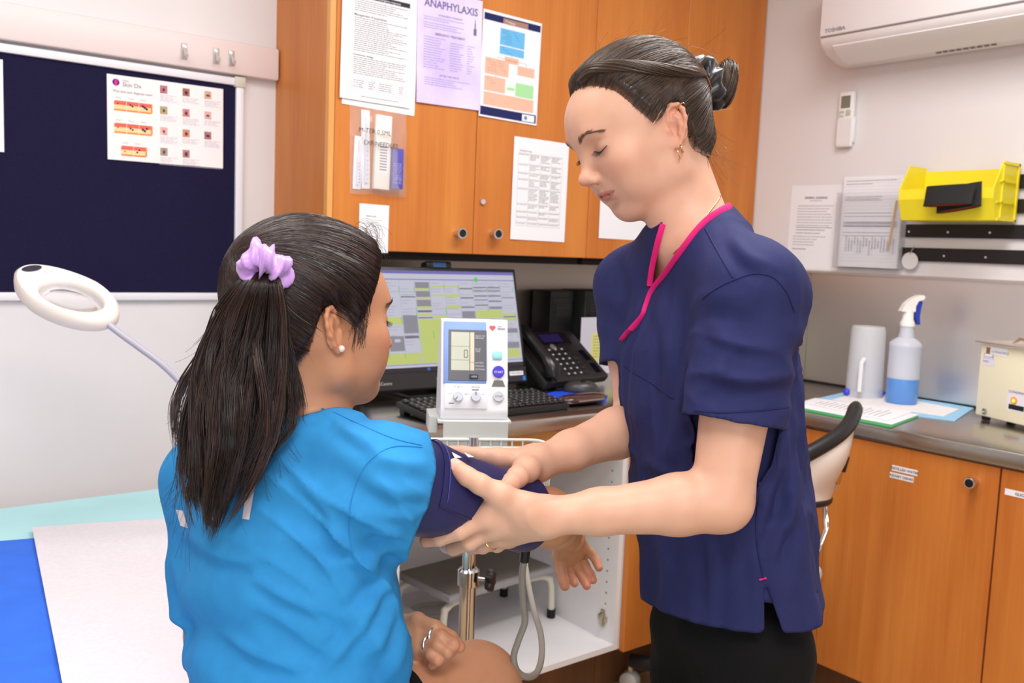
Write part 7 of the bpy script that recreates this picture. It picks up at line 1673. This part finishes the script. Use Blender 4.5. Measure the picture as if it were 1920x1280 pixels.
# left hand lying palm up in the lap, fingers curled
le1 = [Q(782, 1164, 1.135), Q(815, 1176, 1.123), Q(845, 1195, 1.121), Q(861, 1212, 1.125)]
le2 = [Q(788, 1187, 1.130), Q(826, 1194, 1.111), Q(850, 1208, 1.105), Q(846, 1222, 1.113)]
le3 = [Q(788, 1204, 1.125), Q(820, 1210, 1.103), Q(838, 1222, 1.099), Q(830, 1233, 1.107)]
le4 = [Q(786, 1220, 1.121), Q(808, 1226, 1.101), Q(820, 1237, 1.097), Q(811, 1245, 1.103)]
for d_, r_ in ((le1, 0.0115), (le2, 0.0115), (le3, 0.011), (le4, 0.010)): PFd.cone(pWL+(d_[0]-pWL)*0.15, d_[0], 0.019, r_, 0.010)
for d_, r_ in ((le1, 0.0098), (le2, 0.0092), (le3, 0.0088), (le4, 0.0080)): digit(PFd, d_, r_, r_*0.78, 0.003)
hb2 = box_of([ph_.w((x, y, z)) for x in (-0.09, 0.09) for y in (-0.10, 0.125) for z in (-0.105, 0.13)], 0.004)
hr_ = box_of(pd1+pd2+pd3+pd4+pd5, 0.016); hl_ = box_of(le1+le2+le3+le4, 0.016)
lo, hi = box_of([ph_.w((0, 0, 0.1)), pH, pSL, pSR, pER, pEL, pWR, kn, kn2, kn2-p_u*0.38, kn+p_f*0.05-p_u*0.42]+pd1+pd5+le1, 0.10)
PV, PQ = multires(PFd, lo, hi, 0.0038, [(hb2[0], hb2[1], 0.0016), (hr_[0], hr_[1], 0.0016), (hl_[0], hl_[1], 0.0016)])
pcol = ph_.tint(PV, (196, 140, 106), (176, 96, 88), (204, 124, 98), (206, 140, 104))
for t in [q[-1] for q in (pd1, pd2, pd3, pd4, pd5, le1, le2, le3, le4)]:
    m = np.exp(-(((PV-t)**2).sum(1))/0.016**2)*0.45; pcol = pcol*(1-m[:, None])+np.array(lin((208, 128, 104)))*m[:, None]
pcol = pcol*(1+0.06*noise3(PV, 60, 9.0)[:, None]*np.array([0.6, 1.0, 1.0]))
pbody = np_mesh('body', PV, PQ, SKIN, pat, pcol)
sk_bvh = BVHTree.FromPolygons([Vector(p) for p in PV], [tuple(f) for f in PQ])
brow_lash(ph_, pat, np.random.RandomState(8), (48, 34, 30), (1,))
# pearl stud, rings
e1 = ph_.w(ph_.ear_pt(1, 0.006, -0.024, 0.005)); MB().sphere(e1, 0.0042, 16, 10).build('pearl_stud', mat('pearl', (238, 226, 220), 0.2, coat=0.5), pat, smooth=True)
SILV = mat('silver', (200, 200, 204), 0.25, metal=1.0)
ring_of(pd4[0]*0.65+pd4[1]*0.35, pd4[1]-pd4[0], 0.0104, 0.0009, 'finger_ring', pat)
for a, b in ((le2[0]*0.3+le2[1]*0.7, le2[1]-le2[0]), (le3[0]*0.45+le3[1]*0.55, le3[1]-le3[0])):
    o = ring_of(a, b, 0.0102, 0.0016, 'finger_ring', pat); o.data.materials.clear(); o.data.materials.append(SILV)
# ------------------------------------------------------------------ hair
def p_hairline(L):
    x, y, z = np.abs(L[:, 0]), L[:, 1], L[:, 2]
    yy = np.array([-0.11, -0.075, -0.05, -0.030, -0.020, 0.006, 0.022, 0.036, 0.050, 0.066, 0.080, 0.11]); zz = np.array([-0.050, -0.056, -0.046, -0.020, 0.018, 0.026, -0.004, 0.010, 0.040, 0.066, 0.074, 0.080])
    return z-np.interp(y, yy, zz)
psc = Scalp(ph_, p_hairline, lambda L: 0.010+0.010*np.clip((L[:, 2]-0.02)/0.08, 0, 1))
phair = np_mesh('hair', psc.v, psc.q, HAIRM, pat, cap_col(psc, p_hairline, (34, 24, 22), (120, 84, 62)))
rng = np.random.RandomState(14)
tie = ph_.w((0.0, -0.086, 0.078)); L = ph_.loc(psc.v); hl = p_hairline(L); S = []
near = np.where((hl > 0.0) & (hl < 0.010))[0]; allv = np.where(hl > 0.004)[0]
for i in range(5600):
    p0 = psc.v[near[rng.randint(len(near))]] if i < 3200 else psc.v[allv[rng.randint(len(allv))]]
    l0 = ph_.loc(p0[None, :])[0]; low = np.clip((0.050-l0[2])/0.03, 0, 1)*np.clip((l0[1]+0.012)/0.02, 0, 1)
    e = tie+ph_.R[0]*np.clip(l0[0]*0.2, -0.014, 0.014)+ph_.R[2]*(l0[2]-0.03)*0.12+rng.normal(0, 0.002, 3)
    S.append(psc.flow(p0, e, 15, 0.0003+0.0018*rng.rand(), rng=rng, wave=0.03, sagv=ph_.R[2]*(0.22*low+rng.normal(0, 0.02))))
S = np.array(S); cl = noise3(S[:, 0], 120, 2.0)*0.5+0.5
strand_mesh('hair_strands', S, 0.00036*np.r_[0.25, 0.7, np.ones(12), 0.8], hair_cols(len(S), rng, (22, 15, 14), (72, 46, 40), 1.6)*(0.7+0.6*cl[:, None]), HAIRM, phair)
# ponytail: locks of hair, each with its own wave
def cap_hit(x, y): h = psc.bvh.ray_cast(Vector(C0), Vector(ray(x, y)).normalized()); return (np.array(h[0])-C0) @ CF
z_tie = cap_hit(500, 502)-0.006
ky = np.array([503, 535, 580, 640, 700, 760, 820, 880, 930, 975, 1010]); kx = np.array([497, 484, 470, 457, 449, 444, 434, 415, 402, 398, 396]); kw = np.array([22, 50, 74, 88, 100, 108, 108, 92, 70, 40, 16])
kz = np.interp(ky, [503, 540, 600, 700, 800, 900, 1010], [z_tie, z_tie-0.014, 1.008, 1.003, 0.998, 0.985, 0.968])
S = []; M_ = 26
for l_ in range(64):
    a = l_*2.39996; rr = math.sqrt((l_+0.5)/64); u, v = rr*math.cos(a), rr*math.sin(a)
    end = 1.02-0.34*abs(u)**1.2*rng.rand()-0.20*rng.rand(); amp = rng.uniform(5, 17); fr = rng.uniform(6.0, 10.5); ph0 = rng.rand()*6.28+u*1.5; drift = rng.normal(0, 10); swing = (u > 0.55 and rng.rand() < 0.6)
    for i in range(64):
        du, dv = rng.normal(0, 1, 2); e_ = end*(1-0.16*rng.rand()); s_ = np.linspace(0, 1, M_)*e_; ys = 503+515*s_
        core_w = np.interp(ys, ky, kw); spread = np.interp(s_, [0, 0.15, 0.5, 0.8, 1.0], [2.0, 5.0, 8.0, 8.5, 4.0])
        X = np.interp(ys, ky, kx)+core_w*u*0.93+du*spread*0.62+(amp*np.sin(fr*s_+ph0)+drift*s_)*np.clip(s_*2.5, 0, 1)+rng.uniform(0.5, 3.2)*np.sin(rng.uniform(11, 20)*s_+rng.rand()*6.28)*np.clip(s_*2, 0, 1)
        if swing: X = X+np.clip((ys-640)/150, 0, 1)*26-np.clip((ys-800)/110, 0, 1.4)*60
        Zd = np.interp(ys, ky, kz)+v*core_w*0.00038+dv*spread*0.0003-amp*0.0006*np.cos(fr*s_+ph0)*np.clip(s_*2.5, 0, 1)
        S.append((np.stack([(X-960)/FPX, (ys-640)/FPX, np.ones(M_)], 1) @ CM)*Zd[:, None]+C0)
S = np.array(S)
lock = np.repeat(0.65+0.8*rng.rand(64)**1.5, 64)
strand_mesh('ponytail', S, 0.00046*np.r_[np.ones(19), np.linspace(1, 0.25, 7)], hair_cols(len(S), rng, (22, 15, 14), (70, 44, 38), 1.7)*lock[:, None], HAIRM, phair)
CF_ = Field()
for i in range(len(ky)-2): CF_.cone(A3(kx[i], ky[i], kz[i]+0.012), A3(kx[i+1], ky[i+1], kz[i+1]+0.012), max(0.003, kw[i]*0.00022), max(0.003, kw[i+1]*0.00022), 0.01)
v, q = CF_.surface(*box_of([A3(kx[i], ky[i], kz[i]) for i in range(len(ky))], 0.06), 0.005, 1); np_mesh('ponytail_core', v, q, HAIRM, phair, np.repeat(np.array(lin((26, 18, 17)))[None, :], len(v), 0))
S = []
for i in range(300):      # fly-aways round the tail, the crown and the brow
    k = i % 3
    if k == 0:
        y0 = rng.uniform(540, 980); sd_ = -1 if rng.rand() < 0.7 else 1; x0 = np.interp(y0, ky, kx)+sd_*np.interp(y0, ky, kw)*0.9; t = np.linspace(0, 1, 16); X = x0+sd_*rng.uniform(6, 30)*t**1.3+rng.normal(0, 10)*t**2; Y = y0+rng.uniform(20, 110)*t; z0 = np.interp(y0, ky, kz)
        S.append(np.array([C0+ray(x, y)*z0 for x, y in zip(X, Y)]))
    elif k == 1:
        t = np.linspace(0, 1, 16); x0, y0 = rng.uniform(664, 700), rng.uniform(418, 480); a = rng.uniform(-1.3, -0.2); ln_ = rng.uniform(15, 42); c_ = rng.uniform(1.0, 2.8); X = x0+ln_*np.cos(a+c_*t)*t; Y = y0+ln_*np.sin(a+c_*t)*t+8*t*t
        S.append(np.array([C0+ray(x, y)*1.13 for x, y in zip(X, Y)]))
    else:
        t = np.linspace(0, 1, 16); x0, y0 = rng.uniform(668, 690), rng.uniform(570, 610); X = x0-6*t+rng.normal(0, 4)*t; Y = y0+rng.uniform(20, 55)*t
        p_ = []
        for x, y in zip(X, Y):
            h = sk_bvh.ray_cast(Vector(C0), Vector(ray(x, y)).normalized()); p_.append(np.array(h[0])-CF*0.001 if h[0] is not None else C0+ray(x, y)*1.07)
        S.append(np.array(p_))
strand_mesh('loose_hair', np.array(S), 0.00018, hair_cols(len(S), rng, (36, 26, 24), (80, 58, 50)), HAIRM, phair)
LIL = mat('lilac_satin', (196, 150, 226), 0.3, sheen=0.4, spec=0.6)
scrunchie('scrunchie', A3(497, 503, z_tie-0.006), unit(A3(478, 545, z_tie-0.022)-A3(510, 480, z_tie+0.012)), 0.0165, 0.0115, LIL, pat, 2.3, lobes=7)
# ------------------------------------------------------------------ t-shirt
BLU_ = cloth_mat('blue_jersey', (50, 142, 206), 0.85, weave=1200, bump=0.15, var=0.05)
QF = Field(); QF.loft(pH, M_p, ptab, 0.0)
QF.cone(pnb-p_u*0.020, pSR, 0.046, 0.052, 0.04); QF.cone(pnb-p_u*0.020, pSL, 0.046, 0.052, 0.04)
sR0, sR1 = pSR-p_u*0.006, pSR+(pER-pSR)*0.50-p_u*0.004; sL1 = pSL+(pEL-pSL)*0.92
QF.cone(sR0, sR1, 0.060, 0.0545, 0.035); QF.cone(pSR-p_u*0.05-p_r*0.02, pSR+(pER-pSR)*0.28-p_u*0.035, 0.045, 0.035, 0.03); QF.cone(pSL, sL1, 0.056, 0.055, 0.03)
lo, hi = box_of([pH, pT, pSL, pSR, sR1, sL1, pH+ps_*0.16, pH-ps_*0.16, pH+pd_*0.12, pH-pd_*0.12], 0.08)
tv, tq = QF.surface(lo, hi, 0.0038, 2); N = vert_normals(tv, tq)
rel = (tv-pH) @ M_p.T; dR = pER-pSR; tR = ((tv-pSR) @ dR)/(dR @ dR); rR = np.linalg.norm(tv-(pSR+np.clip(tR, 0, 1)[:, None]*dR), axis=1); dL = pEL-pSL; tL = ((tv-pSL) @ dL)/(dL @ dL); rL = np.linalg.norm(tv-(pSL+np.clip(tL, 0, 1)[:, None]*dL), axis=1)
px, py, pz = to_px(tv)
# drag lines: long folds that run from the raised armpit across the back, and drape low on the back
uu_ = (px-700)*0.78+(py-980)*0.62; vv_ = -(px-700)*0.62+(py-980)*0.78
f1 = nz(uu_*0.0035, vv_*0.016, np.zeros(len(tv))+2.0); f2 = nz(px*0.006+py*0.003, py*0.012-px*0.004, np.zeros(len(tv))+6.0); f3 = nz(tv[:, 0]*14, tv[:, 1]*14, tv[:, 2]*14)
nearR = np.exp(-(((px-720)/200)**2+((py-1040)/170)**2)); lowb = np.clip((py-1020)/140, 0, 1)
disp = 0.004*f3+nearR*(0.014*(1-2*np.abs(f1)**0.7)-0.004)+lowb*(0.013*f1+0.006*f2)+0.003*f2
slv = np.clip(tR/0.12, 0, 1)*(rR < 0.085); disp = disp*(1-0.55*slv)+slv*0.0035*nz(px*0.012, py*0.022, np.zeros(len(tv))+3.0)
disp += creases(tv, N, [[(768, 1015), (700, 1048), (610, 1056)], [(770, 1040), (715, 1110), (640, 1170)], [(768, 1070), (730, 1150), (680, 1240)], [(770, 1100), (752, 1180), (738, 1280)], [(700, 1120), (660, 1190), (600, 1265)], [(480, 1080), (540, 1120), (620, 1150)], [(400, 1180), (470, 1222), (560, 1250)], [(330, 1050), (352, 1110), (345, 1160)], [(345, 1000), (420, 1040), (480, 1050)]], 13, 0.0062)
disp += creases(tv, N, [[(690, 905), (740, 922), (800, 922)], [(676, 955), (740, 968), (798, 962)], [(700, 862), (750, 868), (805, 872)], [(560, 900), (620, 960), (640, 1030)], [(640, 800), (690, 830), (720, 860)], [(690, 1000), (735, 1000), (780, 985)]], 12, 0.0040)
tv = tv+N*disp[:, None]
neck_ax = ph_.w((0, -0.02, -0.05)); dn = pnb-neck_ax; t_ = ((tv-neck_ax) @ dn)/(dn @ dn); rn = np.linalg.norm(tv-(neck_ax+t_[:, None]*dn), axis=1)
ld = QF.dist(QF.ops[0], tv[:, 0], tv[:, 1], tv[:, 2]); out_ = ld > 0.012
cut = ((rn < 0.060) & (t_ > 0.3) & (t_ < 1.25) & (rel[:, 2] > PL-0.05) & (rel[:, 2] > PL-0.012-0.0*rel[:, 1])) | ((((tR > 0.02) & out_) | ((py > 990) & (py < 1085) & (ld > 0.003))) & (px > np.interp(py, [820, 838, 860, 900, 940, 980, 1020, 1060], [806, 812, 818, 816, 808, 794, 770, 766]))) | ((tL > 0.86) & out_ & (rL < 0.09)) | (rel[:, 2] < -0.045)
kv, kq = largest(*keep(tv, tq, ~cut)); kv = tidy_edges(kv, kq)
shirt = np_mesh('t_shirt', kv, kq, BLU_, pat, thick=0.002, off=-1)
sb_ = BVHTree.FromPolygons([Vector(p) for p in tv], [tuple(f) for f in tq])
SEAMB = cloth_mat('blue_seam', (46, 136, 202), 0.85)
for pth in ([(792, 838), (745, 836), (712, 848), (680, 880), (660, 930), (654, 985), (662, 1040), (672, 1060)], [(625, 772), (690, 802), (740, 822), (790, 834)]): ribbon(pth, sb_, 0.0007, SEAMB, 'seam', shirt, 0.0003, 1.0, 6)
bd_ = np.where((rn < 0.072) & (rel[:, 2] > PL-0.016) & (rel[:, 2] < PL-0.008) & (rn > 0.045))[0]
if len(bd_) > 20:
    ang_ = np.arctan2((tv[bd_]-neck_ax) @ ps_, (tv[bd_]-neck_ax) @ pd_); pts = []
    for k in range(48):
        a = -PI+2*PI*(k+0.5)/48; w_ = np.abs((ang_-a+PI) % (2*PI)-PI) < 0.16
        if w_.sum(): pts.append(tv[bd_][w_].mean(0))
    MB().tube(pts, 0.0050, 10, closed=True, flat=1.3, up=Vector(pa_)).build('neck_rib', BLU_, shirt, smooth='all')
def patch(poly, bv, nu, nv, name, m, parent, lift=0.0012):
    a, b, c, d = [Vector((x, y, 0)) for x, y in poly]; V = []; 
    for j in range(nv+1):
        for i in range(nu+1):
            q = a.lerp(b, i/nu).lerp(d.lerp(c, i/nu), j/nv); dr = Vector(ray(q.x, q.y)); h = bv.ray_cast(Vector(C0), dr.normalized()); V.append(h[0]-dr.normalized()*lift if h[0] is not None else Vector(C0)+dr)
    F = [(j*(nu+1)+i, (j+1)*(nu+1)+i, (j+1)*(nu+1)+i+1, j*(nu+1)+i+1) for j in range(nv) for i in range(nu)]
    return MB().add(V, F).build(name, m, parent, smooth='all')
PRN = mat('shirt_print', (226, 214, 222), 0.7)
patch([(466, 893), (481, 895), (467, 974), (454, 972)], sb_, 3, 10, 'printed_letter', PRN, shirt); patch([(330, 955), (344, 957), (352, 990), (338, 985)], sb_, 3, 6, 'printed_letter', PRN, shirt)
# shorts
SH = Field(); SH.ell(pH-p_u*0.018, (0.145, 0.100, 0.072), M_p, 0.0); SH.cone(hpR, hpR+(kn-hpR)*0.14, 0.080, 0.0795, 0.02); SH.cone(hpL, hpL+(kn2-hpL)*0.30, 0.0885, 0.084, 0.02)
v, q = SH.surface(*box_of([pH+ps_*0.17, pH-ps_*0.17, pH+pd_*0.13, pH-pd_*0.13, kn2], 0.10), 0.006, 1); np_mesh('shorts', v, q, cloth_mat('black_shorts', (14, 14, 18), 0.85, sheen=0.0), pat)
# ------------------------------------------------------------------ blood pressure cuff
CUFFM = mat('cuff_navy_nylon', (31, 33, 86), 0.42, spec=0.5, noise_amt=0.08, noise_scale=40, bump=0.3, bump_scale=1500)
ca, cb = pSR+(pER-pSR)*0.10-p_u*0.004, pSR+(pER-pSR)*0.85-p_u*0.006; ax_ = unit(cb-ca); cu = unit(np.array([0, 0, 1.0])-ax_*ax_[2]); cw_ = np.cross(ax_, cu); CLn = np.linalg.norm(cb-ca)
def cuff_ring(t, r, n=56, wob=0.0, a0=0.0, a1=2*PI, closed=True):
    out = []
    for j in range(n if closed else n+1):
        a = a0+(a1-a0)*j/n; rr = r*(1+wob*0.05*math.sin(3*a+t*9)+wob*0.035*noise.noise(Vector((math.cos(a)*2, math.sin(a)*2, t*5)))); out.append(Vector(ca+ax_*CLn*t+(cu*math.cos(a)*1.03+cw_*math.sin(a))*rr))
    return out
cf = thing('blood_pressure_cuff', 'navy blue fabric cuff wrapped round the upper arm of the seated woman', 'cuff', ca)
rs = []
for t in np.linspace(0, 1, 22): rs.append(cuff_ring(t, 0.0515-0.0065*t+0.0012*math.sin(7*t), wob=1.0))
inn = [cuff_ring(t, 0.0480-0.0065*t, wob=1.0) for t in np.linspace(1, 0, 6)]
MB().rings(rs+inn+[rs[0]], cap=False).build('bladder_sleeve', CUFFM, cf, smooth=True)
# overlapping flap with its stitched edge on the near side
fl_ = []
for t in np.linspace(0.10, 0.93, 20): fl_.append([Vector(p) for p in cuff_ring(t, 0.0538-0.0065*t, 40, 1.0, -0.25+0.10*t, 1.62+0.20*math.sin(4*t), False)])
sheet_n = MB(); g = fl_; W_ = len(g[0])
vs = [p for r in g for p in r]; axp = [Vector(ca+ax_*CLn*t) for t in np.linspace(0.10, 0.93, 20)]
vs2 = [p+(axp[j]-p).normalized()*0.0022 for j, r in enumerate(g) for p in r]; K = len(vs); fs = []
for j in range(len(g)-1):
    for i in range(W_-1): a = j*W_+i; fs += [(a, a+1, a+W_+1, a+W_), (K+a, K+a+W_, K+a+W_+1, K+a+1)]
rg = list(range(W_))+[j*W_+W_-1 for j in range(1, len(g))]+[(len(g)-1)*W_+i for i in range(W_-2, -1, -1)]+[j*W_ for j in range(len(g)-2, 0, -1)]
for k in range(len(rg)): a, b = rg[k], rg[(k+1) % len(rg)]; fs.append((a, b, K+b, K+a))
MB().add(vs+vs2, fs).build('flap', CUFFM, cf, smooth=True)
MB().tube([r[-1] for r in g], 0.0013, 6).build('flap_edge', CUFFM, cf, smooth=True)
MB().tube(cuff_ring(0.14, 0.0540, 40, 1.0, -0.2, 1.6, False), 0.0006, 5).build('stitch_line', mat('stitch_blue', (62, 66, 150), 0.6), cf, smooth=True)
for t, a in ((0.20, 0.55), (0.33, 0.35)):
    c_ = ca+ax_*CLn*t; n_ = cu*math.cos(a)*1.03+cw_*math.sin(a); tg_ = np.cross(ax_, n_); p_ = c_+n_*(0.0562-0.0065*t)
    MB().prism([Vector(p_+ax_*0.008), Vector(p_-ax_*0.004+tg_*0.005), Vector(p_-ax_*0.004-tg_*0.005)], Vector(n_*0.0004)).build('printed_arrow', PAPER, cf)
# air hose of the monitor: from the cuff down in a loop and up behind the basket
HOSE = mat('hose_grey', (122, 116, 108), 0.5)
hz = [A3(986, 1018, 1.17), A3(984, 1040, 1.175), A3(979, 1080, 1.19), A3(981, 1130, 1.20), A3(984, 1165, 1.205), A3(972, 1200, 1.21), A3(963, 1232, 1.215), A3(970, 1258, 1.225), A3(990, 1269, 1.24), A3(1008, 1258, 1.27), A3(1016, 1225, 1.31), A3(1013, 1185, 1.36), A3(1000, 1140, 1.42), A3(990, 1090, 1.48), A3(984, 1050, 1.53), A3(978, 1000, 1.58), A3(960, 930, 1.62), A3(945, 850, 1.66)]
hp_ = smooth_path([Vector(p) for p in hz], 8)
o = MB().tube(hp_, 0.0046, 12).build('air_hose', mat('hose_pale', (148, 142, 134), 0.45), smooth=True); tag(o, 'grey rubber air hose looping down from the cuff', 'hose')
MB().tube([Vector(p) for p in (hz[0], hz[1], hz[1]*0.75+hz[2]*0.25)], 0.0066, 12).build('hose_connector', BLACK, o, smooth=True); MB().tube([Vector(A3(987, 1000, 1.165)), Vector(hz[0])], 0.0062, 12).build('hose_ferrule', mat('ferrule_grey', (168, 166, 160), 0.4), o, smooth=True)
